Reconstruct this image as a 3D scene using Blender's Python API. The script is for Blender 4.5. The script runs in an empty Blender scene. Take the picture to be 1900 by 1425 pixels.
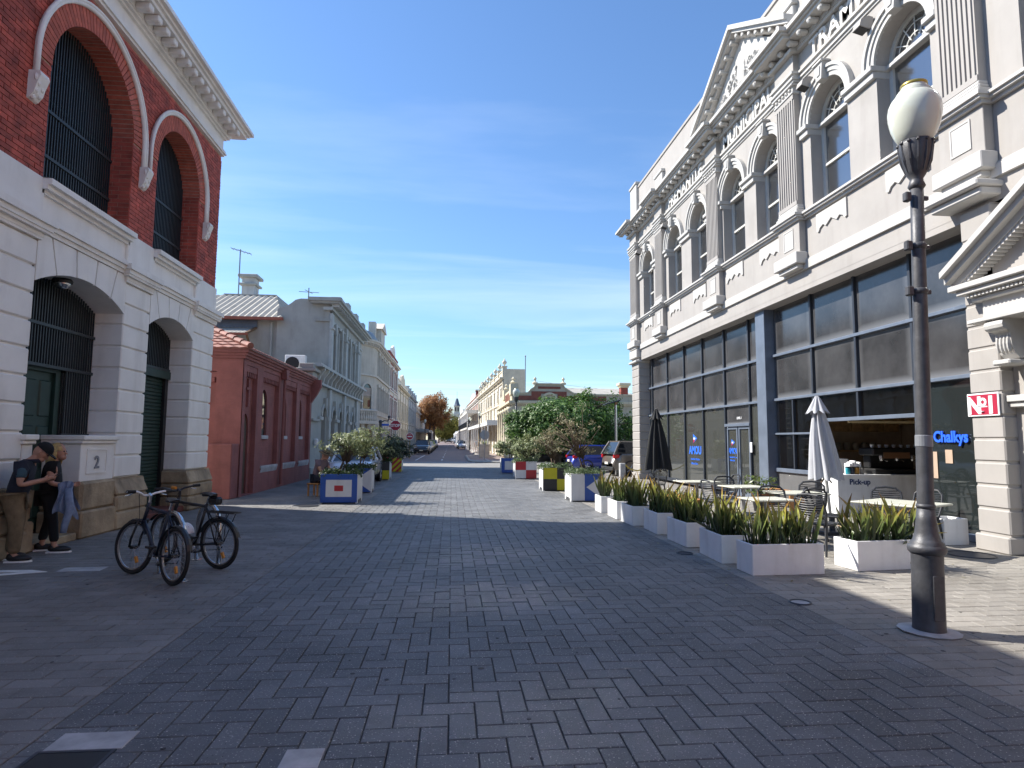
import bpy, bmesh, math, random
from mathutils import Vector, Matrix
from mathutils.geometry import tessellate_polygon
R = math.radians
PI = math.pi
random.seed(7)
SC = bpy.context.scene
C = SC.collection

# ------------------------------------------------------------------ camera
CAMH = 1.65
yaw, pitch, roll = R(5.508), R(5.2416), R(0.35)
cp, sp = math.cos(pitch), math.sin(pitch)
fwd = Vector((0, cp, sp)); up0 = Vector((0, -sp, cp)); rt0 = Vector((1, 0, 0))
rt = rt0 * math.cos(roll) + up0 * math.sin(roll)
up = up0 * math.cos(roll) - rt0 * math.sin(roll)
RZ = Matrix.Rotation(-yaw, 3, 'Z')
rt, up, fwd = RZ @ rt, RZ @ up, RZ @ fwd
cam = bpy.data.cameras.new('camera'); camo = bpy.data.objects.new('camera', cam); C.objects.link(camo)
m = Matrix((rt, up, -fwd)).transposed().to_4x4(); m.translation = Vector((0, 0, CAMH))
camo.matrix_world = m
cam.sensor_fit = 'HORIZONTAL'; cam.sensor_width = 36; cam.lens = 36 * 1150 / 1900
cam.clip_start = 0.05; cam.clip_end = 3000
SC.camera = camo

# ------------------------------------------------------------------ sun, sky, exposure
SUN_DIR = Vector((1, -0.43, -1.0)).normalized()          # the way the light travels
sun = bpy.data.lights.new('sun', 'SUN'); suno = bpy.data.objects.new('sun', sun); C.objects.link(suno)
sun.energy = 4.7; sun.angle = R(0.53); sun.color = (1, 0.95, 0.87)
suno.rotation_euler = SUN_DIR.to_track_quat('-Z', 'Y').to_euler()
suno.location = (-20, 20, 30)
W = bpy.data.worlds.new('World'); SC.world = W; W.use_nodes = True
nt = W.node_tree; nt.nodes.clear()
wo = nt.nodes.new('ShaderNodeOutputWorld'); bg = nt.nodes.new('ShaderNodeBackground')
sky = nt.nodes.new('ShaderNodeTexSky'); sky.sky_type = 'NISHITA'; sky.sun_disc = False
sky.sun_elevation = math.asin(-SUN_DIR.z); sky.sun_rotation = math.atan2(-SUN_DIR.x, -SUN_DIR.y)
sky.altitude = 0; sky.air_density = 1.2; sky.dust_density = 0.15; sky.ozone_density = 8.5
bg.inputs['Strength'].default_value = 0.105
# thin cirrus drifting over the whole sky
tc = nt.nodes.new('ShaderNodeTexCoord'); mp = nt.nodes.new('ShaderNodeMapping')
sep = nt.nodes.new('ShaderNodeSeparateXYZ'); nt.links.new(tc.outputs['Generated'], sep.inputs[0])
mx = nt.nodes.new('ShaderNodeMath'); mx.operation = 'MAXIMUM'; mx.inputs[1].default_value = 0.06
nt.links.new(sep.outputs['Z'], mx.inputs[0])
dv = nt.nodes.new('ShaderNodeVectorMath'); dv.operation = 'DIVIDE'
cb = nt.nodes.new('ShaderNodeCombineXYZ')
for i in range(3): nt.links.new(mx.outputs[0], cb.inputs[i])
nt.links.new(tc.outputs['Generated'], dv.inputs[0]); nt.links.new(cb.outputs[0], dv.inputs[1])
nt.links.new(dv.outputs[0], mp.inputs['Vector'])
mp.inputs['Scale'].default_value = (0.16, 0.62, 1); mp.inputs['Rotation'].default_value = (0, 0, R(-16))
mp.inputs['Location'].default_value = (1.7, 0.35, 0)
nz = nt.nodes.new('ShaderNodeTexNoise'); nz.inputs['Scale'].default_value = 1.25; nz.inputs['Detail'].default_value = 7
nz.inputs['Roughness'].default_value = 0.55; nz.inputs['Distortion'].default_value = 0.5
nt.links.new(mp.outputs[0], nz.inputs['Vector'])
rp = nt.nodes.new('ShaderNodeValToRGB'); rp.color_ramp.elements[0].position = 0.47; rp.color_ramp.elements[1].position = 0.88
rp.color_ramp.elements[1].color = (0.3, 0.3, 0.3, 1)
nt.links.new(nz.outputs['Fac'], rp.inputs['Fac'])
mix = nt.nodes.new('ShaderNodeMixRGB'); mix.inputs['Color2'].default_value = (7.6, 8.0, 8.4, 1)
nt.links.new(rp.outputs['Color'], mix.inputs['Fac']); nt.links.new(sky.outputs[0], mix.inputs['Color1'])
nt.links.new(mix.outputs[0], bg.inputs['Color']); nt.links.new(bg.outputs[0], wo.inputs['Surface'])
SC.view_settings.view_transform = 'Standard'; SC.view_settings.look = 'None'
SC.view_settings.exposure = 1.0; SC.view_settings.gamma = 1.0; SC.view_settings.use_curve_mapping = False
SC.render.filter_size = 1.15; SC.cycles.caustics_reflective = True; SC.cycles.caustics_refractive = False
SC.cycles.sample_clamp_indirect = 60; SC.cycles.blur_glossy = 0.1; SC.cycles.max_bounces = 7; SC.cycles.transparent_max_bounces = 12

# ------------------------------------------------------------------ mesh helpers
class MB:
    def __init__(s): s.v = []; s.f = []; s.mi = []; s.m = 0
    def add(s, vs, fs):
        o = len(s.v); s.v.extend(vs)
        for f in fs: s.f.append([i + o for i in f]); s.mi.append(s.m)
        return s
    def box(s, x0, x1, y0, y1, z0, z1):
        return s.add([(x0,y0,z0),(x1,y0,z0),(x1,y1,z0),(x0,y1,z0),(x0,y0,z1),(x1,y0,z1),(x1,y1,z1),(x0,y1,z1)],
                     [(3,2,1,0),(4,5,6,7),(0,1,5,4),(1,2,6,5),(2,3,7,6),(3,0,4,7)])
    def bev(s, x0, x1, y0, y1, z0, z1, b):
        b = min(b, (x1-x0)*.45, (y1-y0)*.45, (z1-z0)*.45)
        lo = (x0,y0,z0); hi = (x1,y1,z1); vs = []; idx = {}
        for sx in (0,1):
            for sy in (0,1):
                for sz in (0,1):
                    sg = (sx,sy,sz)
                    for a in range(3):
                        p = []
                        for k in range(3):
                            e = hi[k] if sg[k] else lo[k]
                            if k != a: e += -b if sg[k] else b
                            p.append(e)
                        idx[(sg,a)] = len(vs); vs.append(tuple(p))
        fs = []
        for a in range(3):
            u, w = [(1,2),(2,0),(0,1)][a]
            for sd in (0,1):
                q = []
                for cu, cw in ((0,0),(1,0),(1,1),(0,1)):
                    g = [0,0,0]; g[a] = sd; g[u] = cu; g[w] = cw; q.append(idx[(tuple(g),a)])
                fs.append(q if sd else q[::-1])
        for a in range(3):                                     # edges along axis a
            u, w = [(1,2),(2,0),(0,1)][a]
            for cu in (0,1):
                for cw in (0,1):
                    g0 = [0,0,0]; g0[u] = cu; g0[w] = cw; g1 = list(g0); g1[a] = 1
                    g0 = tuple(g0); g1 = tuple(g1)
                    q = [idx[(g0,u)], idx[(g1,u)], idx[(g1,w)], idx[(g0,w)]]
                    fs.append(q if cu != cw else q[::-1])
        for sx in (0,1):
            for sy in (0,1):
                for sz in (0,1):
                    g = (sx,sy,sz); q = [idx[(g,0)], idx[(g,1)], idx[(g,2)]]
                    fs.append(q if (sx+sy+sz) % 2 else q[::-1])
        return s.add(vs, fs)
    def prism(s, pts, ax, a0, a1):
        def P(p, a):
            return (a, p[0], p[1]) if ax == 'x' else ((p[0], a, p[1]) if ax == 'y' else (p[0], p[1], a))
        n = len(pts)
        vs = [P(p, a0) for p in pts] + [P(p, a1) for p in pts]
        fs = [list(range(n))[::-1], list(range(n, 2*n))]
        for i in range(n): j = (i+1) % n; fs.append([i, j, n+j, n+i])
        return s.add(vs, fs)
    def holes(s, outer, holes, ax, a0, depth, back=False):
        """flat wall at a0 with openings; reveals run to a0+depth"""
        def P(p, a):
            return (a, p[0], p[1]) if ax == 'x' else ((p[0], a, p[1]) if ax == 'y' else (p[0], p[1], a))
        loops = [outer] + holes
        pts = [p for l in loops for p in l]
        tris = tessellate_polygon([[Vector((p[0], p[1], 0)) for p in l] for l in loops])
        s.add([P(p, a0) for p in pts], [tuple(t) for t in tris])
        for h in holes:
            n = len(h)
            s.add([P(p, a0) for p in h] + [P(p, a0+depth) for p in h], [(i, (i+1) % n, n+(i+1) % n, n+i) for i in range(n)])
        return s
    def lathe(s, prof, cx=0, cy=0, n=16, sx=1, sy=1):
        vs = []; fs = []
        for r, z in prof:
            for k in range(n):
                a = 2*PI*k/n; vs.append((cx + r*sx*math.cos(a), cy + r*sy*math.sin(a), z))
        for i in range(len(prof)-1):
            for k in range(n):
                k2 = (k+1) % n; fs.append((i*n+k, i*n+k2, (i+1)*n+k2, (i+1)*n+k))
        fs.append(tuple(range(n))[::-1]); fs.append(tuple(range((len(prof)-1)*n, len(prof)*n)))
        return s.add(vs, fs)
    def tube(s, pts, r, n=6, caps=True):
        pts = [Vector(p) for p in pts]
        if not hasattr(r, '__len__'): r = [r]*len(pts)
        vs = []; fs = []; pu = None
        for i, p in enumerate(pts):
            d = (pts[min(i+1, len(pts)-1)] - pts[max(i-1, 0)]).normalized()
            if pu is None: pu = d.orthogonal().normalized()
            u = (pu - d*pu.dot(d))
            u = u.normalized() if u.length > 1e-6 else d.orthogonal().normalized()
            pu = u; w = d.cross(u)
            for k in range(n):
                a = 2*PI*k/n; q = p + (u*math.cos(a) + w*math.sin(a))*r[i]; vs.append(tuple(q))
        for i in range(len(pts)-1):
            for k in range(n):
                k2 = (k+1) % n; fs.append((i*n+k, i*n+k2, (i+1)*n+k2, (i+1)*n+k))
        if caps: fs.append(tuple(range(n))[::-1]); fs.append(tuple(range((len(pts)-1)*n, len(pts)*n)))
        return s.add(vs, fs)
    def ball(s, c, r, n=10, m_=7):
        rx, ry, rz = r if hasattr(r, '__len__') else (r, r, r)
        vs = [(c[0], c[1], c[2]-rz)]; fs = []
        for i in range(1, m_):
            t = PI*i/m_
            for k in range(n):
                a = 2*PI*k/n; vs.append((c[0]+rx*math.sin(t)*math.cos(a), c[1]+ry*math.sin(t)*math.sin(a), c[2]-rz*math.cos(t)))
        vs.append((c[0], c[1], c[2]+rz))
        for k in range(n): fs.append((0, 1+(k+1) % n, 1+k))
        for i in range(m_-2):
            for k in range(n):
                k2 = (k+1) % n; a = 1+i*n; fs.append((a+k, a+k2, a+n+k2, a+n+k))
        t = len(vs)-1; a = 1+(m_-2)*n
        for k in range(n): fs.append((a+k, a+(k+1) % n, t))
        return s.add(vs, fs)
    def torus(s, c, r0, r1, ax='x', n=28, k=8):
        vs = []; fs = []
        for i in range(n):
            a = 2*PI*i/n
            for j in range(k):
                b = 2*PI*j/k; rr = r0 + r1*math.cos(b); h = r1*math.sin(b)
                p = {'x': (h, rr*math.cos(a), rr*math.sin(a)), 'y': (rr*math.cos(a), h, rr*math.sin(a)), 'z': (rr*math.cos(a), rr*math.sin(a), h)}[ax]
                vs.append((c[0]+p[0], c[1]+p[1], c[2]+p[2]))
        for i in range(n):
            for j in range(k):
                i2 = (i+1) % n; j2 = (j+1) % k; fs.append((i*k+j, i2*k+j, i2*k+j2, i*k+j2))
        return s.add(vs, fs)
    def grid(s, rows):
        nr = len(rows); nc = len(rows[0]); vs = [p for r in rows for p in r]
        return s.add(vs, [(i*nc+j, i*nc+j+1, (i+1)*nc+j+1, (i+1)*nc+j) for i in range(nr-1) for j in range(nc-1)])
    def xf(s, mtx):
        s.v = [tuple(mtx @ Vector(p)) for p in s.v]; return s
    def mesh(s, name, mats, smooth=False):
        me = bpy.data.meshes.new(name); me.from_pydata([tuple(p) for p in s.v], [], s.f)
        if not isinstance(mats, (list, tuple)): mats = [mats]
        for mt in mats: me.materials.append(mt)
        if len(mats) > 1: me.polygons.foreach_set('material_index', s.mi)
        if smooth: me.polygons.foreach_set('use_smooth', [True]*len(me.polygons))
        me.update(); return me

def wloc(o):
    v = Vector((0,0,0))
    while o is not None: v = v + o.location; o = o.parent
    return v
def link(name, me, parent=None, loc=None, rot=None):
    o = bpy.data.objects.new(name, me); C.objects.link(o)
    if parent is not None: o.parent = parent
    if loc is not None: o.location = loc
    if rot is not None: o.rotation_euler = rot
    return o
def obj(name, mb, mats, parent=None, smooth=False, w=False, loc=None, rot=None, label=None, cat=None, group=None, kind=None):
    """one mesh object; w=True: the mesh is in world coordinates"""
    if w and parent is not None:
        p = wloc(parent); mb.v = [(a-p.x, b-p.y, c-p.z) for a, b, c in mb.v]
    o = link(name, mb.mesh(name, mats, smooth), parent, loc, rot)
    return tag(o, label, cat, group, kind)
def tag(o, label=None, cat=None, group=None, kind=None):
    if label: o['label'] = label
    if cat: o['category'] = cat
    if group: o['group'] = group
    if kind: o['kind'] = kind
    return o
def thing(name, label, cat, loc=(0,0,0), rz=0, group=None):
    o = link(name, None, None, loc, (0,0,rz)); o.empty_display_size = .2
    return tag(o, label, cat, group)
def dup(root, loc, rz, label=None, group=None):
    r = root.copy(); C.objects.link(r); r.location = loc; r.rotation_euler = (0,0,rz)
    if label: r['label'] = label
    if group: r['group'] = group
    for ch in list(root.children):
        c = ch.copy(); C.objects.link(c); c.parent = r
        for g in list(ch.children):
            d = g.copy(); C.objects.link(d); d.parent = c
    return r
def arc(cx, cz, r, a0, a1, n):
    return [(cx + r*math.cos(a0+(a1-a0)*i/n), cz + r*math.sin(a0+(a1-a0)*i/n)) for i in range(n+1)]
def arch_loop(y0, y1, z0, zs, n=16, rise=None):
    """opening outline: straight jambs from z0 to the spring zs, then a round (or segmental) head"""
    r = (y1-y0)/2; c = (y0+y1)/2
    if rise is None or rise >= r*.999: top = arc(c, zs, r, 0, PI, n)
    else:
        rr = (r*r + rise*rise)/(2*rise); t = math.asin(r/rr); top = arc(c, zs+rise-rr, rr, PI/2-t, PI/2+t, n)
    return [(y0, z0), (y1, z0)] + top
def text_mesh(body, size, depth, mt, bold=0.0):
    cu = bpy.data.curves.new('lettering', 'FONT'); cu.body = body; cu.size = size; cu.extrude = depth/2; cu.offset = bold
    cu.resolution_u = 3; cu.align_x = 'CENTER'
    o = bpy.data.objects.new('lettering', cu); C.objects.link(o)
    dg = bpy.context.evaluated_depsgraph_get()
    me = bpy.data.meshes.new_from_object(o.evaluated_get(dg)); me.name = 'lettering'
    bpy.data.objects.remove(o); me.materials.clear(); me.materials.append(mt)
    return me
def lettering(body, size, depth, mt, parent, loc, facing, bold=0.0, sx=1.0, label=None):
    """facing: '-x' reads from the street side of the right row, '+x' from the left row, '-y' from the camera"""
    me = text_mesh(body, size, depth, mt, bold)
    rot = {'-x': (PI/2, 0, -PI/2), '+x': (PI/2, 0, PI/2), '-y': (PI/2, 0, 0)}[facing]
    p = wloc(parent)
    o = link('lettering', me, parent, (loc[0]-p.x, loc[1]-p.y, loc[2]-p.z), rot); o.scale = (sx, 1, 1)
    if label: o['label'] = label
    return o
def gz(y): return 0 if y < 80 else 0.0085*(y-80)

# ------------------------------------------------------------------ materials
def srgb(r, g, b):
    f = lambda c: (c/12.92 if c <= .04045 else ((c+.055)/1.055)**2.4)
    return (f(r/255), f(g/255), f(b/255))
def mat(name, col, rough=.6, metal=0, var=.12, vs=3, bump=0, bs=60, spec=.5, streak=0, coat=0, fleck=None, objvar=0, emit=0, world=False, brick=0, trans=0):
    mt = bpy.data.materials.new(name); mt.use_nodes = True; n = mt.node_tree; N = n.nodes; L = n.links
    b = N['Principled BSDF']; b.inputs['Roughness'].default_value = rough; b.inputs['Metallic'].default_value = metal
    b.inputs['Specular IOR Level'].default_value = spec; b.inputs['Coat Weight'].default_value = coat
    if trans: b.inputs['Transmission Weight'].default_value = trans
    col4 = (*col, 1); out = None
    if world:
        t = N.new('ShaderNodeNewGeometry'); OC = t.outputs['Position']
    else:
        t = N.new('ShaderNodeTexCoord'); OC = t.outputs['Object']
    def noise(scale, detail=4, mapping=None, rough_=.6):
        z = N.new('ShaderNodeTexNoise'); z.inputs['Scale'].default_value = scale; z.inputs['Detail'].default_value = detail; z.inputs['Roughness'].default_value = rough_
        if mapping:
            q = N.new('ShaderNodeMapping'); q.inputs['Scale'].default_value = mapping; L.new(OC, q.inputs['Vector']); L.new(q.outputs[0], z.inputs['Vector'])
        else: L.new(OC, z.inputs['Vector'])
        return z
    def mixc(kind, fac, a, c2):
        x = N.new('ShaderNodeMixRGB'); x.blend_type = kind
        if isinstance(fac, (int, float)): x.inputs['Fac'].default_value = fac
        else: L.new(fac, x.inputs['Fac'])
        if isinstance(a, tuple): x.inputs['Color1'].default_value = a
        else: L.new(a, x.inputs['Color1'])
        if isinstance(c2, tuple): x.inputs['Color2'].default_value = c2
        else: L.new(c2, x.inputs['Color2'])
        return x.outputs[0]
    def rampn(z, p0, p1, c0, c1):
        r_ = N.new('ShaderNodeValToRGB'); e = r_.color_ramp.elements; e[0].position = p0; e[1].position = p1; e[0].color = c0; e[1].color = c1
        L.new(z.outputs['Fac'], r_.inputs['Fac']); return r_.outputs['Color']
    out = col4
    if var:
        z = noise(vs, 5)
        lo = tuple(max(0, c*(1-var*1.4)) for c in col) + (1,); hi = tuple(min(1, c*(1+var)) for c in col) + (1,)
        out = rampn(z, .32, .7, lo, hi)
    if objvar:
        oi = N.new('ShaderNodeObjectInfo'); at = N.new('ShaderNodeAttribute'); at.attribute_name = 'tint'
        ad = N.new('ShaderNodeMath'); ad.operation = 'ADD'; L.new(oi.outputs['Random'], ad.inputs[0]); L.new(at.outputs['Fac'], ad.inputs[1])
        fr = N.new('ShaderNodeMath'); fr.operation = 'FRACT'; L.new(ad.outputs[0], fr.inputs[0])
        mr = N.new('ShaderNodeMapRange'); mr.inputs['To Min'].default_value = 1-objvar; mr.inputs['To Max'].default_value = 1+objvar; L.new(fr.outputs[0], mr.inputs['Value'])
        vm = N.new('ShaderNodeVectorMath'); vm.operation = 'SCALE'
        if isinstance(out, tuple): vm.inputs[0].default_value = out[:3]
        else: L.new(out, vm.inputs[0])
        L.new(mr.outputs[0], vm.inputs['Scale']); out = vm.outputs[0]
    if streak:
        z = noise(2.2, 6, (1.6, 1.6, .22)); f = rampn(z, .5, .78, (0,0,0,1), (streak,)*3+(1,))
        out = mixc('MULTIPLY', f, out, (.45, .41, .36, 1))
        z = noise(1.1, 7, None, .7); f = rampn(z, .5, .75, (0,0,0,1), (streak*.7,)*3+(1,))
        out = mixc('MULTIPLY', f, out, (.6, .57, .52, 1))
    if fleck:
        z = noise(fleck[0], 2, None, .5); f = rampn(z, fleck[1], fleck[1]+.05, (0,0,0,1), (1,1,1,1)); out = mixc('MIX', f, out, (*fleck[2], 1))
        if len(fleck) > 3:
            z = noise(fleck[0]*.7, 2, (1.1, .9, 1)); f = rampn(z, fleck[1]+.01, fleck[1]+.06, (0,0,0,1), (1,1,1,1)); out = mixc('MIX', f, out, (*fleck[3], 1))
    if isinstance(out, tuple): b.inputs['Base Color'].default_value = out
    else: L.new(out, b.inputs['Base Color'])
    if bump:
        z = noise(bs, 5); bp = N.new('ShaderNodeBump'); bp.inputs['Strength'].default_value = bump; bp.inputs['Distance'].default_value = .02
        L.new(z.outputs['Fac'], bp.inputs['Height']); L.new(bp.outputs[0], b.inputs['Normal'])
    if brick:
        gp = N.new('ShaderNodeNewGeometry'); sx_ = N.new('ShaderNodeSeparateXYZ'); L.new(gp.outputs['Position'], sx_.inputs[0]); ad_ = N.new('ShaderNodeMath'); L.new(sx_.outputs['X'], ad_.inputs[0]); L.new(sx_.outputs['Y'], ad_.inputs[1])
        cb_ = N.new('ShaderNodeCombineXYZ'); L.new(ad_.outputs[0], cb_.inputs['X']); L.new(sx_.outputs['Z'], cb_.inputs['Y'])
        bt = N.new('ShaderNodeTexBrick'); bt.inputs['Scale'].default_value = 1; bt.inputs['Brick Width'].default_value = .24; bt.inputs['Row Height'].default_value = .08; bt.inputs['Mortar Size'].default_value = .006
        L.new(cb_.outputs[0], bt.inputs['Vector']); b2 = N.new('ShaderNodeBump'); b2.inputs['Strength'].default_value = brick; b2.inputs['Distance'].default_value = .012; b2.invert = True
        L.new(bt.outputs['Fac'], b2.inputs['Height'])
        if b.inputs['Normal'].links: L.new(b.inputs['Normal'].links[0].from_socket, b2.inputs['Normal'])
        L.new(b2.outputs[0], b.inputs['Normal'])
    if emit:
        b.inputs['Emission Color'].default_value = col4; b.inputs['Emission Strength'].default_value = emit
    return mt
def leafmat(name, col, col2, rough=.5, transl=.3):
    """leaf colours vary from leaf to leaf; some light passes through the blade"""
    mt = bpy.data.materials.new(name); mt.use_nodes = True; n = mt.node_tree; N = n.nodes; L = n.links
    b = N['Principled BSDF']; b.inputs['Roughness'].default_value = rough
    g = N.new('ShaderNodeNewGeometry'); r = N.new('ShaderNodeValToRGB'); e = r.color_ramp.elements
    e[0].color = (*col, 1); e[1].color = (*col2, 1); L.new(g.outputs['Random Per Island'], r.inputs['Fac'])
    L.new(r.outputs[0], b.inputs['Base Color'])
    tr = N.new('ShaderNodeBsdfTranslucent'); L.new(r.outputs[0], tr.inputs['Color'])
    mx_ = N.new('ShaderNodeMixShader'); mx_.inputs[0].default_value = transl
    L.new(b.outputs[0], mx_.inputs[1]); L.new(tr.outputs[0], mx_.inputs[2]); L.new(mx_.outputs[0], N['Material Output'].inputs['Surface'])
    return mt
def glassmat(name, tint, see=.4, rough=.03, body=(.02,.025,.025), ior=1.75):
    """window glass: Fresnel reflection over a pane that is partly see-through, the rest dark"""
    mt = bpy.data.materials.new(name); mt.use_nodes = True; n = mt.node_tree; N = n.nodes; L = n.links
    b = N['Principled BSDF']; b.inputs['Base Color'].default_value = (*body, 1); b.inputs['Roughness'].default_value = .9; b.inputs['Specular IOR Level'].default_value = 0
    tr = N.new('ShaderNodeBsdfTransparent'); tr.inputs['Color'].default_value = (*tint, 1)
    m1 = N.new('ShaderNodeMixShader'); m1.inputs[0].default_value = see; L.new(b.outputs[0], m1.inputs[1]); L.new(tr.outputs[0], m1.inputs[2])
    gl_ = N.new('ShaderNodeBsdfGlossy'); gl_.inputs['Roughness'].default_value = rough; gl_.inputs['Color'].default_value = (.95,.97,1,1)
    z = N.new('ShaderNodeTexNoise'); z.inputs['Scale'].default_value = 1.3; bp = N.new('ShaderNodeBump'); bp.inputs['Strength'].default_value = .05; bp.inputs['Distance'].default_value = .05
    L.new(z.outputs['Fac'], bp.inputs['Height']); L.new(bp.outputs[0], gl_.inputs['Normal'])
    fr = N.new('ShaderNodeFresnel'); fr.inputs['IOR'].default_value = ior
    m2 = N.new('ShaderNodeMixShader'); L.new(fr.outputs[0], m2.inputs[0]); L.new(m1.outputs[0], m2.inputs[1]); L.new(gl_.outputs[0], m2.inputs[2])
    L.new(m2.outputs[0], N['Material Output'].inputs['Surface'])
    return mt

m_white = mat('white_paint', (.82,.80,.755), .55, var=.05, vs=1.5, bump=.08, bs=90, streak=.25)
m_cream_r = mat('stucco_beige', (.35,.328,.305), .7, var=.05, vs=1.2, bump=.12, bs=110, streak=.22)
m_trim_r = mat('stucco_trim_white', (.475,.46,.435), .6, var=.04, vs=2, bump=.08, bs=110, streak=.18)
m_brick = mat('red_brick', (.43,.085,.056), .75, var=.3, vs=4, bump=.3, bs=80, objvar=.22, world=True)
m_ring = mat('rubbed_brick', (.48,.12,.075), .75, var=.18, vs=9, bump=.15, bs=90, objvar=.15)
m_mortar = mat('mortar', (.42,.27,.21), .9, var=.2, vs=10)
m_lime = mat('limestone', (.36,.28,.18), .85, var=.34, vs=2.2, bump=.8, bs=14, streak=.6)
m_bars = mat('iron_bars', (.035,.045,.05), .45, .3, var=.1)
m_green = mat('green_paint', (.012,.038,.03), .5, var=.15, vs=4, bump=.05)
m_glass_dark = glassmat('dark_window_glass', (.3,.33,.36), .1)
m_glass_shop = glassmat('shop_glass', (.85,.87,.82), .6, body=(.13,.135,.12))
m_glass_up = glassmat('upper_window_glass', (.9,.9,.88), .7, .15, (.1,.1,.1), 3.4)
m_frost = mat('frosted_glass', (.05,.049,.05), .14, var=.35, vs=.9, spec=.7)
# glass colour grows paler towards the edges of each pane
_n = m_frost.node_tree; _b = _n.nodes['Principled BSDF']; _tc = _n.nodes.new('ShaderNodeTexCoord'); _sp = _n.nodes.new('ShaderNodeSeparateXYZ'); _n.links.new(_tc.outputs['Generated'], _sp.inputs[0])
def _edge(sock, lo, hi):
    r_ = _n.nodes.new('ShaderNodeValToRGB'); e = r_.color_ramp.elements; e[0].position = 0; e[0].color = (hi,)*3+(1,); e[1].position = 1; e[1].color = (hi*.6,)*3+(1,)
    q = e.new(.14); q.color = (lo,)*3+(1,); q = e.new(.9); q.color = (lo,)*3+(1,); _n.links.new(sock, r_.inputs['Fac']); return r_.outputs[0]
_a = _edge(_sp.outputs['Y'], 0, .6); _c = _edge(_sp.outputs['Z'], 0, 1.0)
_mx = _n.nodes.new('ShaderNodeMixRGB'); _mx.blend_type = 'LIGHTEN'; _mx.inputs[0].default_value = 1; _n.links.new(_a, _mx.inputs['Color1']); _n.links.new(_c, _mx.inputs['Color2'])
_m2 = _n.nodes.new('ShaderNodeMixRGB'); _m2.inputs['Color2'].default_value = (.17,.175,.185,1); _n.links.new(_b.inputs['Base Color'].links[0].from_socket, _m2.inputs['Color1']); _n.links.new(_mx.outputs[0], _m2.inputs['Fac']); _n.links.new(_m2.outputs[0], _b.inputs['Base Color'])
m_steel = mat('charcoal_steel', (.035,.042,.055), .45, .2, var=.1)
m_steel_lt = mat('grey_blue_frame', (.15,.18,.23), .4, .2, var=.1)
m_black = mat('black', (.012,.012,.013), .5, var=.2)
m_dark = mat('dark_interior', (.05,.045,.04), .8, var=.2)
m_letter = mat('letter_white', (.58,.565,.54), .6, var=.03)
m_boxwhite = mat('planter_white', (.8,.8,.8), .5, var=.06, vs=3, bump=.06, streak=.35)
m_soil = mat('soil', (.03,.022,.015), .95, var=.3, bump=.5)
m_sign_blue = mat('sign_blue', (.03,.13,.62), .5, var=0)
m_sign_red = mat('sign_red', (.36,.012,.04), .45, var=.06)
m_plain_white = mat('plain_white', (.8,.8,.8), .5, var=.02)
m_chrome = mat('stainless', (.6,.6,.6), .22, 1, var=.05)
m_rubber = mat('tyre_rubber', (.014,.014,.015), .8, var=.2)
m_skin = mat('skin', (.42,.22,.15), .55, var=.1, vs=20)
# ------------------------------------------------------------------ ground, road, pavements
m_asphalt = mat('asphalt', (.16,.155,.15), .8, var=.2, vs=.8, bump=.3, bs=200)
m_cross = mat('pale_paving_far', (.25,.24,.225), .7, var=.14, vs=.6, bump=.2, bs=120)
m_roadred = mat('reddish_asphalt', (.20,.155,.15), .75, var=.15, vs=.5, bump=.2, bs=150)
m_path = mat('far_footpath', (.30,.24,.215), .8, var=.15, vs=.8)
m_kerb = mat('concrete_kerb', (.42,.40,.37), .8, var=.15, vs=2)
m_paint = mat('road_paint', (.7,.7,.68), .7, var=.12, vs=6)
m_bed = mat('joint_sand', (.055,.05,.045), .95, var=.3, vs=8)
m_pave = mat('road_paver', (.132,.135,.138), .62, var=.2, vs=.9, bump=.35, bs=160, objvar=.17, fleck=(75,.64,(.52,.49,.43),(.045,.042,.04)), spec=.5, streak=.5, world=True)
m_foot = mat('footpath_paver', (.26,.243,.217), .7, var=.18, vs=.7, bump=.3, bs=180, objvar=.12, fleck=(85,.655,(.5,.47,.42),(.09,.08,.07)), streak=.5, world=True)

m_footl = mat('footpath_paver_shaded', (.185,.18,.172), .7, var=.2, vs=.7, bump=.3, bs=180, objvar=.13, fleck=(85,.655,(.45,.42,.38),(.07,.065,.06)), streak=.5, world=True)  # same paver as the sunlit right footpath, with shade put into its colour
def strip(name, x0, x1, ys, z, mt, dz=0.0):
    b = MB(); b.grid([[(x0, y, gz(y)+z), (x1, y, gz(y)+z)] for y in ys])
    o = obj(name, b, mt); return tag(o, kind='structure')
FAR = [44, 60, 80, 120, 200, 320]
b = MB(); ys = [-60, 0, 30, 60, 80, 120, 200, 400, 900]
b.grid([[(x, y, gz(min(y, 330))-.03) for x in (-500, -60, 0, 60, 500)] for y in ys])
tag(obj('ground', b, m_asphalt), kind='structure')
pavebed = tag(obj('pavement', MB().box(-7.0, 8.9, -8, 36.3, -.2, -.014), m_bed), kind='structure')
tag(obj('crossing_road', MB().box(-60, 60, 36.35, 46.5, -.15, -.004), m_cross), kind='structure')
tag(obj('car_park', MB().box(8.95, 60, 20, 36.3, -.15, -.01), m_asphalt), kind='structure')
strip('road', -4.5, 2.9, [46.52, 60, 80, 120, 200, 330], -.006, m_roadred)
strip('far_path_left', -7.2, -4.5, [46.52, 60, 80, 120, 200, 330], .09, m_path)
strip('far_path_right', 2.9, 8, [47.5, 60, 80, 120, 200, 330], .09, m_path)
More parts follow.
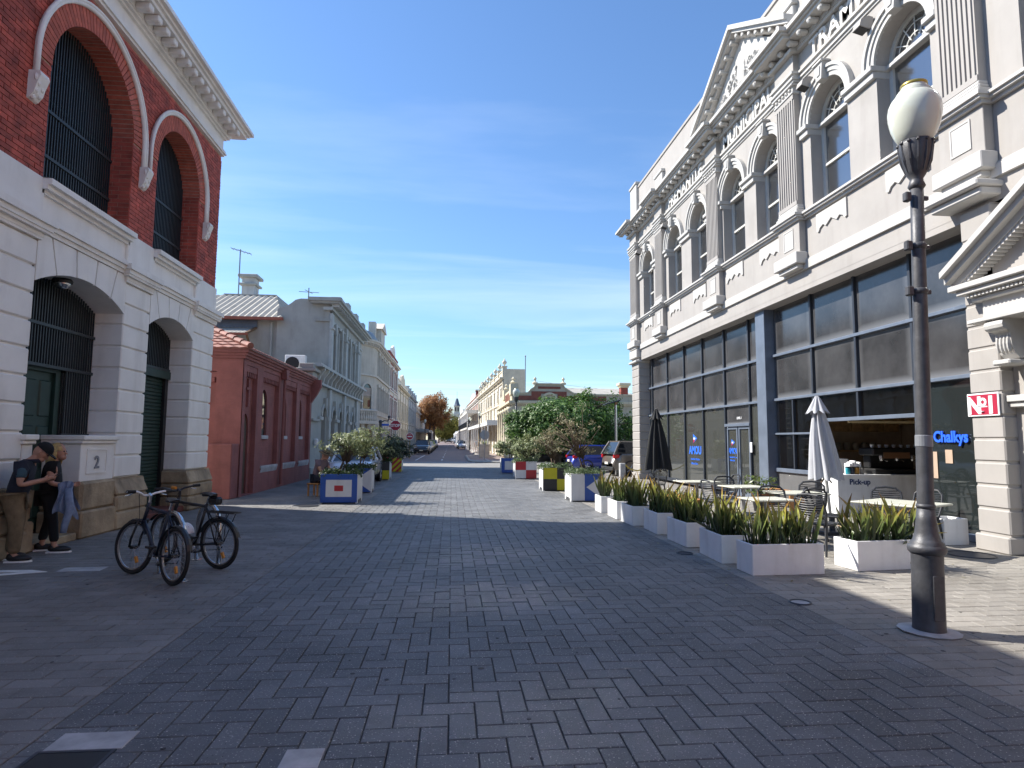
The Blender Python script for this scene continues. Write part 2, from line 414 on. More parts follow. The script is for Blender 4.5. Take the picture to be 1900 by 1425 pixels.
for nm, x in (('kerb_left', -4.5), ('kerb_right', 2.9)):
    b = MB()
    for y0, y1 in zip([47, 60, 80, 120, 200], [60, 80, 120, 200, 330]):
        b.add([(x-.1,y0,gz(y0)-.05),(x+.1,y0,gz(y0)-.05),(x+.1,y1,gz(y1)-.05),(x-.1,y1,gz(y1)-.05),(x-.1,y0,gz(y0)+.11),(x+.1,y0,gz(y0)+.11),(x+.1,y1,gz(y1)+.11),(x-.1,y1,gz(y1)+.11)],
              [(4,5,6,7),(0,1,5,4),(1,2,6,5),(2,3,7,6),(3,0,4,7)])
    tag(obj(nm, b, m_kerb), kind='structure')
b = MB()                                                             # rounded kerb at the far right corner
b.tube([(2.9,68,.05),(2.2,66.5,.05),(1.5,64.5,.05),(1.45,50,.05),(1.7,48,.05),(2.6,46.9,.05),(4,46.6,.05),(9,46.5,.05)], .11, 6)
tag(obj('kerb_corner', b, m_kerb), kind='structure')
tag(obj('far_path_corner', MB().prism([(2.9,67.9),(2.2,66.4),(1.52,64.4),(1.47,50),(1.72,48.1),(2.6,47),(2.9,46.95)], 'z', -.05, .085), m_path), kind='structure')
b = MB()
for y in range(52, 160, 9): b.box(-.85, -.73, y, y+3, gz(y), gz(y)+.006)
b.box(-3.0, -2.88, 52, 70, 0, .004)
for y in (47.3,): b.box(-4.2, 1.8, y, y+.3, 0, .004)
tag(obj('lane_marking', b, m_paint), kind='structure')

# ---- pavers
def block_mesh(name, lx, ly, mt, c=.004, h=.05):
    b = MB(); x, y = lx/2, ly/2
    b.add([(-x,-y,-h),(x,-y,-h),(x,y,-h),(-x,y,-h),(-x,-y,-c),(x,-y,-c),(x,y,-c),(-x,y,-c),(-x+c,-y+c,0),(x-c,-y+c,0),(x-c,y-c,0),(-x+c,y-c,0)],
          [(0,1,5,4),(1,2,6,5),(2,3,7,6),(3,0,4,7),(4,5,9,8),(5,6,10,9),(6,7,11,10),(7,4,8,11),(8,9,10,11)])
    return b.mesh(name, mt)
G_ = .0035
def lay(blocks, mt, cap, stuffname):
    """blocks: (x0,x1,y0,y1). The nearest in view become pieces of their own, the rest one mesh"""
    def near(q):
        x, y = (q[0]+q[1])/2, (q[2]+q[3])/2
        px = x/max(y, .1)
        return (not (y > 2.6 and -.82 < px-.0 < 1.03 and y > 2.9), x*x+y*y)
    blocks = sorted(blocks, key=near)
    cache = {}
    for q in blocks[:cap]:
        lx, ly = q[1]-q[0]-2*G_, q[3]-q[2]-2*G_
        k = (round(lx, 3), round(ly, 3))
        if k not in cache: cache[k] = block_mesh('paver', lx, ly, mt)
        link('paver', cache[k], pavebed, ((q[0]+q[1])/2, (q[2]+q[3])/2, random.uniform(-.002, .0015)), (random.uniform(-.004,.004), random.uniform(-.004,.004), random.uniform(-.004,.004)))
    vs = []; fs = []; tint = []
    for q in blocks[cap:]:
        o = len(vs); z = random.uniform(-.002, .0015); c = .004
        x0, x1, y0, y1 = q[0]+G_, q[1]-G_, q[2]+G_, q[3]-G_; t1, t2 = random.uniform(-.0015,.0015), random.uniform(-.0015,.0015)
        vs += [(x0,y0,-.05),(x1,y0,-.05),(x1,y1,-.05),(x0,y1,-.05),(x0,y0,z-c),(x1,y0,z-c+t1),(x1,y1,z-c+t1+t2),(x0,y1,z-c+t2),(x0+c,y0+c,z),(x1-c,y0+c,z+t1),(x1-c,y1-c,z+t1+t2),(x0+c,y1-c,z+t2)]
        fs += [[i+o for i in f] for f in ((0,1,5,4),(1,2,6,5),(2,3,7,6),(3,0,4,7),(4,5,9,8),(5,6,10,9),(6,7,11,10),(7,4,8,11),(8,9,10,11))]
        tint += [random.random()]*12
    me = bpy.data.meshes.new(stuffname); me.from_pydata(vs, [], fs); me.materials.append(mt)
    a = me.attributes.new('tint', 'FLOAT', 'POINT'); a.data.foreach_set('value', tint)
    tag(link(stuffname, me, pavebed), kind='stuff')
XL, XR_ = -2.25, 3.55
w = .16; X0 = XL; Y0 = 1.2; nx = int(round((XR_-XL)/w)); ny = int((36.2-Y0)/w)
w = (XR_-XL)/nx
hb = []
for i in range(-1, nx+1):
    for j in range(-1, ny+1):
        k = (i-j) % 4
        if k == 0: q = [i, i+2, j, j+1]
        elif k == 2: q = [i, i+1, j-1, j+1]
        else: continue
        q = [max(q[0],0), min(q[1],nx), max(q[2],0), min(q[3],ny)]
        if q[1] <= q[0] or q[3] <= q[2]: continue
        hb.append((X0+q[0]*w, X0+q[1]*w, Y0+q[2]*w, Y0+q[3]*w))
lay(hb, m_pave, 300, 'paver_field')
def bond(x0, x1, y0, y1, lx, ly):
    out = []; r = 0; y = y0
    while y < y1-.01:
        x = x0 - (lx/2 if r % 2 else 0)
        while x < x1-.01:
            a, c_ = max(x, x0), min(x+lx, x1)
            if c_-a > .03: out.append((a, c_, y, min(y+ly, y1)))
            x += lx
        y += ly; r += 1
    return out
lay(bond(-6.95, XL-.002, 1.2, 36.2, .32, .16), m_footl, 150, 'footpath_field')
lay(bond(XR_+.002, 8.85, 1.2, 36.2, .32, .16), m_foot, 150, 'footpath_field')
# things let into the paving
def cover(name, label, x, y, sx, sy, mt, rz=0, rim=True):
    t = thing(name, label, 'cover', (x, y, 0), rz)
    obj('plate', MB().bev(-sx/2, sx/2, -sy/2, sy/2, -.03, .004, .003), mt, t)
    if rim:
        b = MB()
        for a, c_, d, e in ((-sx/2-.02, sx/2+.02, -sy/2-.02, -sy/2), (-sx/2-.02, sx/2+.02, sy/2, sy/2+.02), (-sx/2-.02, -sx/2, -sy/2, sy/2), (sx/2, sx/2+.02, -sy/2, sy/2)): b.box(a, c_, d, e, -.03, .006)
        obj('rim', b, m_steel, t)
    return t
m_conc = mat('pale_concrete', (.40,.40,.40), .85, var=.2, vs=5)
cover('access_cover', 'black square access cover in the paving at the bottom left', -1.95, 3.5, .36, .26, m_black)
cover('concrete_patch', 'pale patch of paving beside the black access cover', -1.93, 3.76, .40, .2, m_conc, rim=False)
cover('concrete_patch', 'pale square paver in the dark road paving at the bottom', -.75, 3.47, .2, .2, m_conc, rim=False)
cover('concrete_patch', 'pale paving slab in front of the couple beside the bicycles', -4.62, 8.5, .5, .24, m_conc, R(4), rim=False)
def disc(label, x, y, r, mt):
    t = thing('drain_cover', label, 'cover', (x, y, 0)); obj('lid', MB().lathe([(r,-.03),(r,.004),(r*.85,.004)], n=20), mt, t)
    b = MB().torus((0,0,.002), r+.012, .012, 'z', 20, 5); obj('rim', b, m_steel, t)
disc('round dark drain cover on the footpath by the red chapel', -3.6, 16.1, .3, m_black)
disc('small round service cover near the nearest white planter', 3.62, 6.28, .09, m_conc)
disc('small round service cover beside the row of white planters', 3.47, 9.1, .1, m_steel)
disc('round drain cover beside the white pier and lamp post', 7.72, 8.72, .3, m_steel)
t = thing('painted_arrow', 'white painted chevron on the pavement at the left edge', 'road marking', (-5.5, 8.24, 0))
obj('stroke', MB().prism([(-1.2,.12),(.55,.12),(.3,.24),(-1.2,.24)], 'z', .001, .006), m_paint, t)
obj('stroke', MB().prism([(-1.2,-.62),(.55,.116),(.3,.116),(-1.2,-.42)], 'z', .001, .006), m_paint, t)
# old chewing gum trodden into the paving
b = MB(); rg = random.Random(31)
for k in range(230):
    y = 2.6+10*rg.random()**1.4; x = rg.uniform(-6.2, 8.0); r = rg.uniform(.008, .02); b.lathe([(r,.0005),(r,.0022),(r*.5,.003)], x, y, 7, rg.uniform(.7,1.3))
tag(obj('gum_spots', b, mat('old_gum', (.055,.055,.055), .8, var=.2)), 'small dark gum spots on the paving', 'stains', None, 'stuff')
# ------------------------------------------------------------------ brick warehouse on the left
XF = -6.1
t_wh = thing('brick_warehouse', 'white and red brick warehouse with barred arched windows at the left', 'building', (-9, 6, 0))
BA, BB = (9.52, 12.0), (12.98, 15.1)                       # the two bays in view (y)
YE = 16.35; YN = -16.0
# body: solid block behind the facade, carries the roof
b = MB(); b.box(-18, XF-.75, YN, YE-.02, 0, 9.9); obj('core', b, m_mortar, t_wh, w=True)
b = MB(); b.box(-18, XF-.04, YN, 7.2, 0, 5.5); b.box(-18, XF-.7, YE-.3, YE, 0, 5.5); obj('plain_wall', b, m_white, t_wh, w=True)
b = MB(); b.box(-18, XF-.04, YN, 7.2, 5.5, 9.9); obj('plain_brickwork', b, m_brick, t_wh, w=True)
# ---- ground floor: plinth stones, rusticated piers
PIERS = [(7.2, BA[0]), (BA[1], BB[0]), (BB[1], YE)]
def stone(x0, x1, y0, y1, z0, z1, bv=.03):
    b = MB(); b.bev(x0, x1, y0, y1, z0, z1, bv)
    b.v = [(x+random.uniform(-.008,.012), y, z) for x, y, z in b.v]; return b
for i, (y0, y1) in enumerate(PIERS):
    ya, yb = (y0-.08 if i else y0), y1+.08
    hz = [0, .33, .62, .93]
    for k in range(3):
        cut = [ya, yb] if (yb-ya) < 1.5 else [ya, ya+.95, yb-.6+.2*(k % 2), yb]
        for c0, c1 in zip(cut[:-1], cut[1:]):
            b = stone(XF-.75, XF+.13-.0*k, c0+.004, c1-.004, hz[k]+.004, hz[k+1]-.004, .035)
            if k == 2: b.v = [(x if z < .8 else min(x, XF+.03), y, z) for x, y, z in b.v]
            obj('plinth_stone', b, m_lime, t_wh, w=True)
    obj('pier_core', MB().box(XF-.7, XF-.035, y0+.03, y1-.03, .93, 4.6), m_white, t_wh, w=True)
    n = 9; h = (4.56-.93)/n
    for k in range(n):
        b = MB().bev(XF-.72, XF, y0, y1, .93+k*h+.014, .93+(k+1)*h-.014, .018)
        obj('rusticated_block', b, m_white, t_wh, w=True)
    # moulded cap
    b = MB()
    prof = [(0,4.56),(.04,4.6),(.05,4.66),(.11,4.7),(.13,4.78),(.17,4.8),(.17,4.86),(.03,4.88)]
    for (d0, z0), (d1, z1) in zip(prof[:-1], prof[1:]):
        e = max(d0, d1); b.box(XF-.6, XF+e, y0-e, y1+e, z0, z1 if z1 > z0 else z0+.01)
    obj('pier_cap', b, m_white, t_wh, w=True)
    obj('pedestal', MB().bev(XF-.7, XF+.02, y0-.03, y1+(.03 if i < 2 else 0), 4.88, 5.5, .01), m_white, t_wh, w=True)
# ---- arches over the ground floor openings: one wall slab each, five voussoirs proud of it
def seg(y0, y1, zs, rise):
    r = (y1-y0)/2; rr = (r*r+rise*rise)/(2*rise); return (y0+y1)/2, zs+rise-rr, rr, math.asin(r/rr)
for (y0, y1) in (BA, BB):
    zs = 3.95; rise = .31; c, cz, rr, t = seg(y0, y1, zs, rise)
    low = arc(c, cz, rr, PI/2+t, PI/2-t, 14)
    b = MB().prism(low + [(y1, 5.5), (y0, 5.5)], 'x', XF-.6, XF-.03); obj('spandrel', b, m_white, t_wh, w=True)
    nv = 5; ztop = 4.68
    for k in range(nv):
        a0 = PI/2+t-2*t*k/nv-.006*(k > 0); a1 = PI/2+t-2*t*(k+1)/nv+.006*(k < nv-1)
        ra = arc(c, cz, rr, a0, a1, 4)
        w0 = y0+(y1-y0)*k/nv; w1 = y0+(y1-y0)*(k+1)/nv
        tp = lambda a: (c + (ztop-cz)/math.tan(a)*1.0 if abs(a-PI/2) > 1e-3 else c, ztop)
        p1, p0 = tp(a1), tp(a0)
        p1 = (min(p1[0], y1), ztop); p0 = (max(p0[0], y0), ztop)
        b = MB().prism(ra + [p1, p0], 'x', XF-.5, XF+.005); obj('voussoir', b, m_white, t_wh, w=True)
    # small string course above the voussoirs, then the panel and the sill
    b = MB()
    for d, z0, z1 in ((.03,4.69,4.76),(.07,4.76,4.83),(.11,4.83,4.9),(.04,4.9,4.95)): b.box(XF-.5, XF+d, y0+.03, y1-.03, z0, z1)
    obj('string_course', b, m_white, t_wh, w=True)
    b = MB()
    for d, z0, z1 in ((.02,5.27,5.33),(.09,5.33,5.4),(.15,5.4,5.49)): b.box(XF-.6, XF+d, y0-.02, y1+.02, z0, z1)
    b.add([(XF+.15,y0-.02,5.49),(XF+.15,y1+.02,5.49),(XF-.45,y1+.02,5.56),(XF-.45,y0-.02,5.56)], [(0,1,2,3)])
    obj('window_sill', b, m_white, t_wh, w=True)
# ---- upper brick wall with two round-headed windows
XB = XF-.03
UP = [(BA[0]+.04, BA[1], 7.28), (BB[0], BB[1], 7.36)]
loops = [arch_loop(y0, y1, 5.52, zs, 20) for y0, y1, zs in UP]
b = MB().holes([(7.2,5.5),(YE-.01,5.5),(YE-.01,9.06),(7.2,9.06)], loops, 'x', XB-.012, -.55)
obj('wall', b, m_mortar, t_wh, w=True)
brs = []
ch = .0795; bl = .24
RING = .36
nc = int((9.06-5.5)/ch)
for k in range(nc):
    z0 = 5.5+k*ch; zm = z0+ch/2
    cuts = []
    for y0, y1, zs in UP:
        c = (y0+y1)/2; r = (y1-y0)/2
        if zm < zs: cuts.append((y0, y1))
        else:
            d = zm-zs; ro = r+RING
            if d < ro: hw = math.sqrt(ro*ro-d*d); cuts.append((c-hw, c+hw))
    s0 = 7.2; segs = []
    for a, c_ in sorted(cuts):
        if a > s0: segs.append((s0, a))
        s0 = max(s0, c_)
    if s0 < YE: segs.append((s0, YE))
    off = 0 if k % 2 else bl/2
    for a, c_ in segs:
        y = math.floor((a-off)/bl)*bl+off
        while y < c_:
            q0, q1 = max(y, a), min(y+bl, c_)
            if q1-q0 > .03: brs.append((q0+.006, q1-.006, z0+.006, z0+ch-.006))
            y += bl
brs.sort(key=lambda q: (q[0] < 8.3, (q[0]-8.5)**2+(q[2]-6)**2*.6))
cache = {}
for q in brs[:300]:
    ln = round(q[1]-q[0], 3)
    if ln not in cache: cache[ln] = MB().box(-.06, .006, -ln/2, ln/2, -.0335, .0335).mesh('brick', m_brick)
    p = wloc(t_wh); link('brick', cache[ln], t_wh, (XB+random.uniform(-.004,.003)-p.x, (q[0]+q[1])/2-p.y, (q[2]+q[3])/2-p.z))
b = MB(); tint = []
for q in brs[300:]: b.box(XB-.06, XB+.006+random.uniform(-.004,.003), q[0], q[1], q[2], q[3]); tint += [random.random()]*8
o = obj('brickwork', b, m_brick, t_wh, w=True, kind='stuff')
a = o.data.attributes.new('tint', 'FLOAT', 'POINT'); a.data.foreach_set('value', tint)
# brick jambs inside the reveals + rubbed arch rings + hood moulds + windows with bars
for wi, (y0, y1, zs) in enumerate(UP):
    c = (y0+y1)/2; r = (y1-y0)/2
    nv = 46
    for q in range(1):
        b = MB(); tint = []
        for k in range(nv):
            a0 = PI*k/nv+.006; a1 = PI*(k+1)/nv-.006
            b.prism(arc(c, zs, r-.004, a0, a1, 1)+arc(c, zs, r+RING-.005, a1, a0, 1), 'x', XB-.5, XB+.012); tint += [random.random()]*8
        o = obj('arch_ring', b, m_ring, t_wh, w=True, kind='stuff'); a = o.data.attributes.new('tint', 'FLOAT', 'POINT'); a.data.foreach_set('value', tint)
    b = MB(); tint = []
    z = 5.52; k = 0
    while z < zs:
        for yy, sg in ((y0, 1), (y1, -1)):
            for xa, xb in ((-.55,-.33),(-.32,-.003)) if k % 2 else ((-.55,-.44),(-.43,-.21),(-.2,-.003)):
                e = (yy-.02, yy+.006) if sg > 0 else (yy-.006, yy+.02)
                b.box(XB+xa, XB+xb, e[0], e[1], z+.005, z+ch-.005); tint += [random.random()]*8
        z += ch; k += 1
    o = obj('jamb_brickwork', b, m_brick, t_wh, w=True, kind='stuff'); a = o.data.attributes.new('tint', 'FLOAT', 'POINT'); a.data.foreach_set('value', tint)
    # hood mould
    ho = r+RING
    path = [(XB+.07, c+ho+.07-.02, 6.86)] + [(XB+.07, p[0], p[1]) for p in arc(c, zs, ho+.05, 0, PI, 26)] + [(XB+.07, c-ho-.05, 6.86)]
    b = MB()
    for (d, wd, xo) in ((.0,.046,.0),(.036,.033,.03)):
        pp = [(XB+.03+xo, c+ho+d, 6.86)] + [(XB+.03+xo, p[0], p[1]) for p in arc(c, zs, ho+d, 0, PI, 30)] + [(XB+.03+xo, c-ho-d, 6.86)]
        b.tube(pp, wd, 8)
    obj('hood_mould', b, m_white, t_wh, w=True, smooth=True)
    for sy in ((c-ho-.02, c+ho+.02) if wi == 0 else (c+ho+.02,)):
        b = MB()
        b.prism([(XB, 6.92),(XB+.16, 6.92),(XB+.18,6.86),(XB+.13,6.72),(XB+.1,6.6),(XB+.04,6.52),(XB,6.5)], 'y', sy-.1, sy+.1)
        b.torus((XB+.12, sy-.06, 6.82), .05, .022, 'x', 12, 5); b.torus((XB+.12, sy+.06, 6.82), .05, .022, 'x', 12, 5)
        for q in range(5): b.ball((XB+.12-.015*q, sy+(.05 if q % 2 else -.05), 6.74-.05*q), .04, 7, 5)
        obj('label_stop', b, m_white, t_wh, w=True)
    # window: glass, frame and bars
    win = obj('window', MB().prism(arch_loop(y0, y1, 5.52, zs, 20), 'x', XB-.52, XB-.5), m_glass_dark, t_wh, w=True)
    xb = XB-.38
    n = int((y1-y0)/.068)
    for k in range(n):
        y = y0+(k+.5)*(y1-y0)/n; zt = zs+math.sqrt(max(0, r*r-(y-c)**2))
        b = MB(); b.box(xb-.011, xb+.011, y-.011, y+.011, 5.54, zt-.02); obj('bar', b, m_bars, win, w=True)
    for z in (6.12, 6.86): b = MB().box(xb+.006, xb+.03, y0+.01, y1-.01, z-.025, z+.025); obj('cross_bar', b, m_bars, win, w=True)
    b = MB()
    for z in (6.3, 7.1, 7.8):
        hw = r if z < zs else math.sqrt(max(.01, r*r-(z-zs)**2)); b.box(XB-.5, XB-.45, c-hw, c+hw, z-.03, z+.03)
    b.box(XB-.5, XB-.45, c-.03, c+.03, 5.55, zs+r*.98)
    obj('sash', b, m_green, win, w=True)
# ---- entablature
b = MB()
for d, z0, z1 in ((.03,9.05,9.1),(.07,9.1,9.14),(.05,9.14,9.2),(.0,9.2,9.5),(.06,9.5,9.55),(.12,9.55,9.6)):
    b.box(-18, XF+d, YN, YE+d, z0, z1)
obj('architrave', b, m_white, t_wh, w=True)
b = MB()
for d, z0, z1 in ((.44,9.74,9.82),(.5,9.82,9.88),(.58,9.88,9.97)): b.box(-18, XF+d, YN, YE+d, z0, z1)
obj('cornice', b, m_white, t_wh, w=True)
obj('bed_mould', MB().box(-18, XF+.14, YN, YE+.14, 9.6, 9.74), m_white, t_wh, w=True)
mo = MB().bev(-.0, .27, -.085, .085, -.13, 0, .02)
mo.torus((.21, -.0, -.085), .05, .02, 'y', 10, 5)
me = mo.mesh('modillion', m_white); p = wloc(t_wh)
y = YE-.08
while y > 6.5:
    link('modillion', me, t_wh, (XF+.14-p.x, y-p.y, 9.735-p.z)); y -= .34
# ---- ground floor infill: big bay
y0, y1 = BA
win = obj('window', MB().prism(arch_loop(y0, y1, 2.8, 3.95, 12, .31), 'x', XF-.62, XF-.6), m_glass_dark, t_wh, w=True)
c, cz, rr, t = seg(y0, y1, 3.95, .31)
n = 36; xb = XF-.5
for k in range(n):
    y = y0+(k+.5)*(y1-y0)/n; zt = cz+math.sqrt(rr*rr-(y-c)**2)
    zb = 2.82 if y < 11.25 else 1.72
    obj('bar', MB().box(xb-.011, xb+.011, y-.011, y+.011, zb, zt-.02), m_bars, win, w=True)
for z, a in ((2.82, y0), (3.48, y0)): obj('cross_bar', MB().box(xb, xb+.03, a, y1, z-.025, z+.025), m_bars, win, w=True)
obj('cross_bar', MB().box(xb, xb+.03, 11.2, y1, 1.68, 1.73), m_bars, win, w=True)
obj('side_light', MB().box(XF-.64, XF-.62, 11.2, y1, .9, 2.8), m_glass_dark, t_wh, w=True)
dr = obj('door', MB().box(XF-.68, XF-.62, y0, 11.2, .15, 2.76), m_green, t_wh, w=True)
for dy in (9.62, 10.42):
    for z0, z1 in ((.35,1.15),(1.3,1.85),(2.0,2.6)):
        b = MB().bev(XF-.64, XF-.6, dy, dy+.28, z0, z1, .02).bev(XF-.64, XF-.6, dy+.36, dy+.64, z0, z1, .02)
        obj('panel', b, m_green, dr, w=True)
obj('door_frame', MB().box(XF-.66, XF-.56, 11.1, 11.22, .15, 2.8).box(XF-.66, XF-.56, y0, 11.1, 2.74, 2.84), m_green, t_wh, w=True)
obj('doorstep', MB().bev(XF-.7, XF+.05, 9.76, 10.9, 0, .12, .015), m_lime, t_wh, w=True)
def lowwall(ya, yb):
    obj('plinth_stone', stone(XF-.62, XF+.1, ya-.03, yb, .004, .45, .03), m_lime, t_wh, w=True)
    obj('plinth_stone', stone(XF-.62, XF+.06, ya-.01, yb, .455, .93, .04), m_lime, t_wh, w=True)
    lw = obj('low_wall', MB().bev(XF-.6, XF+.0, ya, yb, .93, 1.56, .008), m_white, t_wh, w=True)
    b = MB().bev(XF-.62, XF+.05, ya-.05, yb+.0, 1.56, 1.62, .012).bev(XF-.62, XF+.09, ya-.07, yb, 1.62, 1.7, .012)
    obj('coping', b, m_white, lw, w=True); return lw
lw = lowwall(10.95, 11.97)
b = MB()
for q in ((11.12,11.74,1.44,1.47),(11.12,11.74,1.05,1.08),(11.12,11.15,1.08,1.44),(11.71,11.74,1.08,1.44)): b.box(XF, XF+.014, *q)
obj('number_panel', b, m_white, lw, w=True)
lettering('2', .3, .012, mat('house_number', (.22,.23,.25), .5, var=0), lw, (XF+.012, 11.42, 1.14), '+x', .006)
lowwall(9.53, 9.75)
t = thing('bulkhead_light', 'round bulkhead light under the left arch above the green door', 'light', (XF-.3, 10.65, 4.2))
obj('housing', MB().lathe([(.14,-.02),(.15,.02),(.13,.05),(.1,.06)], n=14), m_black, t)
obj('lens', MB().lathe([(.02,-.12),(.08,-.1),(.12,-.05),(.13,-.0)], n=14), m_chrome, t, smooth=True)
# ---- small bay: barred fanlight and roller shutter
y0, y1 = BB
win = obj('window', MB().prism(arch_loop(y0, y1, 3.2, 3.95, 12, .31), 'x', XF-.62, XF-.6), m_glass_dark, t_wh, w=True)
c, cz, rr, t_ = seg(y0, y1, 3.95, .31); n = 28
for k in range(n):
    y = y0+(k+.5)*(y1-y0)/n; zt = cz+math.sqrt(rr*rr-(y-c)**2)
    obj('bar', MB().box(xb-.011, xb+.011, y-.011, y+.011, 3.22, zt-.02), m_bars, win, w=True)
obj('cross_bar', MB().box(xb, xb+.03, y0, y1, 3.2, 3.25), m_bars, win, w=True)
obj('shutter_box', MB().box(XF-.6, XF-.45, y0, y1, 3.02, 3.19), m_green, t_wh, w=True)
sh = obj('roller_shutter', MB().box(XF-.64, XF-.6, y0, y1, .12, 3.02), m_green, t_wh, w=True)
sl = MB().bev(-.02, .02, -(y1-y0)/2, (y1-y0)/2, .004, .076, .015).mesh('slat', m_green)
for k in range(36): link('slat', sl, sh, (XF-.585-wloc(sh).x, (y0+y1)/2-wloc(sh).y, .13+k*.08-wloc(sh).z))
obj('shutter_guide', MB().box(XF-.6, XF-.5, y1-.14, y1, .1, 3.02), m_black, t_wh, w=True)
obj('doorstep', MB().bev(XF-.7, XF+.02, y0, y1, 0, .13, .015), mat('red_step', (.13,.04,.03), .8), t_wh, w=True)
# ------------------------------------------------------------------ pale two-storey tramways building on the right
XW = 8.4
t_tr = thing('tramways_building', 'pale beige two-storey stucco building with arched windows and raised lettering on the right', 'building', (12, 16.5, 0))
YA, YZ = 5.0, 28.0
PIL = [(5.0, 6.05), (8.55, 9.45), (13.75, 14.7), (18.25, 19.2), (23.45, 24.4), (26.95, 28.0)]
WINS = [7.3, 10.4, 12.72, 15.4, 17.5, 20.15, 22.48, 25.68]
WW = .7; ZS = 9.22; Z0 = 7.14
m_glass_cafe = glassmat('cafe_glass', (.9,.88,.82), .85, body=(.03,.025,.02))
m_rm = mat('room_wall', (.3,.27,.22), .9)
m_curt = mat('curtain', (.62,.56,.45), .9, var=.15, vs=6)
def T(name, mb, mt=None, par=None, **k): return obj(name, mb, mt or m_trim_r, par or t_tr, w=True, **k)
# body
T('core', MB().box(13.2, 22, YA, YZ-.02, 0, 12.2).box(8.95, 13.2, YA, YZ-.02, 5.6, 12.2).box(8.9, 13.2, 16.0, 16.15, 0, 5.6).box(8.86, 13.2, YA, 9.2, 0, 5.6), m_dark)
T('roof_slab', MB().box(8.5, 22, YA, YZ, 12.2, 12.35), m_cream_r)
T('side_wall', MB().box(8.45, 22, YZ-.02, YZ+.0, 0, 13.0), m_cream_r)
T('ceiling', MB().box(8.82, 13.2, 9.2, 26.95, 5.5, 5.58), m_dark)
hl = [arch_loop(c-WW, c+WW, Z0, ZS, 18) for c in WINS]
T('wall', MB().holes([(YA,5.42),(YZ,5.42),(YZ,11.3),(YA,11.3)], hl, 'x', XW, .38), m_cream_r)
T('lintel_soffit', MB().box(XW+.004, 8.86, 9.2, 26.95, 5.3, 5.419).box(XW+.3, 8.86, 9.2, 26.95, 5.42, 5.6), m_cream_r)
T('parapet', MB().box(XW+.02, XW+.3, YA, YZ-.004, 11.7, 13.32).box(XW-.02, XW+.34, YA, YZ-.002, 13.32, 13.42), m_cream_r)
# horizontal mouldings, each breaking forward over the pilasters
def course(name, steps, ya=YA, yb=YZ, brk=True, mt=None):
    b = MB()
    for d, z0, z1 in steps: b.box(XW-d, XW+.05, ya, yb, z0, z1)
    o = T(name, b, mt)
    if brk:
        for a, c in PIL:
            b = MB()
            for d, z0, z1 in steps: b.box(XW-d-.17, XW-d+.01, a-d*.6-.01, c+d*.6+.01 if c < YZ else c+d, z0-.002, z1+.002)
            T(name+'_break', b, mt)
    return o
course('string_course', [(.06,5.78,5.98),(.03,5.98,6.02)], brk=False)
course('sill_course', [(.06,6.98,7.04),(.12,7.04,7.09),(.16,7.09,7.14)])
course('architrave', [(.03,10.46,10.52),(.07,10.52,10.57),(.03,10.57,10.66),(.08,10.66,10.72)])
course('cornice', [(.1,11.22,11.3),(.38,11.42,11.5),(.44,11.5,11.56),(.52,11.56,11.66),(.2,11.66,11.74)])
T('cornice_bed', MB().box(XW-.12, XW+.05, YA, YZ, 11.3, 11.42))
# modillions under the cornice
me = MB().bev(-.26, 0, -.075, .075, -.11, 0, .03).ball((-.2,0,-.09), (.06,.06,.05), 8, 6).mesh('modillion', m_trim_r)
p = wloc(t_tr); y = YZ-.2
while y > YA:
    link('modillion', me, t_tr, (XW-.12-p.x, y-p.y, 11.418-p.z)); y -= .43
# pilasters
for i, (a, c) in enumerate(PIL):
    wd = c-a
    T('corbel', MB().bev(XW-.3, XW, a-.05, c+.05, 5.92, 6.2, .015).bev(XW-.22, XW, a+.05, c-.05, 5.82, 5.92, .01))
    pd = T('pedestal', MB().bev(XW-.17, XW, a, c, 6.2, 6.98, .008), m_cream_r)
    b = MB(); q0, q1 = a+wd*.27, c-wd*.27
    for ya, yb, za, zb in ((q0,q1,6.36,6.39),(q0,q1,6.83,6.86),(q0,q0+.03,6.39,6.83),(q1-.03,q1,6.39,6.83)): b.box(XW-.185, XW-.165, ya, yb, za, zb)
    b.box(XW-.176, XW-.168, q0+.03, q1-.03, 6.39, 6.83)
    T('panel', b, None, pd)
    sh = T('pilaster', MB().box(XW-.15, XW, a+.06, c-.06, 7.4, 10.2), m_cream_r)
    T('pilaster_base', MB().bev(XW-.22, XW, a, c, 7.14, 7.27, .015).bev(XW-.19, XW, a+.02, c-.02, 7.27, 7.34, .02).bev(XW-.17, XW, a+.04, c-.04, 7.34, 7.4, .01), None, sh)
    nf = 7; fw = (wd-.24)/nf
    b = MB()
    for k in range(nf+1):
        yk = a+.12+k*fw; b.box(XW-.175, XW-.148, yk-.022, yk+.022, 7.5, 10.08)
    b.box(XW-.175, XW-.148, a+.06, c-.06, 7.4, 7.5).box(XW-.175, XW-.148, a+.06, c-.06, 10.08, 10.2)
    T('fluting', b, m_cream_r, sh)
    cap = T('capital', MB().bev(XW-.2, XW, a+.03, c-.03, 10.2, 10.26, .01).box(XW-.17, XW, a+.06, c-.06, 10.26, 10.4).bev(XW-.23, XW, a-.0, c+.0, 10.4, 10.458, .01), None, sh)
    for k in range(5): T('rosette', MB().ball((XW-.18, a+.17+k*(wd-.34)/4, 10.33), .05, 8, 6), None, cap)
    T('frieze_block', MB().box(XW-.15, XW, a+.04, c-.04, 10.724, 11.22), m_cream_r)
    T('parapet_pier', MB().bev(XW-.1, XW+.3, a+.05, c-.05, 11.74, 13.5 if i in (0,5) else 12.55, .02).bev(XW-.15, XW+.34, a, c, 13.5 if i in (0,5) else 12.55, (13.62 if i in (0,5) else 12.68), .02).bev(XW-.115, XW-.09, a+.3, c-.3, 12.0, 12.4, .006))
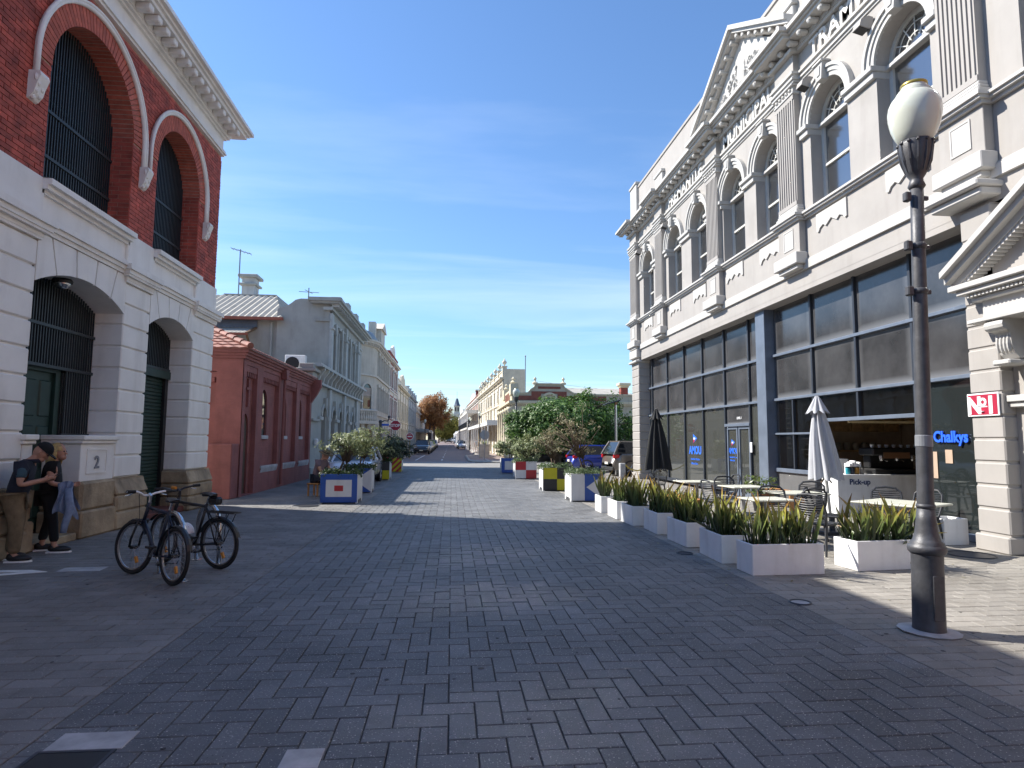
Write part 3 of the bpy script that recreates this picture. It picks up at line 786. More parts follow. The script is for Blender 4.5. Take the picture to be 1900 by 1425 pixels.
# windows
m_sash = mat('window_frame_paint', (.55,.54,.5), .5, var=.05)
for c in WINS:
    ring = []
    for r0, r1, d in ((WW+.0, WW+.1, .05), (WW+.1, WW+.2, .08), (WW+.2, WW+.27, .12)):
        b = MB().prism(arc(c, ZS, r1, 0, PI, 22)+arc(c, ZS, r0, PI, 0, 22), 'x', XW-d, XW+.02); ring.append(T('archivolt', b))
    T('keystone', MB().prism([(c-.1,ZS+WW-.04),(c+.1,ZS+WW-.04),(c+.15,ZS+WW+.34),(c-.15,ZS+WW+.34)], 'x', XW-.19, XW).bev(XW-.23, XW, c-.18, c+.18, ZS+WW+.34, ZS+WW+.4, .01).prism([(c-.05,ZS+WW+.06),(c+.05,ZS+WW+.06),(c+.08,ZS+WW+.26),(c-.08,ZS+WW+.26)], 'x', XW-.21, XW-.185))
    xg = XW+.33
    win = T('window', MB().prism(arch_loop(c-WW+.06, c+WW-.06, Z0, ZS, 16), 'x', xg, xg+.012), m_glass_up)
    fr = MB().holes(arch_loop(c-WW, c+WW, Z0-.01, ZS, 16), [arch_loop(c-WW+.1, c+WW-.1, Z0+.1, ZS, 16)], 'x', xg-.05, .05)
    T('frame', fr, m_sash, win)
    T('transom', MB().bev(xg-.14, xg, c-WW, c+WW, ZS-.1, ZS-.02, .01).bev(xg-.09, xg, c-WW, c+WW, ZS-.02, ZS+.04, .01), None, win)
    T('meeting_rail', MB().box(xg-.045, xg, c-WW+.1, c+WW-.1, 8.14, 8.2), m_sash, win)
    b = MB()
    for k in range(1, 6):
        a_ = PI*k/6; b.tube([(xg-.02, c+.2*math.cos(a_), ZS+.2*math.sin(a_)), (xg-.02, c+.6*math.cos(a_), ZS+.6*math.sin(a_))], .014, 4)
    b.tube([(xg-.02, q[0], q[1]) for q in arc(c, ZS+.03, .24, 0, PI, 10)], .014, 4); b.tube([(xg-.02, q[0], q[1]) for q in arc(c, ZS+.03, .44, 0, PI, 12)], .012, 4)
    T('glazing_bars', b, m_sash, win)
    b = MB(); rows = []
    for k in range(20):
        yy = c-WW+.1+k*(.52/19); rows.append((xg+.09+.03*math.sin(k*1.9), yy))
    b.grid([[(x, y_, 7.2) for x, y_ in rows], [(x, y_, 9.1) for x, y_ in rows]]); T('curtain', b, m_curt, win)
    T('room_back', MB().box(xg+.45, xg+.47, c-WW-.2, c+WW+.2, Z0-.1, ZS+.9), m_rm, win)
    # apron with a scalloped edge
    ap = [(c-.55,6.93),(c-.55,6.52),(c-.48,6.5),(c-.42,6.58),(c-.3,6.63),(c-.2,6.56),(c-.1,6.62),(c,6.68),(c+.1,6.62),(c+.2,6.56),(c+.3,6.63),(c+.42,6.58),(c+.48,6.5),(c+.55,6.52),(c+.55,6.93)]
    T('apron', MB().prism(ap, 'x', XW-.035, XW))
# impost bands between and beside the windows
edges = []
for (a, c) in zip(PIL[:-1], PIL[1:]):
    y0, y1 = a[1], c[0]; ws = sorted(w_ for w_ in WINS if y0 < w_ < y1); cur = y0
    for w_ in ws: edges.append((cur, w_-WW)); cur = w_+WW
    edges.append((cur, y1))
for y0, y1 in edges:
    T('impost', MB().bev(XW-.08, XW+.345, y0-.008, y1+.008, ZS-.26, ZS-.12, .01).bev(XW-.14, XW+.36, y0-.03, y1+.03, ZS-.12, ZS+.0, .015))
# pediment over the middle bay
pa, pc, pz0, pz1 = 13.75, 19.2, 11.74, 13.78; pm = (pa+pc)/2
T('tympanum', MB().prism([(pa+.2,pz0),(pc-.2,pz0),(pm,pz1-.2)], 'x', XW-.12, XW+.2))
for sg in (-1, 1):
    e = pa-.25 if sg < 0 else pc+.25
    b = MB()
    for d, o1, o2 in ((.26,-.3,-.18),(.42,-.18,-.08),(.52,-.08,.06)):
        b.prism([(e, pz0+o1+.26), (pm, pz1+o1), (pm, pz1+o2), (e, pz0+o2+.26)], 'x', XW-d, XW+.2)
    T('raking_cornice', b)
    n = 8
    for k in range(n):
        f = (k+.5)/n; yy = e+(pm-e)*f; zz = pz0-.14+.26+(pz1-.26-pz0)*f
        T('modillion', MB().bev(XW-.38, XW-.12, yy-.07, yy+.07, zz-.18, zz-.05, .02))
b = MB(); rr = random.Random(3)
for k in range(70):
    f = rr.uniform(-.8, .8); h = (1-abs(f))*1.35
    z = pz0+.1+rr.random()*max(.05, h*.8); yy = pm+f*2.0
    b.torus((XW-.14, yy, z), rr.uniform(.05,.12), .028, 'x', 9, 4)
b.lathe([(.02,12.0),(.2,12.1),(.26,12.4),(.2,12.7),(.03,12.85)], XW-.1, pm, 12, .5, 1)
T('carved_relief', b, kind='stuff')
# raised lettering on the frieze
lettering('FREMANTLE', .6, .05, m_letter, t_tr, (XW-.025, 21.32, 10.77), '-x', .012, 1.02, 'raised white capitals FREMANTLE')
lettering('MUNICIPAL', .6, .05, m_letter, t_tr, (XW-.025, 16.5, 10.77), '-x', .012, .98, 'raised white capitals MUNICIPAL')
lettering('TRAMWAYS', .6, .05, m_letter, t_tr, (XW-.025, 11.6, 10.77), '-x', .012, 1.02, 'raised white capitals TRAMWAYS')
for yy in (23.05, 13.3, 11.2, 26.5):
    t = thing('flood_light', {23.05:'small floodlight box on the facade below the word FREMANTLE', 13.3:'small floodlight box on the facade right of the middle window pair', 11.2:'small floodlight box on the facade below the word TRAM', 26.5:'small floodlight box on the facade near the far corner'}[yy], 'light', (XW-.02, yy, 10.2), 0, 'facade floodlights')
    obj('housing', MB().prism([(-.26,.0),(-.3,-.14),(-.08,-.2),(0,-.1),(0,.06),(-.1,.08)], 'y', -.12, .12), m_cream_r, t)
    obj('lens', MB().prism([(-.29,-.145),(-.09,-.2),(-.09,-.21),(-.29,-.155)], 'y', -.1, .1), m_black, t)
# ---- ground floor piers
def pier(y0, y1, x0, x1, joints, top):
    pr = T('pier', MB().box(x0+.02, x1-.02, y0+.02, y1-.02, 0, top), m_cream_r)
    zz = [0, .27] + joints + [top]
    for k, (a, c) in enumerate(zip(zz[:-1], zz[1:])):
        e = .05 if k == 0 else 0
        T('rusticated_block', MB().bev(x0-e, x1, y0-e*.4, y1+e*.4, a+(.012 if k else 0), c-.012, .02), m_cream_r, pr)
js = [.66+.355*k for k in range(14)]
pier(8.62, 9.2, 8.3, 8.9, [z for z in js if z < 5.2], 5.42)
pier(26.95, 28.0, 8.3, 8.88, [z for z in js if z < 5.2], 5.42)
T('pier_cap', MB().bev(8.16, 8.9, 26.9, 28.06, 5.2, 5.3, .02).bev(8.2, 8.9, 26.92, 28.04, 5.42, 5.8, .02))
T('pier_cap', MB().bev(7.95, 8.6, 8.45, 9.55, 5.62, 5.72, .02).bev(8.05, 8.6, 8.5, 9.5, 5.5, 5.62, .02))
# entrance wall and pedimented doorway at the near end
DW = [(6.35, 0.0), (8.3, 0.0), (8.3, 2.2)]
T('entrance_wall', MB().holes([(YA,0),(8.62,0),(8.62,5.42),(YA,5.42)], [arch_loop(6.45, 8.15, .02, 2.35, 14)], 'x', 8.52, .34), m_cream_r)
T('entrance_door', MB().box(8.8, 8.84, 6.4, 8.2, 0, 3.3), m_green)
T('door_archivolt', MB().prism(arc(7.3, 2.35, 1.07, 0, PI, 20)+arc(7.3, 2.35, .86, PI, 0, 20), 'x', 8.43, 8.53))
T('door_impost', MB().bev(8.4, 8.6, 8.12, 8.62, 2.2, 2.28, .01).bev(8.36, 8.6, 8.1, 8.62, 2.28, 2.38, .01)); T('door_impost', MB().bev(8.4, 8.6, YA, 6.48, 2.2, 2.38, .01))
for yc in (8.42, 6.18):
    b = MB().prism([(8.5,3.5),(8.08,3.5),(8.04,3.42),(8.1,3.34),(8.18,3.3),(8.2,3.12),(8.26,2.98),(8.32,2.92),(8.5,2.9)], 'y', yc-.13, yc+.13)
    b.lathe([(.09,yc-.16),(.1,yc-.1),(.1,yc+.1),(.09,yc+.16)], 0, 0, 12)
    n0 = len(b.v)-48
    b.v[n0:] = [(8.12+x, z, 3.42+y) for x, y, z in b.v[n0:]]
    for k in range(4): b.ball((8.2, yc-.09+k*.06, 3.14), (.05,.03,.14), 7, 6)
    b.bev(8.12, 8.5, yc-.15, yc+.15, 2.82, 2.9, .02)
    T('console', b)
T('door_entablature', MB().bev(8.0, 8.6, 5.75, 8.85, 3.5, 3.56, .01).box(8.2, 8.6, 5.85, 8.75, 3.56, 3.86).bev(8.1, 8.6, 5.75, 8.85, 3.86, 3.92, .01).bev(7.98, 8.6, 5.6, 9.0, 3.98, 4.06, .01).bev(7.92, 8.6, 5.5, 9.1, 4.06, 4.15, .01).box(8.12, 8.6, 5.78, 8.82, 3.92, 3.98))
T('door_tympanum', MB().prism([(5.5,4.15),(9.1,4.15),(7.3,5.2)], 'x', 8.3, 8.5), m_cream_r)
for e in (5.4, 9.2):
    b = MB()
    for d, o1, o2 in ((.32,-.02,.1),(.44,.1,.2),(.52,.2,.3)): b.prism([(e,4.12+o1),(7.3,5.26+o1),(7.3,5.26+o2),(e,4.12+o2)], 'x', XW-d, XW+.12)
    T('raking_cornice', b)
    b = MB()
    for k in range(26):
        f = .1+.88*k/26; yy = e+(7.3-e)*f; zz = 4.08+1.14*f; b.box(XW-.3, XW-.1, yy-.025, yy+.025, zz-.05, zz+.03)
    T('dentils', b, kind='stuff')
b = MB()
for k in range(44): b.box(8.03, 8.2, 5.8+k*.07, 5.84+k*.07, 3.925, 3.975)
T('dentils', b, kind='stuff')
# red number plaque on the pier
t = thing('number_sign', 'red and white No1 plaque on the pale pier beside the doorway', 'sign', (8.29, 8.94, 2.26))
obj('plate', MB().bev(-.02, 0, -.29, .29, -.18, .18, .004), m_plain_white, t)
obj('field', MB().box(-.024, -.019, -.265, .265, -.158, .158), m_sign_red, t)
lettering('N', .36, .006, m_plain_white, t, (8.265, 9.09, 2.13), '-x', .016, .95)
lettering('o', .26, .007, m_plain_white, t, (8.264, 8.93, 2.24), '-x', .008, 1.0)
lettering('1', .36, .006, m_plain_white, t, (8.265, 8.79, 2.13), '-x', .016, 1.0)
obj('underline', MB().box(-.028, -.024, -.09, .09, -.04, -.025).lathe([(.03,-.11),(.03,-.1)], -.026, 0, 10), m_plain_white, t)

# ---- shopfront: steel post, mullions, transoms, panes (each its own part)
XG = 8.8
T('steel_post', MB().bev(8.52, 8.95, 16.12, 16.62, 0, 5.42, .008), m_steel_lt)
def mull(y, z0, z1, wd=.035, x0=None): return T('mullion', MB().bev((x0 or XG)-.07, XG+.05, y-wd, y+wd, z0, z1, .006), m_steel)
def trans(z, y0, y1, h=.035, mt=None): return T('transom', MB().bev(XG-.09, XG+.05, y0, y1, z-h, z+h, .006), mt or m_steel_lt)
A = [26.95, 26.45, 24.54, 22.7, 20.97, 19.2, 17.53, 16.62]
Bm = [16.12, 14.28, 12.62, 10.94, 9.2]
for y in A[1:-1]: mull(y, .1, 5.4)
for y in Bm[1:-1]: mull(y, 2.8 if y == 12.62 else .0, 5.4)
for seq in (A, Bm):
    trans(4.0, seq[-1], seq[0]); trans(2.8, seq[-1], seq[0]); trans(5.36, seq[-1], seq[0], mt=m_steel)
trans(.16, 19.2, 26.95, .06, m_steel); trans(.16, 16.62, 17.53, .06, m_steel)
for seq in (A, Bm):
    for a, c in zip(seq[:-1], seq[1:]):
        for z0, z1 in ((4.03,5.33),(2.83,3.97)):
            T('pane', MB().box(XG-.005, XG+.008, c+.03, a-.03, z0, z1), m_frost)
# lower panes of the office half
for a, c in zip(A[:-1], A[1:]):
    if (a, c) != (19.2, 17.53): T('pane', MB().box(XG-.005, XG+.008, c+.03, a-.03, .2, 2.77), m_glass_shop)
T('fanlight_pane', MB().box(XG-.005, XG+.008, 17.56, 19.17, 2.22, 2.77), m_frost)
lettering('LEVEL 1', .1, .004, m_plain_white, t_tr, (XG-.012, 18.3, 2.36), '-x', .002)
trans(2.18, 17.53, 19.2, .045)
for ya, yb in ((17.6, 18.33), (18.4, 19.13)):
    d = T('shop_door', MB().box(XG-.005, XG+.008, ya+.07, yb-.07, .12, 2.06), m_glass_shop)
    b = MB()
    for q in ((ya,ya+.07,.02,2.14),(yb-.07,yb,.02,2.14),(ya+.07,yb-.07,.02,.14),(ya+.07,yb-.07,2.05,2.14)): b.box(XG-.04, XG+.03, *q)
    T('door_frame', b, m_steel_lt, d)
    T('door_handle', MB().tube([(XG-.08,(yb-.1) if ya < 18 else ya+.1,.85),(XG-.08,(yb-.1) if ya < 18 else ya+.1,1.35)], .015, 6), m_chrome, d)
T('intercom', MB().bev(XG-.1, XG-.07, 17.38, 17.5, 1.35, 1.65, .01), m_plain_white)
# office logo on the glass: pennant and writing, twice
m_lb = mat('vinyl_blue', (.03,.16,.75), .4, var=0)
def logo(y, z, s):
    x = XG-.008
    T('logo_flag', MB().prism([(y+.16*s,z+.52*s),(y-.2*s,z+.36*s),(y+.16*s,z+.18*s)], 'x', x-.003, x), m_lb)
    T('logo_flag', MB().prism([(y+.16*s,z+.34*s),(y-.02*s,z+.3*s),(y+.14*s,z+.18*s)], 'x', x-.006, x-.0035), m_sign_red)
    T('logo_flag', MB().prism([(y+.1*s,z+.4*s),(y-.08*s,z+.36*s),(y+.1*s,z+.3*s)], 'x', x-.009, x-.0065), m_plain_white)
    lettering('AMOU', .4*s, .004, m_lb, t_tr, (x, y, z-.2*s), '-x', .012*s, .95, 'blue window lettering AMOU')
    lettering('Australian Maritime', .105*s, .004, m_lb, t_tr, (x, y, z-.42*s), '-x', .002, 1.0)
    lettering('Officers Union', .105*s, .004, m_lb, t_tr, (x, y+.08*s, z-.58*s), '-x', .002, 1.0)
logo(21.85, 1.42, 1.0); logo(18.78, 1.42, .62)
# office interior
T('office_back_wall', MB().box(11.0, 11.1, 16.2, 27.9, 0, 5.4), mat('office_wall', (.6,.6,.53), .9))
T('office_floor', MB().box(8.86, 13.2, 9.2, 26.95, -.1, .02), mat('shop_floor', (.2,.19,.17), .6))
T('office_blind', MB().box(9.0, 9.04, 23.6, 23.85, .2, 5.2), m_curt)
t = thing('red_board', 'red display board behind the office window near the far pier', 'board', (9.2, 24.9, .02))
obj('panel', MB().bev(-.03, .03, -.4, .4, .1, .85, .01), m_sign_red, t); obj('foot', MB().box(-.15, .15, -.3, .3, 0, .1), m_steel, t)
# cafe half: side window with bench panel, hatch, doorway
mull(15.2, .92, 2.8, .03)
trans(1.88, 14.28, 16.12, .025); trans(.92, 14.28, 16.12, .05)
for ya, yb in ((14.31,15.17),(15.23,16.09)):
    for z0, z1 in ((.97,1.855),(1.905,2.77)): T('pane', MB().box(XG-.005, XG+.008, ya, yb, z0, z1), m_glass_cafe)
T('stall_riser', MB().box(XG-.03, XG+.06, 14.28, 16.12, 0, .87), mat('grey_panel', (.12,.12,.12), .6))
trans(2.18, 10.94, 14.28, .04); mull(12.62, 2.18, 2.8)
for ya, yb in ((10.97,12.59),(12.65,14.25)): T('pane', MB().box(XG-.005, XG+.008, ya, yb, 2.22, 2.77), m_glass_cafe)
dk = T('shop_door', MB().box(XG+.01, XG+.02, 9.24, 10.9, .12, 2.77), m_glass_dark)
trans(.07, 9.2, 10.94, .06)
m_chalk = mat('neon_blue', (.02,.13,.9), .5, var=0)
lettering('Chalkys', .27, .02, m_chalk, t_tr, (XG-.02, 10.2, 1.68), '-x', .008, .9, 'blue lettering Chalkys on the dark door glass')
T('notice', MB().box(XG-.004, XG+.0, 10.55, 10.72, 1.02, 1.5), mat('paper', (.45,.33,.24), .9)); T('notice', MB().box(XG-.004, XG+.0, 10.2, 10.36, 1.3, 1.54), mat('paper', (.45,.33,.24), .9))
b = MB()
for k in range(9): b.box(XG-.008, XG-.006, 15.42, 15.42+random.uniform(.14,.25), 1.5+k*.13, 1.512+k*.13)
for k in range(5): b.box(XG-.008, XG-.006, 14.5, 14.5+random.uniform(.2,.5), 1.35+k*.13, 1.36+k*.13)
T('menu_lines', b, m_black, kind='stuff')
m_wood = mat('timber_veneer', (.42,.25,.11), .6, var=.3, vs=6)
T('cafe_back_wall', MB().box(12.2, 12.3, 9.2, 16.0, 0, 5.5).box(8.9, 12.3, 15.85, 15.95, 0, 5.5), mat('cafe_wall', (.42,.32,.22), .9))
for k in range(7): T('wall_cupboard', MB().bev(11.8, 12.2, 11.6+k*.6, 12.18+k*.6, 2.15, 2.75, .01), m_wood)
for k in range(6): T('wall_cupboard', MB().bev(9.2+k*.45, 9.63+k*.45, 15.5, 15.85, 1.95, 2.55, .01), m_wood)
T('shelf', MB().box(9.2, 12.0, 15.55, 15.85, 1.42, 1.46), m_wood)
t = thing('pendant_batten', 'long thin light batten hanging over the cafe counter', 'light', (10.2, 13.2, 2.1))
obj('batten', MB().box(-1.3, 1.6, -.03, .03, 0, .05), mat('batten', (.75,.6,.35), .5), t); obj('cord', MB().tube([(-.8,0,.05),(-.8,0,3.3)], .005, 4).tube([(.8,0,.05),(.8,0,3.3)], .005, 4), m_black, t)
ct = thing('service_counter', 'white cafe counter with Pick-up written on its front', 'counter', (9.8, 13.6, .02))
obj('body', MB().bev(-1.15, 1.4, -.3, .3, 0, .88, .005), m_boxwhite, ct)
obj('worktop', MB().bev(-1.18, 1.43, -.33, .33, .88, .92, .005), m_boxwhite, ct)
lettering('Pick-up', .17, .006, mat('navy', (.01,.03,.12), .5, var=0), ct, (9.18, 13.295, .72), '-y', .004)
cm = thing('coffee_machine', 'black espresso machine with cups on top on the cafe counter', 'coffee machine', (10.15, 13.6, .945))
obj('base', MB().bev(-.55, .65, -.24, .24, 0, .12, .02), m_black, cm)
obj('column', MB().bev(-.5, .6, .0, .24, .12, .42, .02), m_black, cm)
obj('top_box', MB().bev(-.6, .7, -.26, .26, .42, .6, .03), m_black, cm)
obj('front_plate', MB().bev(-.35, .3, -.275, -.255, .36, .5, .01), mat('walnut', (.2,.1,.05), .4), cm)
for k in range(3): obj('group_head', MB().lathe([(.04,.3),(.05,.34),(.05,.42)], -.3+k*.38, -.12, 10).tube([(-.3+k*.38,-.15,.32),(-.3+k*.38,-.34,.3)], .014, 6), m_chrome, cm)
cup = MB().lathe([(.025,0),(.04,.05),(.042,.07),(.036,.07)], n=8).mesh('cup', m_plain_white)
for k in range(13): link('cup', cup, cm, (-.5+k*.09, -.1+.12*(k % 2), .6))
for k, (mt_, x) in enumerate(((mat('teal', (.02,.25,.3), .4), 8.98), (m_steel, 9.09), (mat('ochre', (.45,.22,.03), .5), 9.2), (mat('kraft', (.3,.27,.22), .7), 9.32))):
    t = thing('canister', ['teal canister on the cafe counter', 'dark canister on the cafe counter beside the teal one', 'ochre canister on the cafe counter', 'kraft coloured canister on the cafe counter'][k], 'canister', (x, 13.42, .942))
    obj('tin', MB().lathe([(.045,0),(.05,.02),(.05,.14),(.045,.15)], n=12), mt_, t, smooth=True); obj('lid', MB().lathe([(.052,.15),(.052,.17),(.02,.175)], n=12), m_black, t)
t = thing('bag_stack', 'pile of white paper bags on the cafe counter', 'bags', (9.28, 13.66, .942))
for k in range(5): obj('bag', MB().bev(-.16+k*.06, -.1+k*.06, -.1, .1, 0, .24+.03*(k % 3), .015), m_plain_white, t)
jar = MB().lathe([(.07,0),(.075,.03),(.075,.16),(.06,.18),(.06,.2)], n=12).mesh('jar', mat('jar_cream', (.32,.27,.2), .4))
for k in range(8):
    tag(link('storage_jar', jar, None, (9.5+k*.25, 15.68, 1.462)), 'cream storage jar on the shelf behind the coffee machine', 'jar', 'jars on the cafe shelf')
bx = thing('white_fridge', 'white appliance behind the grey umbrella inside the cafe', 'appliance', (9.35, 14.6, .02)); obj('cabinet', MB().bev(-.25,.25,-.3,.3,0,1.25,.01), m_boxwhite, bx); obj('handle', MB().box(-.2,-.17,-.32,-.3,.6,1.0), m_chrome, bx)
for y, lab, c1 in ((15.6, 'small potted plant on the cafe window ledge', None), (14.75, 'brown box on the cafe window ledge', 1)):
    if c1: t = thing('ledge_box', lab, 'box', (9.05, y, .93)); obj('carton', MB().bev(-.12,.12,-.2,.2,0,.2,.005), mat('cardboard', (.4,.28,.16), .8), t); obj('flap', MB().box(-.12,.12,-.2,-.05,.2,.206), m_soil, t)
    else:
        t = thing('potted_plant', lab, 'plant', (9.05, y, .93)); obj('pot', MB().lathe([(.09,0),(.12,.18),(.13,.2)], n=12), mat('terracotta', (.3,.16,.08), .8), t)
        b = MB()
        for k in range(14):
            a_ = k*2.4; b.prism([(0,0),(.05,.08),(.02,.2),(-.03,.1)], 'y', -.002, .002)
        obj('leaves', b, m_green, t)
T('window_ledge', MB().box(8.86, 9.25, 14.28, 16.0, .88, .925), m_wood)
# ------------------------------------------------------------------ red chapel
m_redp = mat('red_painted_brick', (.28,.10,.09), .75, var=.14, vs=2, bump=.2, bs=45, streak=.45, brick=.6)
m_tile = mat('terracotta_tile', (.24,.085,.06), .7, var=.35, vs=5, bump=.3, bs=30)
m_ledge = mat('ledge_white', (.45,.45,.47), .7, var=.2)
t_ch = thing('red_chapel', 'low red painted brick chapel with lancet windows and a tiled roof', 'building', (-9, 23, 0))
XC = -6.0; CY0, CY1 = 18.45, 27.25
def K(name, mb, mt=None, par=None, **k): return obj(name, mb, mt or m_redp, par or t_ch, w=True, **k)
PAN = [(18.7, 19.75), (20.35, 22.2), (22.8, 24.66), (25.2, 26.95)]
wins = [None, 20.98, 23.4, 25.75]
loops = [[(a,.82),(c,.82),(c,3.83),(a,3.83)] for a, c in PAN]; loops[0] = [(18.7,.02),(19.75,.02),(19.75,3.83),(18.7,3.83)]
K('wall', MB().holes([(CY0,0),(CY1,0),(CY1,4.0),(CY0,4.0)], loops, 'x', XC, -.14))
K('core', MB().box(-13, XC-.3, CY0+.3, CY1, 0, 4.1))
for i, (a, c) in enumerate(PAN):
    z0 = .82 if i else .02
    if i: hole = arch_loop(wins[i]-.36, wins[i]+.36, 1.78, 2.75, 10)
    else: hole = arch_loop(18.86, 19.5, .04, 1.95, 10)
    # pointed head: stretch the round one
    hole = [(y, z if z < (2.75 if i else 1.95) else (2.75 if i else 1.95)+(z-(2.75 if i else 1.95))*1.45) for y, z in hole]
    pn = K('recessed_panel', MB().holes([(a,z0),(c,z0),(c,3.83),(a,3.83)], [hole], 'x', XC-.14, -.16))
    K('glazing' if i else 'door', MB().prism(hole, 'x', XC-.21, XC-.19), m_glass_dark if i else mat('brown_door', (.08,.05,.03), .6), pn)
    n = int((c-a)/.16)
    for k in range(n): K('dentil', MB().box(XC-.14, XC-.03, a+.04+k*(c-a)/n, a+.04+k*(c-a)/n+.07, 3.5, 3.64), None, pn)
    K('dentil_band', MB().box(XC-.14, XC-.02, a, c, 3.64, 3.82), None, pn)
    if i:
        K('sill', MB().bev(XC-.2, XC-.06, wins[i]-.36, wins[i]+.36, 1.66, 1.78, .01), m_ledge, pn)
        K('ledge', MB().box(XC-.14, XC+.04, a, c, .74, .815).add([(XC+.04,a,.74),(XC+.04,c,.74),(XC+.0,c,.6),(XC+.0,a,.6)], [(0,1,2,3)]), m_ledge, pn)
cr = K('cross_relief', MB().box(XC-.14, XC-.07, 19.2, 19.29, 2.62, 3.45).box(XC-.14, XC-.072, 19.04, 19.45, 3.12, 3.2))
K('string_course', MB().box(-13, XC+.05, CY0-.05, CY1, 3.98, 4.06).box(-13, XC+.1, CY0-.1, CY1, 4.06, 4.14).box(-13, XC+.16, CY0-.16, CY1+.1, 4.14, 4.24))
K('rain_hopper', MB().prism([(22.38,3.75),(22.62,3.75),(22.7,4.1),(22.3,4.1)], 'x', XC+.02, XC+.2).tube([(XC+.1,22.5,3.75),(XC+.08,22.5,.1)], .05, 8))
K('end_corbel', MB().prism([(XC,4.2),(XC+.4,4.2),(XC+.4,3.9),(XC+.25,3.6),(XC,3.2)], 'y', 27.05, 27.3))
# near end wall with a sunk panel and three corbels
K('end_wall', MB().holes([(-13,0),(XC-.02,0),(XC-.02,4.0),(-13,4.0)], [[(-8.6,.3),(-6.75,.3),(-6.75,3.6),(-8.6,3.6)]], 'y', CY0, .14))
K('end_panel', MB().box(-8.7, -6.7, CY0+.14, CY0+.2, .3, 3.6))
for k in range(4): K('corbel', MB().bev(-8.4+k*.45, -8.15+k*.45, CY0+.02, CY0+.16, 3.28, 3.42, .02))
K('corbel_band', MB().box(-8.6, -6.75, CY0+.03, CY0+.16, 3.42, 3.58))
K('buttress', MB().bev(-6.9, -6.03, 17.85, 18.44, 0, 1.52, .02))
# hipped roof: stepped courses of rolled tiles
ex0, ey0, ez = XC+.22, CY0-.2, 4.24; rx, ry, rz_ = -9.4, 22.1, 5.9
b = MB(); n = 13
for k in range(n):
    f0, f1 = k/n, (k+1)/n
    za, zb = ez+(rz_-ez)*f0+.03, ez+(rz_-ez)*f1
    xa, xb_ = ex0+(rx-ex0)*f0, ex0+(rx-ex0)*f1; ya, yb = ey0+(ry-ey0)*f0, ey0+(ry-ey0)*f1
    for rows in ('front', 'end'):
        m_ = 60 if rows == 'front' else 44
        r0, r1, r2 = [], [], []
        for j in range(m_+1):
            wv = .022*abs(math.sin(j*PI/2))
            if rows == 'front':
                y0_ = ya+(CY1+.1-ya)*j/m_; y1_ = yb+(CY1+.1-yb)*j/m_; r0.append((xa,y0_,za-.05)); r1.append((xa,y0_,za+wv)); r2.append((xb_,y1_,zb+wv))
            else:
                x0_ = xa+(-12.6-xa)*j/m_; x1_ = xb_+(-12.6-xb_)*j/m_; r0.append((x0_,ya,za-.05)); r1.append((x0_,ya,za+wv)); r2.append((x1_,yb,zb+wv))
        b.grid([r0, r1, r2])
rf = K('roof', b, m_tile, kind='stuff')
p0, p1 = Vector((ex0, ey0, ez+.06)), Vector((rx, ry, rz_+.06))
for k in range(11):
    a, c = p0.lerp(p1, k/11), p0.lerp(p1, (k+1.12)/11)
    K('hip_tile', MB().tube([tuple(a+Vector((0,0,.02))), tuple(c+Vector((0,0,-.01)))], [.1,.085], 8), m_tile, t_ch)
for k in range(10): K('ridge_tile', MB().tube([(rx,ry+k*.52,rz_+.07),(rx,ry+k*.52+.56,rz_+.06)], [.13,.12], 8), m_tile, t_ch)

# ------------------------------------------------------------------ grey-green stucco terrace with gabled end
m_gg = mat('greygreen_stucco', (.38,.385,.355), .8, var=.08, vs=1.5, bump=.1, streak=.35)
m_ggt = mat('greygreen_trim', (.45,.47,.45), .7, var=.08, vs=3, streak=.3)
m_ggd = mat('greygreen_shutter', (.11,.14,.135), .6, var=.15)
t_gg = thing('grey_stucco_building', 'grey-green stucco two-storey building with tall shutters and bracketed balcony', 'building', (-9, 34, 0))
XQ = -6.1
def Q(name, mb, mt=None, par=None, **k): return obj(name, mb, mt or m_gg, par or t_gg, w=True, **k)
UPW = [(31.75,32.6),(33.55,34.45),(36.4,37.25),(38.1,38.95)]
LOW = [(29.85,30.75),(32.2,33.2),(34.1,35.1),(36.3,37.3),(38.3,39.3)]
Q('core', MB().box(-8.6, XQ-.35, 31.15, 42, 0, 8.0).box(-14, XQ-.35, 27.35, 31.15, 0, 4.3))
Q('upper_wall', MB().holes([(31.1,4.3),(42,4.3),(42,8.05),(31.1,8.05)], [[(a,5.1),(c,5.1),(c,7.45),(a,7.45)] for a, c in UPW], 'x', XQ, -.3))
Q('lower_wall', MB().holes([(27.35,0),(42,0),(42,4.3),(27.35,4.3)], [arch_loop(a, c, .15, 2.75, 10) for a, c in LOW], 'x', XQ, -.3))
for a, c in UPW:
    wn = Q('tall_shutter', MB().box(XQ-.3, XQ-.24, a, c, 5.1, 7.45), m_ggd)
    Q('surround', MB().box(XQ, XQ+.06, a-.12, a, 5.1, 7.3).box(XQ, XQ+.06, c, c+.12, 5.1, 7.3).box(XQ, XQ+.1, a-.15, c+.15, 7.45, 7.6), m_ggt, wn)
    Q('keystone', MB().prism([((a+c)/2-.1,7.0),((a+c)/2+.1,7.0),((a+c)/2+.2,7.55),((a+c)/2-.2,7.55)], 'x', XQ-.1, XQ+.16), m_ggt, wn)
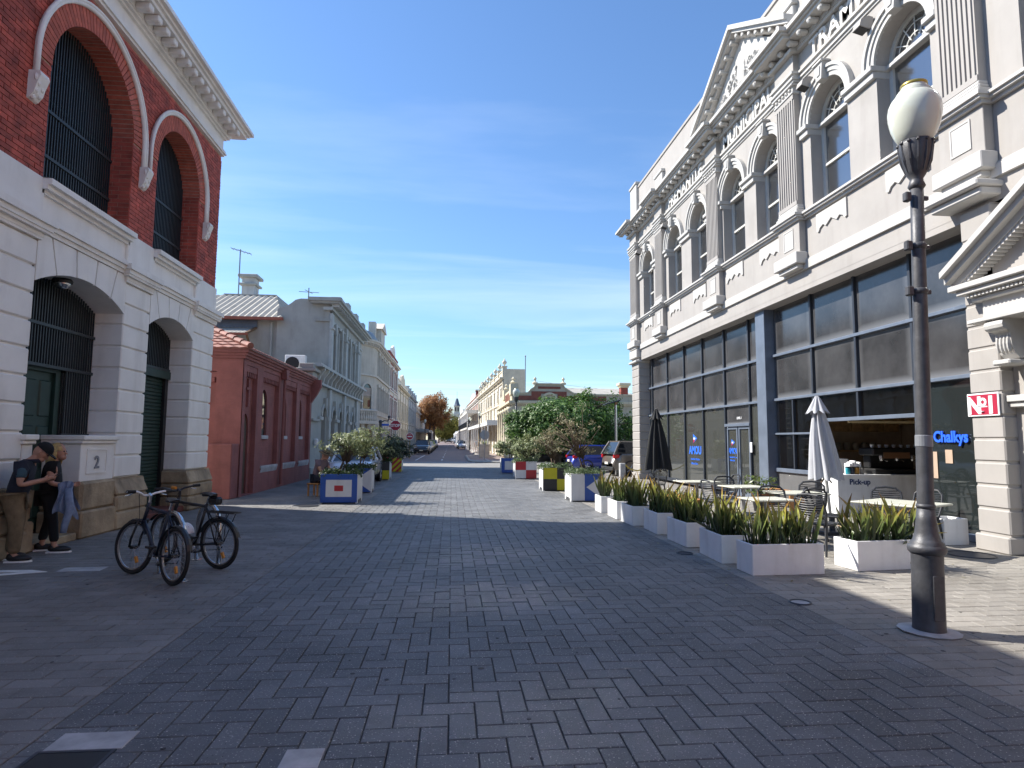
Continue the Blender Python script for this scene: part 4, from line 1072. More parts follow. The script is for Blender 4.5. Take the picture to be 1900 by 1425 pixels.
for a, c in LOW:
    wn = Q('arched_window', MB().prism(arch_loop(a, c, .15, 2.75, 10), 'x', XQ-.3, XQ-.26), m_ggd)
    Q('archivolt', MB().prism(arc((a+c)/2, 2.75, .62, 0, PI, 12)+arc((a+c)/2, 2.75, .47, PI, 0, 12), 'x', XQ-.02, XQ+.07), m_ggt, wn)
    Q('keystone', MB().prism([((a+c)/2-.09,3.15),((a+c)/2+.09,3.15),((a+c)/2+.15,3.62),((a+c)/2-.15,3.62)], 'x', XQ, XQ+.15), m_ggt, wn)
for y in (29.4, 31.4, 33.65, 35.7, 37.8, 39.9):
    Q('impost', MB().bev(XQ-.05, XQ+.12, y-.4, y+.4, 2.55, 2.72, .02), m_ggt)
for y in (31.25, 35.5, 40.0): Q('pilaster', MB().bev(XQ, XQ+.14, y-.22, y+.22, 4.9, 7.9, .01).bev(XQ, XQ+.2, y-.28, y+.28, 7.1, 7.22, .01).bev(XQ, XQ+.14, y-.22, y+.22, .1, 4.1, .01), m_ggt)
Q('balcony_string', MB().box(XQ-.02, XQ+.2, 27.35, 42, 4.14, 4.24).box(XQ-.02, XQ+.42, 27.7, 42, 4.86, 4.94).box(XQ-.02, XQ+.36, 27.7, 42, 4.94, 5.02), m_ggt)
y = 28.4
while y < 41.5:
    Q('bracket', MB().prism([(XQ,4.24),(XQ+.14,4.24),(XQ+.2,4.5),(XQ+.4,4.75),(XQ+.4,4.86),(XQ,4.86)], 'y', y-.1, y+.1), m_ggt); y += .95
Q('frieze', MB().box(XQ-.02, XQ+.06, 31.1, 42, 7.55, 7.62), m_ggt)
Q('cornice', MB().box(XQ-.3, XQ+.15, 30.9, 42.1, 8.05, 8.2).box(XQ-.3, XQ+.5, 30.75, 42.3, 8.35, 8.45).box(XQ-.3, XQ+.62, 30.65, 42.4, 8.45, 8.58), m_ggt)
y = 31.0
while y < 42:
    Q('modillion', MB().box(XQ+.1, XQ+.44, y-.07, y+.07, 8.2, 8.34), m_ggt); y += .5
Q('parapet', MB().box(XQ-.3, XQ+.0, 33.2, 42, 8.58, 9.0).box(XQ-.35, XQ+.1, 33.1, 34.6, 9.0, 9.2).box(XQ-.35, XQ+.2, 35.2, 36.0, 8.6, 9.35).box(XQ-.35, XQ+.2, 38.2, 39.0, 8.6, 9.35).box(XQ-.35, XQ+.2, 41.2, 42, 8.6, 9.35))
gb = [(XQ,0),(XQ,8.58),(-7.0,8.58),(-7.05,8.62),(-7.55,8.62),(-7.8,8.55),(-8.0,8.38),(-8.25,8.2),(-8.6,8.12),(-8.65,8.0),(-8.65,0)]
Q('gable_wall', MB().prism(gb, 'y', 31.1, 31.4))
Q('gable_cornice', MB().box(-7.1, XQ+.6, 30.62, 31.095, 8.455, 8.625).box(-7.0, XQ+.48, 30.72, 31.094, 8.355, 8.454).box(-6.8, XQ+.04, 31.0, 31.09, 7.5, 7.615), m_gg)
Q('corner_pier', MB().bev(XQ-.5, XQ+.08, 27.36, 28.5, 0, 4.6, .01).bev(XQ-.6, XQ+.2, 27.26, 28.6, 2.45, 2.56, .02).bev(XQ-.6, XQ+.22, 27.24, 28.6, 4.6, 4.74, .02).bev(XQ-.5, XQ+.12, 27.3, 28.5, 4.74, 4.95, .02).bev(XQ-.55, XQ+.16, 27.28, 28.55, 0, .45, .02), m_gg)
for z in (1.55,): Q('wall_lamp', MB().lathe([(.05,1.4),(.1,1.45),(.1,1.65),(.05,1.7)], XQ+.2, 27.9, 8), m_plain_white)

# house behind the gable, with corrugated roof, chimney and aerial
m_corr = mat('corrugated_iron', (.40,.38,.335), .85, 0, spec=.1, var=.1, vs=2)
m_rust = mat('red_gutter', (.3,.09,.05), .6)
t_hs = thing('grey_house', 'grey house with pale corrugated iron hip roof and chimney behind the chapel', 'building', (-12, 35, 0))
def Hh(name, mb, mt=None, par=None, **k): return obj(name, mb, mt or m_gg, par or t_hs, w=True, **k)
Hh('wall', MB().box(-18, -8.66, 31.2, 42, 0, 7.6))
def corr(p00, p01, p10, p11, n, amp=.02):
    """corrugated sheet between lower edge p00-p01 and upper edge p10-p11"""
    r0, r1 = [], []
    for j in range(n+1):
        f = j/n; d = Vector((0,0,amp if j % 2 else -amp))
        r0.append(tuple(Vector(p00).lerp(Vector(p01), f)+d)); r1.append(tuple(Vector(p10).lerp(Vector(p11), f)+d))
    return MB().grid([r0, r1])
def hip_face(u0, u1, r0, r1, P_, n):
    """ribs run straight up the slope and stop at the hips; P_(u, f) gives a point at eave position u, height fraction f"""
    ra, rb2 = [], []
    for j in range(n+1):
        u = u0+(u1-u0)*j/n; f = min(1, (u-u0)/max(r0-u0, 1e-6), (u1-u)/max(u1-r1, 1e-6)); dz = Vector((0,0,.04 if j % 2 else -.04))
        ra.append(tuple(Vector(P_(u, 0))+dz)); rb2.append(tuple(Vector(P_(u, max(f, .001)))+dz))
    return MB().grid([ra, rb2])
zf = lambda f: 7.55+2.05*f
rf = hip_face(-18.4, -8.3, -12.6, -9.8, lambda u, f: (u, 30.7+4.3*f, zf(f)), 64)
for part in (hip_face(30.7, 42, 35, 39, lambda u, f: (-8.3-1.5*f, u, zf(f)), 60), hip_face(30.7, 42, 35, 39, lambda u, f: (-18.4+5.8*f, u, zf(f)), 60), hip_face(-18.4, -8.3, -12.6, -9.8, lambda u, f: (u, 42-3*f, zf(f)), 60)): rf.add(part.v, part.f)
rf.box(-12.6, -9.8, 34.9, 39.1, 9.56, 9.64)
Hh('roof', rf, m_corr)
Hh('gutter', MB().box(-18.5, -8.25, 30.58, 30.72, 7.42, 7.56), m_rust)
Hh('downpipe', MB().tube([(-8.9,31.1,7.4),(-8.9,31.1,3)], .06, 8).tube([(-10.8,31.1,6.3),(-10.8,31.1,4)], .06, 8), m_gg)
aw = Hh('awning_roof', corr((-15,29.7,6.6),(-9.6,29.7,6.6),(-15,31.15,7.12),(-9.6,31.15,7.12), 60, .015), m_corr)
Hh('awning_back', MB().box(-15, -9.6, 31.1, 31.19, 7.1, 7.45), mat('flashing', (.12,.16,.22), .5), aw)
Hh('awning_gutter', MB().box(-15, -9.55, 29.6, 29.72, 6.5, 6.6), m_rust, aw)
Hh('awning_bracket', MB().tube([(-9.65,31.15,5.5),(-9.65,29.8,6.55)], .06, 6).tube([(-9.65,31.15,7.1),(-9.65,29.7,6.58)], .07, 6), mat('brown_timber', (.18,.1,.05), .7), aw)
ch = Hh('chimney', MB().box(-12.1, -11.4, 36.2, 37.0, 8.9, 10.9), mat('chimney_render', (.5,.5,.48), .8, streak=.4))
Hh('chimney_cap', MB().bev(-12.25, -11.25, 36.05, 37.15, 10.45, 10.58, .03).bev(-12.3, -11.2, 36.0, 37.2, 10.9, 11.08, .03), m_gg, ch)
m_wire = mat('aerial_metal', (.25,.25,.26), .5, .6)
t = thing('tv_aerial', 'tall thin television aerial beside the chimney of the grey house', 'aerial', (-12.0, 35.4, 9.1))
obj('mast', MB().tube([(0,0,0),(0,0,3.2)], .035, 6), m_wire, t)
b = MB().tube([(-.5,0,3.25),(.6,0,2.95)], .02, 5)
for k in range(6): b.tube([(-.45+k*.2,-.25,3.23-k*.055),(-.45+k*.2,.25,3.23-k*.055)], .012, 4)
obj('boom', b, m_wire, t)
t = thing('tv_aerial', 'short cross-shaped aerial above the gable of the grey-green building', 'aerial', (-7.5, 32.5, 8.5))
obj('mast', MB().tube([(0,0,0),(0,0,1.0)], .03, 6), m_wire, t); obj('boom', MB().tube([(-.5,0,.8),(.5,.1,.78)], .018, 4).tube([(-.1,-.4,.8),(.1,.4,.8)], .018, 4), m_wire, t)
t = thing('air_conditioner', 'white air conditioner unit standing on the chapel roof', 'air conditioner', (-7.3, 29.6, 4.72))
obj('casing', MB().bev(-.46, .46, -.17, .17, .05, .85, .02), m_boxwhite, t)
obj('fan_grille', MB().lathe([(.02,-.0),(.3,.0),(.32,.02),(.3,.03)], 0, 0, 20).xf(Matrix.Translation((-.12,-.17,.44)) @ Matrix.Rotation(PI/2,4,'X')), m_black, t)
obj('foot', MB().box(-.4,-.3,-.17,.17,0,.05).box(.3,.4,-.17,.17,0,.05), m_steel, t)
t_pl = Q('porch_roof', MB().box(-9, XQ-.1, 27.4, 31.1, 4.3, 4.7), m_gg)

# ------------------------------------------------------------------ cream building with a round corner
m_rc = mat('round_stone', (.5,.46,.39), .8, var=.08, vs=1.2, bump=.1, streak=.3)
m_rct = mat('round_trim', (.56,.52,.45), .75, var=.08, streak=.25)
m_lead = mat('lead_roof', (.26,.29,.31), .5, .2, var=.12)
t_rc = thing('round_corner_building', 'cream stone building with a rounded corner, balcony and arched window', 'building', (-10, 57, 0))
CXr, CYr, RR = -9.7, 53.2, 3.2
def Rr(name, mb, mt=None, par=None, **k): return obj(name, mb, mt or m_rc, par or t_rc, w=True, **k)
def ring(r, z0, z1, ext=0.0):
    a = [(CXr+r*math.cos(t_), CYr+r*math.sin(t_)) for t_ in [(-PI/2)+PI/2*i/14 for i in range(15)]]
    return [(-20, CYr-r)] + a + [(CXr+r, 64), (-20, 64)]
Rr('wall', MB().prism(ring(RR,0,1), 'z', 0, 9.6))
for z0, z1, d in ((6.9,7.05,.14),(9.35,9.6,.12),(9.6,9.75,.35),(9.75,9.9,.45),(3.75,3.9,.1)): Rr('string_course', MB().prism(ring(RR+d,0,1), 'z', z0, z1), m_rct)
for k in range(22):
    t_ = -PI/2+PI/2*(k/14) if k <= 14 else None
    if t_ is not None: x, y = CXr+(RR+.2)*math.cos(t_), CYr+(RR+.2)*math.sin(t_)
    else: x, y = CXr+RR+.2, CYr+(k-14)*1.2
    Rr('modillion', MB().box(x-.1, x+.1, y-.1, y+.1, 9.42, 9.6), m_rct)
Rr('dome', MB().lathe([(RR+.1,9.9),(RR+.1,10.1),(RR-.3,10.7),(RR-1.2,11.1),(.2,11.25)], CXr, CYr, 32), m_lead, smooth=True)
Rr('roof_parapet', MB().box(CXr+RR-.5, CXr+RR, 55, 64, 9.9, 10.5).box(CXr+RR-1.0, CXr+RR+.1, 55.6, 58.6, 9.9, 11.5).prism([(55.3,11.5),(58.9,11.5),(57.1,12.3)], 'x', CXr+RR-1.0, CXr+RR+.25).box(CXr+RR-.9, CXr+RR-.3, 54.6, 55.4, 9.9, 12.0), m_rct)
# windows on the curve and along the street
def cw(ang, w_, z0, z1, arch):
    t_ = R(ang); c = Vector((CXr+RR*math.cos(t_), CYr+RR*math.sin(t_), 0)); n_ = Vector((math.cos(t_), math.sin(t_), 0)); u = Vector((-n_.y, n_.x, 0))
    lp = arch_loop(-w_/2, w_/2, z0, z1-w_/2, 10) if arch else [(-w_/2,z0),(w_/2,z0),(w_/2,z1),(-w_/2,z1)]
    mt_ = Matrix(((u.x,n_.x,0,c.x),(u.y,n_.y,0,c.y),(0,0,1,0),(0,0,0,1)))
    o = Rr('window', MB().prism(lp, 'y', -.3, .012).xf(mt_), m_glass_dark)
    big = [(y*1.28, z0-.15 if z <= z0+1e-6 else z+(.16 if z > z1-w_ else 0)) for y, z in lp]
    Rr('surround', MB().holes(big, [lp], 'y', .1, -.12).xf(mt_), m_rct, o)
    if arch: Rr('blind', MB().box(-w_/2+.05, w_/2-.05, .014, .03, z0+(z1-z0)*.52, z1-w_*.32).xf(mt_), mat('blind_pink', (.4,.33,.28), .9), o)
cw(-32, 1.05, 4.15, 6.25, True)
cw(-32, 1.6, .1, 2.5, False)
for k in range(5):
    for z0, z1 in ((.3,2.7),(4.3,6.2),(7.3,9.0)):
        y = 54.5+k*2.0; o = Rr('window', MB().box(CXr+RR-.25, CXr+RR+.012, y, y+.9, z0, z1), m_glass_dark)
        Rr('surround', MB().box(CXr+RR-.02, CXr+RR+.1, y-.18, y, z0-.1, z1+.2).box(CXr+RR-.02, CXr+RR+.1, y+.9, y+1.08, z0-.1, z1+.2).box(CXr+RR-.02, CXr+RR+.16, y, y+.9, z1, z1+.25), m_rct, o)
bl = Rr('balcony', MB().prism(ring(RR+.55,0,1)[1:14] + [(CXr+.6, CYr-1), (CXr-.3, CYr-RR)], 'z', 2.95, 3.2), m_rct)
b = MB(); rail = []
for k in range(21):
    t_ = -PI/2+PI/2*k/20*.8; x, y = CXr+(RR+.45)*math.cos(t_), CYr+(RR+.45)*math.sin(t_); rail.append((x,y,4.05))
    Rr('baluster', MB().lathe([(.06,3.2),(.1,3.4),(.05,3.7),(.09,3.95)], x, y, 7), m_rct, bl)
Rr('balcony_rail', MB().tube(rail, .1, 6), m_rct, bl)
for k in range(7):
    t_ = -PI/2+PI/2*k/6*.8; x, y = CXr+(RR+.25)*math.cos(t_), CYr+(RR+.25)*math.sin(t_); Rr('bracket', MB().prism([(x-.12,y-.12),(x+.12,y-.12),(x+.12,y+.12),(x-.12,y+.12)], 'z', 2.6, 2.95), m_rct, bl)

# ------------------------------------------------------------------ generic terrace fronts farther down the street
def terrace(name, label, loc, rz, side, L, H, D, mw, mtr, nwin, floors, parapet='piers', ver=None, bands=None, mg=None, endwall=True):
    """local frame: facade on x=0 facing -side... runs +y for L; the body lies behind"""
    t = thing(name, label, 'building', loc, rz)
    s = side                                    # +1: body at +x (right row), -1: body at -x (left row)
    def bx(b, d0, d1, y0, y1, z0, z1): x0, x1 = sorted((s*d0, s*d1)); return b.box(x0, x1, y0, y1, z0, z1)
    fh = H/len(floors)
    holes = []
    for zi, (z0, z1, ar) in enumerate(floors):
        for k in range(nwin):
            y = L*(k+.5)/nwin; w_ = min(1.3, L/nwin*.5)
            holes.append((arch_loop(y-w_/2, y+w_/2, z0, z1-w_/2, 8) if ar else [(y-w_/2,z0),(y+w_/2,z0),(y+w_/2,z1),(y-w_/2,z1)], y, w_, z0, z1))
    obj('wall', MB().holes([(0,0),(L,0),(L,H),(0,H)], [h[0] for h in holes], 'x', 0, s*.3), mw, t)
    b = MB(); bx(b, .02, D, -.0, L, 0, H-.05); 
    b2 = MB(); bx(b2, .3, D, 0.0, L, 0, H-.02); obj('core', b2, mw, t)
    for lp, y, w_, z0, z1 in holes:
        o = obj('window', MB().prism(lp, 'x', s*.24, s*.28), mg or m_glass_dark, t)
        b = MB(); bx(b, -.1, .02, y-w_/2-.12, y+w_/2+.12, z0-.14, z0); bx(b, -.06, .02, y-w_/2-.16, y-w_/2, z0, z1); bx(b, -.06, .02, y+w_/2, y+w_/2+.16, z0, z1)
        bx(b, -.12, .02, y-w_/2-.2, y+w_/2+.2, z1+.02, z1+.16); obj('surround', b, mtr, o)
        b = MB(); bx(b, .2, .25, y-.03, y+.03, z0, z1-.05); bx(b, .2, .25, y-w_/2, y+w_/2, (z0+z1)/2-.03, (z0+z1)/2+.03); obj('sash', b, mtr, o)
    b = MB(); bx(b, -.12, .05, 0, L, H-.6, H-.5); bx(b, -.3, .05, -.1, L+.1, H-.18, H-.08); bx(b, -.42, .05, -.15, L+.15, H-.08, H+.06); obj('cornice', b, mtr, t)
    for z0, z1, ar in floors[1:]:
        b = MB(); bx(b, -.14, .02, 0, L, z0-.45, z0-.3); obj('string_course', b, mtr, t)
    if bands:
        for z0, z1, mt_ in bands: b = MB(); bx(b, -.02, .01, 0, L, z0, z1); obj('band', b, mt_, t)
    nP = max(2, int(L/4.5))
    for k in range(nP+1):
        y = L*k/nP; y = min(max(y, .25), L-.25)
        b = MB(); bx(b, -.1, .02, y-.22, y+.22, .1, H-.2); obj('pilaster', b, mtr, t)
        if parapet in ('piers', 'urns'):
            b = MB(); bx(b, -.12, .35, y-.3, y+.3, H+.06, H+1.15); bx(b, -.18, .4, y-.36, y+.36, H+1.15, H+1.27); obj('parapet_pier', b, mtr, t)
            if parapet == 'urns': obj('urn', MB().lathe([(.08,H+1.27),(.06,H+1.4),(.24,H+1.6),(.26,H+1.75),(.1,H+1.9),(.05,H+2.1)], s*.12, y, 10), mtr, t, smooth=True)
    b = MB(); bx(b, 0, .25, 0, L, H+.06, H+.75); bx(b, -.06, .3, 0, L, H+.75, H+.87); obj('parapet', b, mw if parapet != 'urns' else mtr, t)
    if parapet == 'gable':
        b = MB().prism([(L*.3,H+.87),(L*.7,H+.87),(L*.66,H+1.6),(L*.5,H+2.1),(L*.34,H+1.6)], 'x', 0, s*.25); obj('gable', b, mtr, t)
    if ver:
        dpt, zr, n_, mt_ = ver
        b = MB(); x0, x1 = sorted((0, -s*dpt)); b.add([(0,0,zr+.25),(0,L,zr+.25),(-s*dpt,L,zr),(-s*dpt,0,zr)], [(0,1,2,3)]); b.box(x0, x1, 0, L, zr-.1, zr-.05)
        xa, xb2 = sorted((-s*dpt, -s*(dpt-.06))); b.box(xa, xb2, 0, L, zr-.35, zr+.02); b.box(x0, x1, -.05, 0, zr-.35, zr+.2)
        vr = obj('veranda_roof', b, mt_, t)
        for k in range(n_+1): obj('post', MB().lathe([(.11,0),(.11,.3),(.07,.35),(.07,zr-.3),(.1,zr-.1)], -s*(dpt-.12), L*k/n_ if k else .1, 8), m_plain_white if mt_ != m_lead else m_steel, vr)
    return t
m_brick_f = mat('far_red_brick', (.25,.06,.045), .8, var=.2, vs=3)
m_wht = mat('far_white_trim', (.62,.6,.56), .7, var=.08, streak=.25)
m_crm = mat('far_cream', (.58,.52,.41), .8, var=.08, vs=1.5, streak=.3)
m_crt = mat('far_cream_trim', (.6,.54,.42), .75, var=.08, streak=.2)
m_crl = mat('far_pale_wall', (.66,.62,.54), .8, var=.08, vs=1, streak=.2)
m_gbl = mat('far_grey_blue', (.33,.37,.40), .7, var=.1, streak=.2)
m_yel = mat('far_yellow', (.50,.40,.22), .8, var=.12)
m_rbd = mat('rust_band', (.23,.075,.05), .8, var=.15)
two = [(.4,3.0,False),(4.3,6.4,True)]; three = [(.4,2.8,False),(4.0,6.0,False),(7.2,9.2,True)]
terrace('brick_terrace', 'red brick and white striped terrace next to the round corner building', (-6.5, 64.1, 0), 0, -1, 9.8, 10.0, 8, m_brick_f, m_wht, 4, three, 'gable', bands=[(3.2,3.6,m_wht),(6.4,6.8,m_wht),(9.3,9.6,m_wht)])
terrace('cream_terrace', 'pale cream terrace front in the middle of the left row', (-6.5, 74.1, 0), 0, -1, 18, 8.2, 8, m_crl, m_crt, 6, two, 'gable')
terrace('grey_blue_terrace', 'grey-blue fronted building down the left row', (-6.5, 92.3, gz(92)), 0, -1, 20, 8.3, 8, m_gbl, m_gbl, 7, two, 'piers')
terrace('yellow_terrace', 'yellow rendered building with a dark awning far down the left row', (-6.5, 112.6, gz(112)), 0, -1, 16, 6.6, 8, m_yel, m_wht, 5, [(.4,2.6,False),(4.0,5.6,False)], 'piers', ver=(2.4, 3.2, 4, m_lead))
terrace('white_terrace', 'small white building with veranda beyond the yellow one on the left', (-6.4, 129, gz(129)), 0, -1, 20, 6.2, 8, m_wht, m_wht, 6, [(.4,2.6,False),(3.9,5.4,False)], 'piers', ver=(2.4, 3.1, 5, m_plain_white))
# right row
terrace('tall_cream_building', 'tall cream building with urns on the parapet and a white street veranda', (5.45, 66, 0), R(2), 1, 33, 8.4, 2.3, m_crl, m_crt, 9, [(.3,2.7,False),(4.3,5.6,False),(6.0,7.3,True)], 'urns', ver=(1.75, 3.65, 9, m_plain_white))
t = bpy.data.objects['tall_cream_building']
obj('end_wall', MB().prism([(.0,0),(2.3,0),(2.3,9.35),(.02,9.35)], 'y', -.12, -.004), m_crm, t)
terrace('balcony_building', 'brown brick building with a two-storey iron balcony on the right of the street', (4.25, 99.6, gz(100)), R(1.6), 1, 34, 8.2, 8, mat('brown_brick', (.28,.16,.12), .8, var=.2), m_wht, 9, [(.3,2.7,False),(4.5,6.4,False)], 'gable', ver=(1.9, 6.2, 9, m_wht))
t = bpy.data.objects['balcony_building']
bf = obj('balcony_floor', MB().box(-1.9, 0, 0, 34, 3.3, 3.6), m_wht, t)
b = MB().box(-1.9, -1.86, 0, 34, 4.45, 4.52).box(-1.9, 0, 0, .04, 4.45, 4.52)
for k in range(120): b.box(-1.89, -1.87, k*.283, k*.283+.03, 3.6, 4.45)
for k in range(8): b.box(-1.85+k*.23, -1.82+k*.23, .01, .03, 3.6, 4.45)
obj('iron_railing', b, m_steel, t, kind='stuff')
for dy in (6, 22): c_ = obj('chimney', MB().box(1.0, 1.9, dy, dy+1.2, 7, 11.2), m_brick_f, t); obj('chimney_cap', MB().bev(.85, 2.05, dy-.15, dy+1.35, 11.2, 11.5, .04), m_crt, c_)
terrace('pale_far_building', 'pale far building with an awning beyond the balcony building', (3.35, 134.5, gz(134)), R(.6), 1, 36, 7.6, 8, m_crl, m_wht, 9, two, 'piers', ver=(2.0, 3.2, 7, m_plain_white))
terrace('white_far_building', 'white far building near the end of the right row', (3.0, 171, gz(171)), R(.3), 1, 60, 8.6, 8, m_wht, m_wht, 12, two, 'gable', ver=(2.0, 3.2, 8, m_plain_white))
# town hall spire
t = thing('spire_tower', 'distant white tower with a slate spire at the end of the street', 'tower', (2.3, 300, gz(300)))
obj('shaft', MB().box(-1.6, 1.6, -1.6, 1.6, 0, 13.2), m_wht, t)
obj('belfry', MB().box(-1.3, 1.3, -1.3, 1.3, 13.2, 16.3).box(-1.5, 1.5, -1.5, 1.5, 16.1, 16.4), m_crt, t)
for x in (-.6, .6): obj('louvre', MB().box(x-.3, x+.3, -1.33, -1.28, 13.8, 15.7), m_black, t)
obj('spire', MB().lathe([(1.75,16.4),(1.2,17.4),(.5,19.9),(.4,20.0)], 0, 0, 8), mat('slate', (.08,.11,.16), .6), t)
obj('finial', MB().tube([(0,0,20),(0,0,23.5)], .07, 5), m_wire, t)

# ------------------------------------------------------------------ cream and red hall behind the big tree
m_hall = mat('hall_cream', (.47,.43,.33), .8, var=.08, vs=1.2, streak=.3)
m_hallt = mat('hall_trim', (.58,.52,.38), .75, var=.06, streak=.25)
t_h = thing('cream_red_hall', 'single-storey cream and red hall with scrolled gable behind the green tree', 'building', (10, 55, 0))
def Z(name, mb, mt=None, par=None, **k): return obj(name, mb, mt or m_hall, par or t_h, w=True, **k)
YH_, XH = 50.0, 4.85
Z('wall', MB().box(XH, 32, YH_, 64, 0, 5.3))
top = [(XH,4.9),(XH,5.45),(6.1,5.5),(6.3,5.75),(6.6,5.95),(6.75,6.25),(9.0,6.25),(9.15,5.95),(9.45,5.75),(9.9,5.5),(11.2,5.42),(32,5.42),(32,4.9)]
Z('gable_parapet', MB().prism(top, 'y', YH_-.12, YH_+.2))
cop = MB()
for (x0, z0), (x1, z1) in zip(top[1:-2], top[2:-1]): cop.prism([(x0,z0),(x1,z1),(x1,z1+.1),(x0,z0+.1)], 'y', YH_-.22, YH_+.25)
Z('coping', cop, m_hallt)
Z('red_band', MB().box(XH+.15, 6.4, YH_-.15, YH_-.11, 4.95, 5.32).box(9.3, 12.6, YH_-.15, YH_-.11, 4.95, 5.32).box(6.4, 7.2, YH_-.15, YH_-.11, 4.95, 5.68).box(8.55, 9.3, YH_-.15, YH_-.11, 4.95, 5.68).box(7.2, 8.55, YH_-.15, YH_-.11, 5.5, 5.68).box(6.95, 8.8, YH_-.15, YH_-.11, 5.9, 6.08), m_rbd)
Z('niche_arch', MB().prism(arc(7.87,4.92,.68,0,PI,16)+arc(7.87,4.92,.5,PI,0,16), 'y', YH_-.28, YH_-.1), m_hallt)
Z('niche', MB().prism(arc(7.87,4.92,.5,0,PI,16), 'y', YH_-.16, YH_-.1), m_hall)
Z('cornice', MB().box(XH-.3, 32, YH_-.3, YH_, 4.72, 4.9).box(XH-.2, 32, YH_-.2, YH_, 4.6, 4.72).box(XH-.3, XH, YH_, 64, 4.72, 4.9), m_hallt)
for x in (6.72, 9.05): Z('finial', MB().lathe([(.22,6.25),(.25,6.4),(.08,6.5),(.06,6.6),(.14,6.72),(.05,6.85)], x, YH_+.05, 8), m_hallt)
Z('red_dado', MB().box(XH-.02, 32, YH_-.03, YH_, .6, 1.9), mat('dado_red', (.22,.04,.06), .7))
for x in (10.5, 12.5, 14.5, 16.5): Z('window', MB().box(x-.5, x+.5, YH_-.05, YH_-.02, 1.5, 3.6), m_glass_dark); Z('window_surround', MB().box(x-.7, x-.5, YH_-.1, YH_, 1.4, 3.7).box(x+.5, x+.7, YH_-.1, YH_, 1.4, 3.7).box(x-.7, x+.7, YH_-.12, YH_, 3.7, 3.9), m_hallt)
for y in (50.3, 52.6, 54.9, 57.2, 59.5, 61.8): Z('engaged_column', MB().lathe([(.3,.2),(.3,.5),(.22,.6),(.2,4.0),(.3,4.15),(.32,4.4)], XH-.12, y, 10), m_hallt, smooth=True)
for y in (51.4, 53.7, 56, 58.3, 60.6): Z('red_niche', MB().box(XH-.04, XH-.01, y-.6, y+.6, .5, 3.9), m_rbd)
Z('attic', MB().box(XH-.05, XH+.4, 50, 64, 4.9, 5.9).box(XH-.15, XH+.5, 49.9, 51.2, 5.4, 6.3).box(XH-.15, XH+.5, 56.4, 57.8, 5.4, 6.3), m_hallt)
for y in (50.55, 57.1): Z('urn', MB().lathe([(.2,6.3),(.28,6.45),(.1,6.6),(.18,6.75),(.04,6.9)], XH+.15, y, 8), m_hallt)
for k in range(6): Z('attic_panel', MB().box(XH-.08, XH-.04, 51.5+k*.8, 51.9+k*.8, 5.0, 5.7), m_rbd)
cc = Z('chimney', MB().box(14.05, 14.65, 50.6, 51.2, 5.0, 6.15), m_brick_f)
Z('chimney_cap', MB().bev(13.97, 14.73, 50.5, 51.3, 6.15, 6.3, .03).bev(13.85, 14.85, 50.4, 51.4, 6.3, 6.55, .05), m_hallt, cc)
Z('roof', MB().add([(9.2,52,5.5),(16,52,5.5),(15.5,57,6.6),(10.5,57,6.6),(9.2,63,5.5),(16,63,5.5)], [(0,1,2,3),(3,2,5,4),(0,3,4),(1,5,2)]), m_corr)
t = thing('flagpole', 'thin tall flagpole rising above the cream and red hall', 'pole', (6.15, 52, 0)); obj('pole', MB().tube([(0,0,0),(0,0,8.8)], .035, 6), m_wire, t); obj('truck', MB().ball((0,0,8.85), .07), m_wire, t)
# power lines
t = thing('power_line', 'thin overhead wires running above the cream and red hall', 'wire', (8, 55, 6))
for dz in (0, .25):
    obj('wire', MB().tube([(-1+k*1.6, k*.6, .95-.16*k+.012*k*k-dz+.15) for k in range(8)], .012, 4), m_wire, t)

# unseen stand-in for the street behind the camera, added to darken the shade
terrace('unseen_shade_building', 'unseen brown brick building behind the camera, added to darken the street', (8.6, -30, 0), 0, 1, 34.6, 11.5, 8, m_brick_f, m_crt, 8, three, 'piers')
# ------------------------------------------------------------------ street lamps
m_lamp = mat('lamp_iron', (.07,.072,.08), .48, .2, var=.2, vs=12, bump=.12, bs=50)
m_globe = bpy.data.materials.new('opal_globe'); m_globe.use_nodes = True
_b = m_globe.node_tree.nodes['Principled BSDF']; _b.inputs['Base Color'].default_value = (.62,.65,.57,1); _b.inputs['Roughness'].default_value = .18
_b.inputs['Subsurface Weight'].default_value = .35; _b.inputs['Subsurface Radius'].default_value = (.2,.2,.2); _b.inputs['Coat Weight'].default_value = .3
m_brass = mat('brass_collar', (.42,.33,.08), .35, .6, var=.1)
t_l = thing('street_lamp', 'dark iron street lamp with opal globe standing nearest on the right', 'street lamp', (4.21, 5.25, 0), 0, 'opal globe street lamps')
obj('base', MB().lathe([(.131,0),(.131,.03),(.128,.04),(.126,.3),(.125,.66),(.13,.68)], n=28), m_lamp, t_l, smooth=True)
obj('collar', MB().lathe([(.13,.67),(.148,.69),(.154,.72),(.148,.745),(.132,.755),(.135,.77),(.11,.79),(.092,.86),(.08,.96),(.07,1.08)], n=28), m_lamp, t_l, smooth=True)
sh = obj('shaft', MB().lathe([(.07,1.08),(.068,1.1),(.064,2.2),(.058,3.4),(.055,4.05)], n=24), m_lamp, t_l, smooth=True)
obj('shaft_ring', MB().lathe([(.073,1.07),(.078,1.09),(.073,1.11)], n=24).lathe([(.06,3.02),(.073,3.05),(.06,3.08)], n=24).lathe([(.06,3.45),(.07,3.48),(.06,3.51)], n=24), m_lamp, sh, smooth=True)
obj('pole_band', MB().lathe([(.066,1.62),(.07,1.625),(.07,1.72),(.066,1.725)], n=20), mat('sticker_grey', (.2,.21,.23), .5), sh)
for z in (3.05, 3.48, 3.95): obj('clamp', MB().bev(-.13, -.07, -.03, .03, z-.045, z+.045, .01).bev(.06, .11, -.015, .015, z-.02, z+.02, .005), m_lamp, sh)
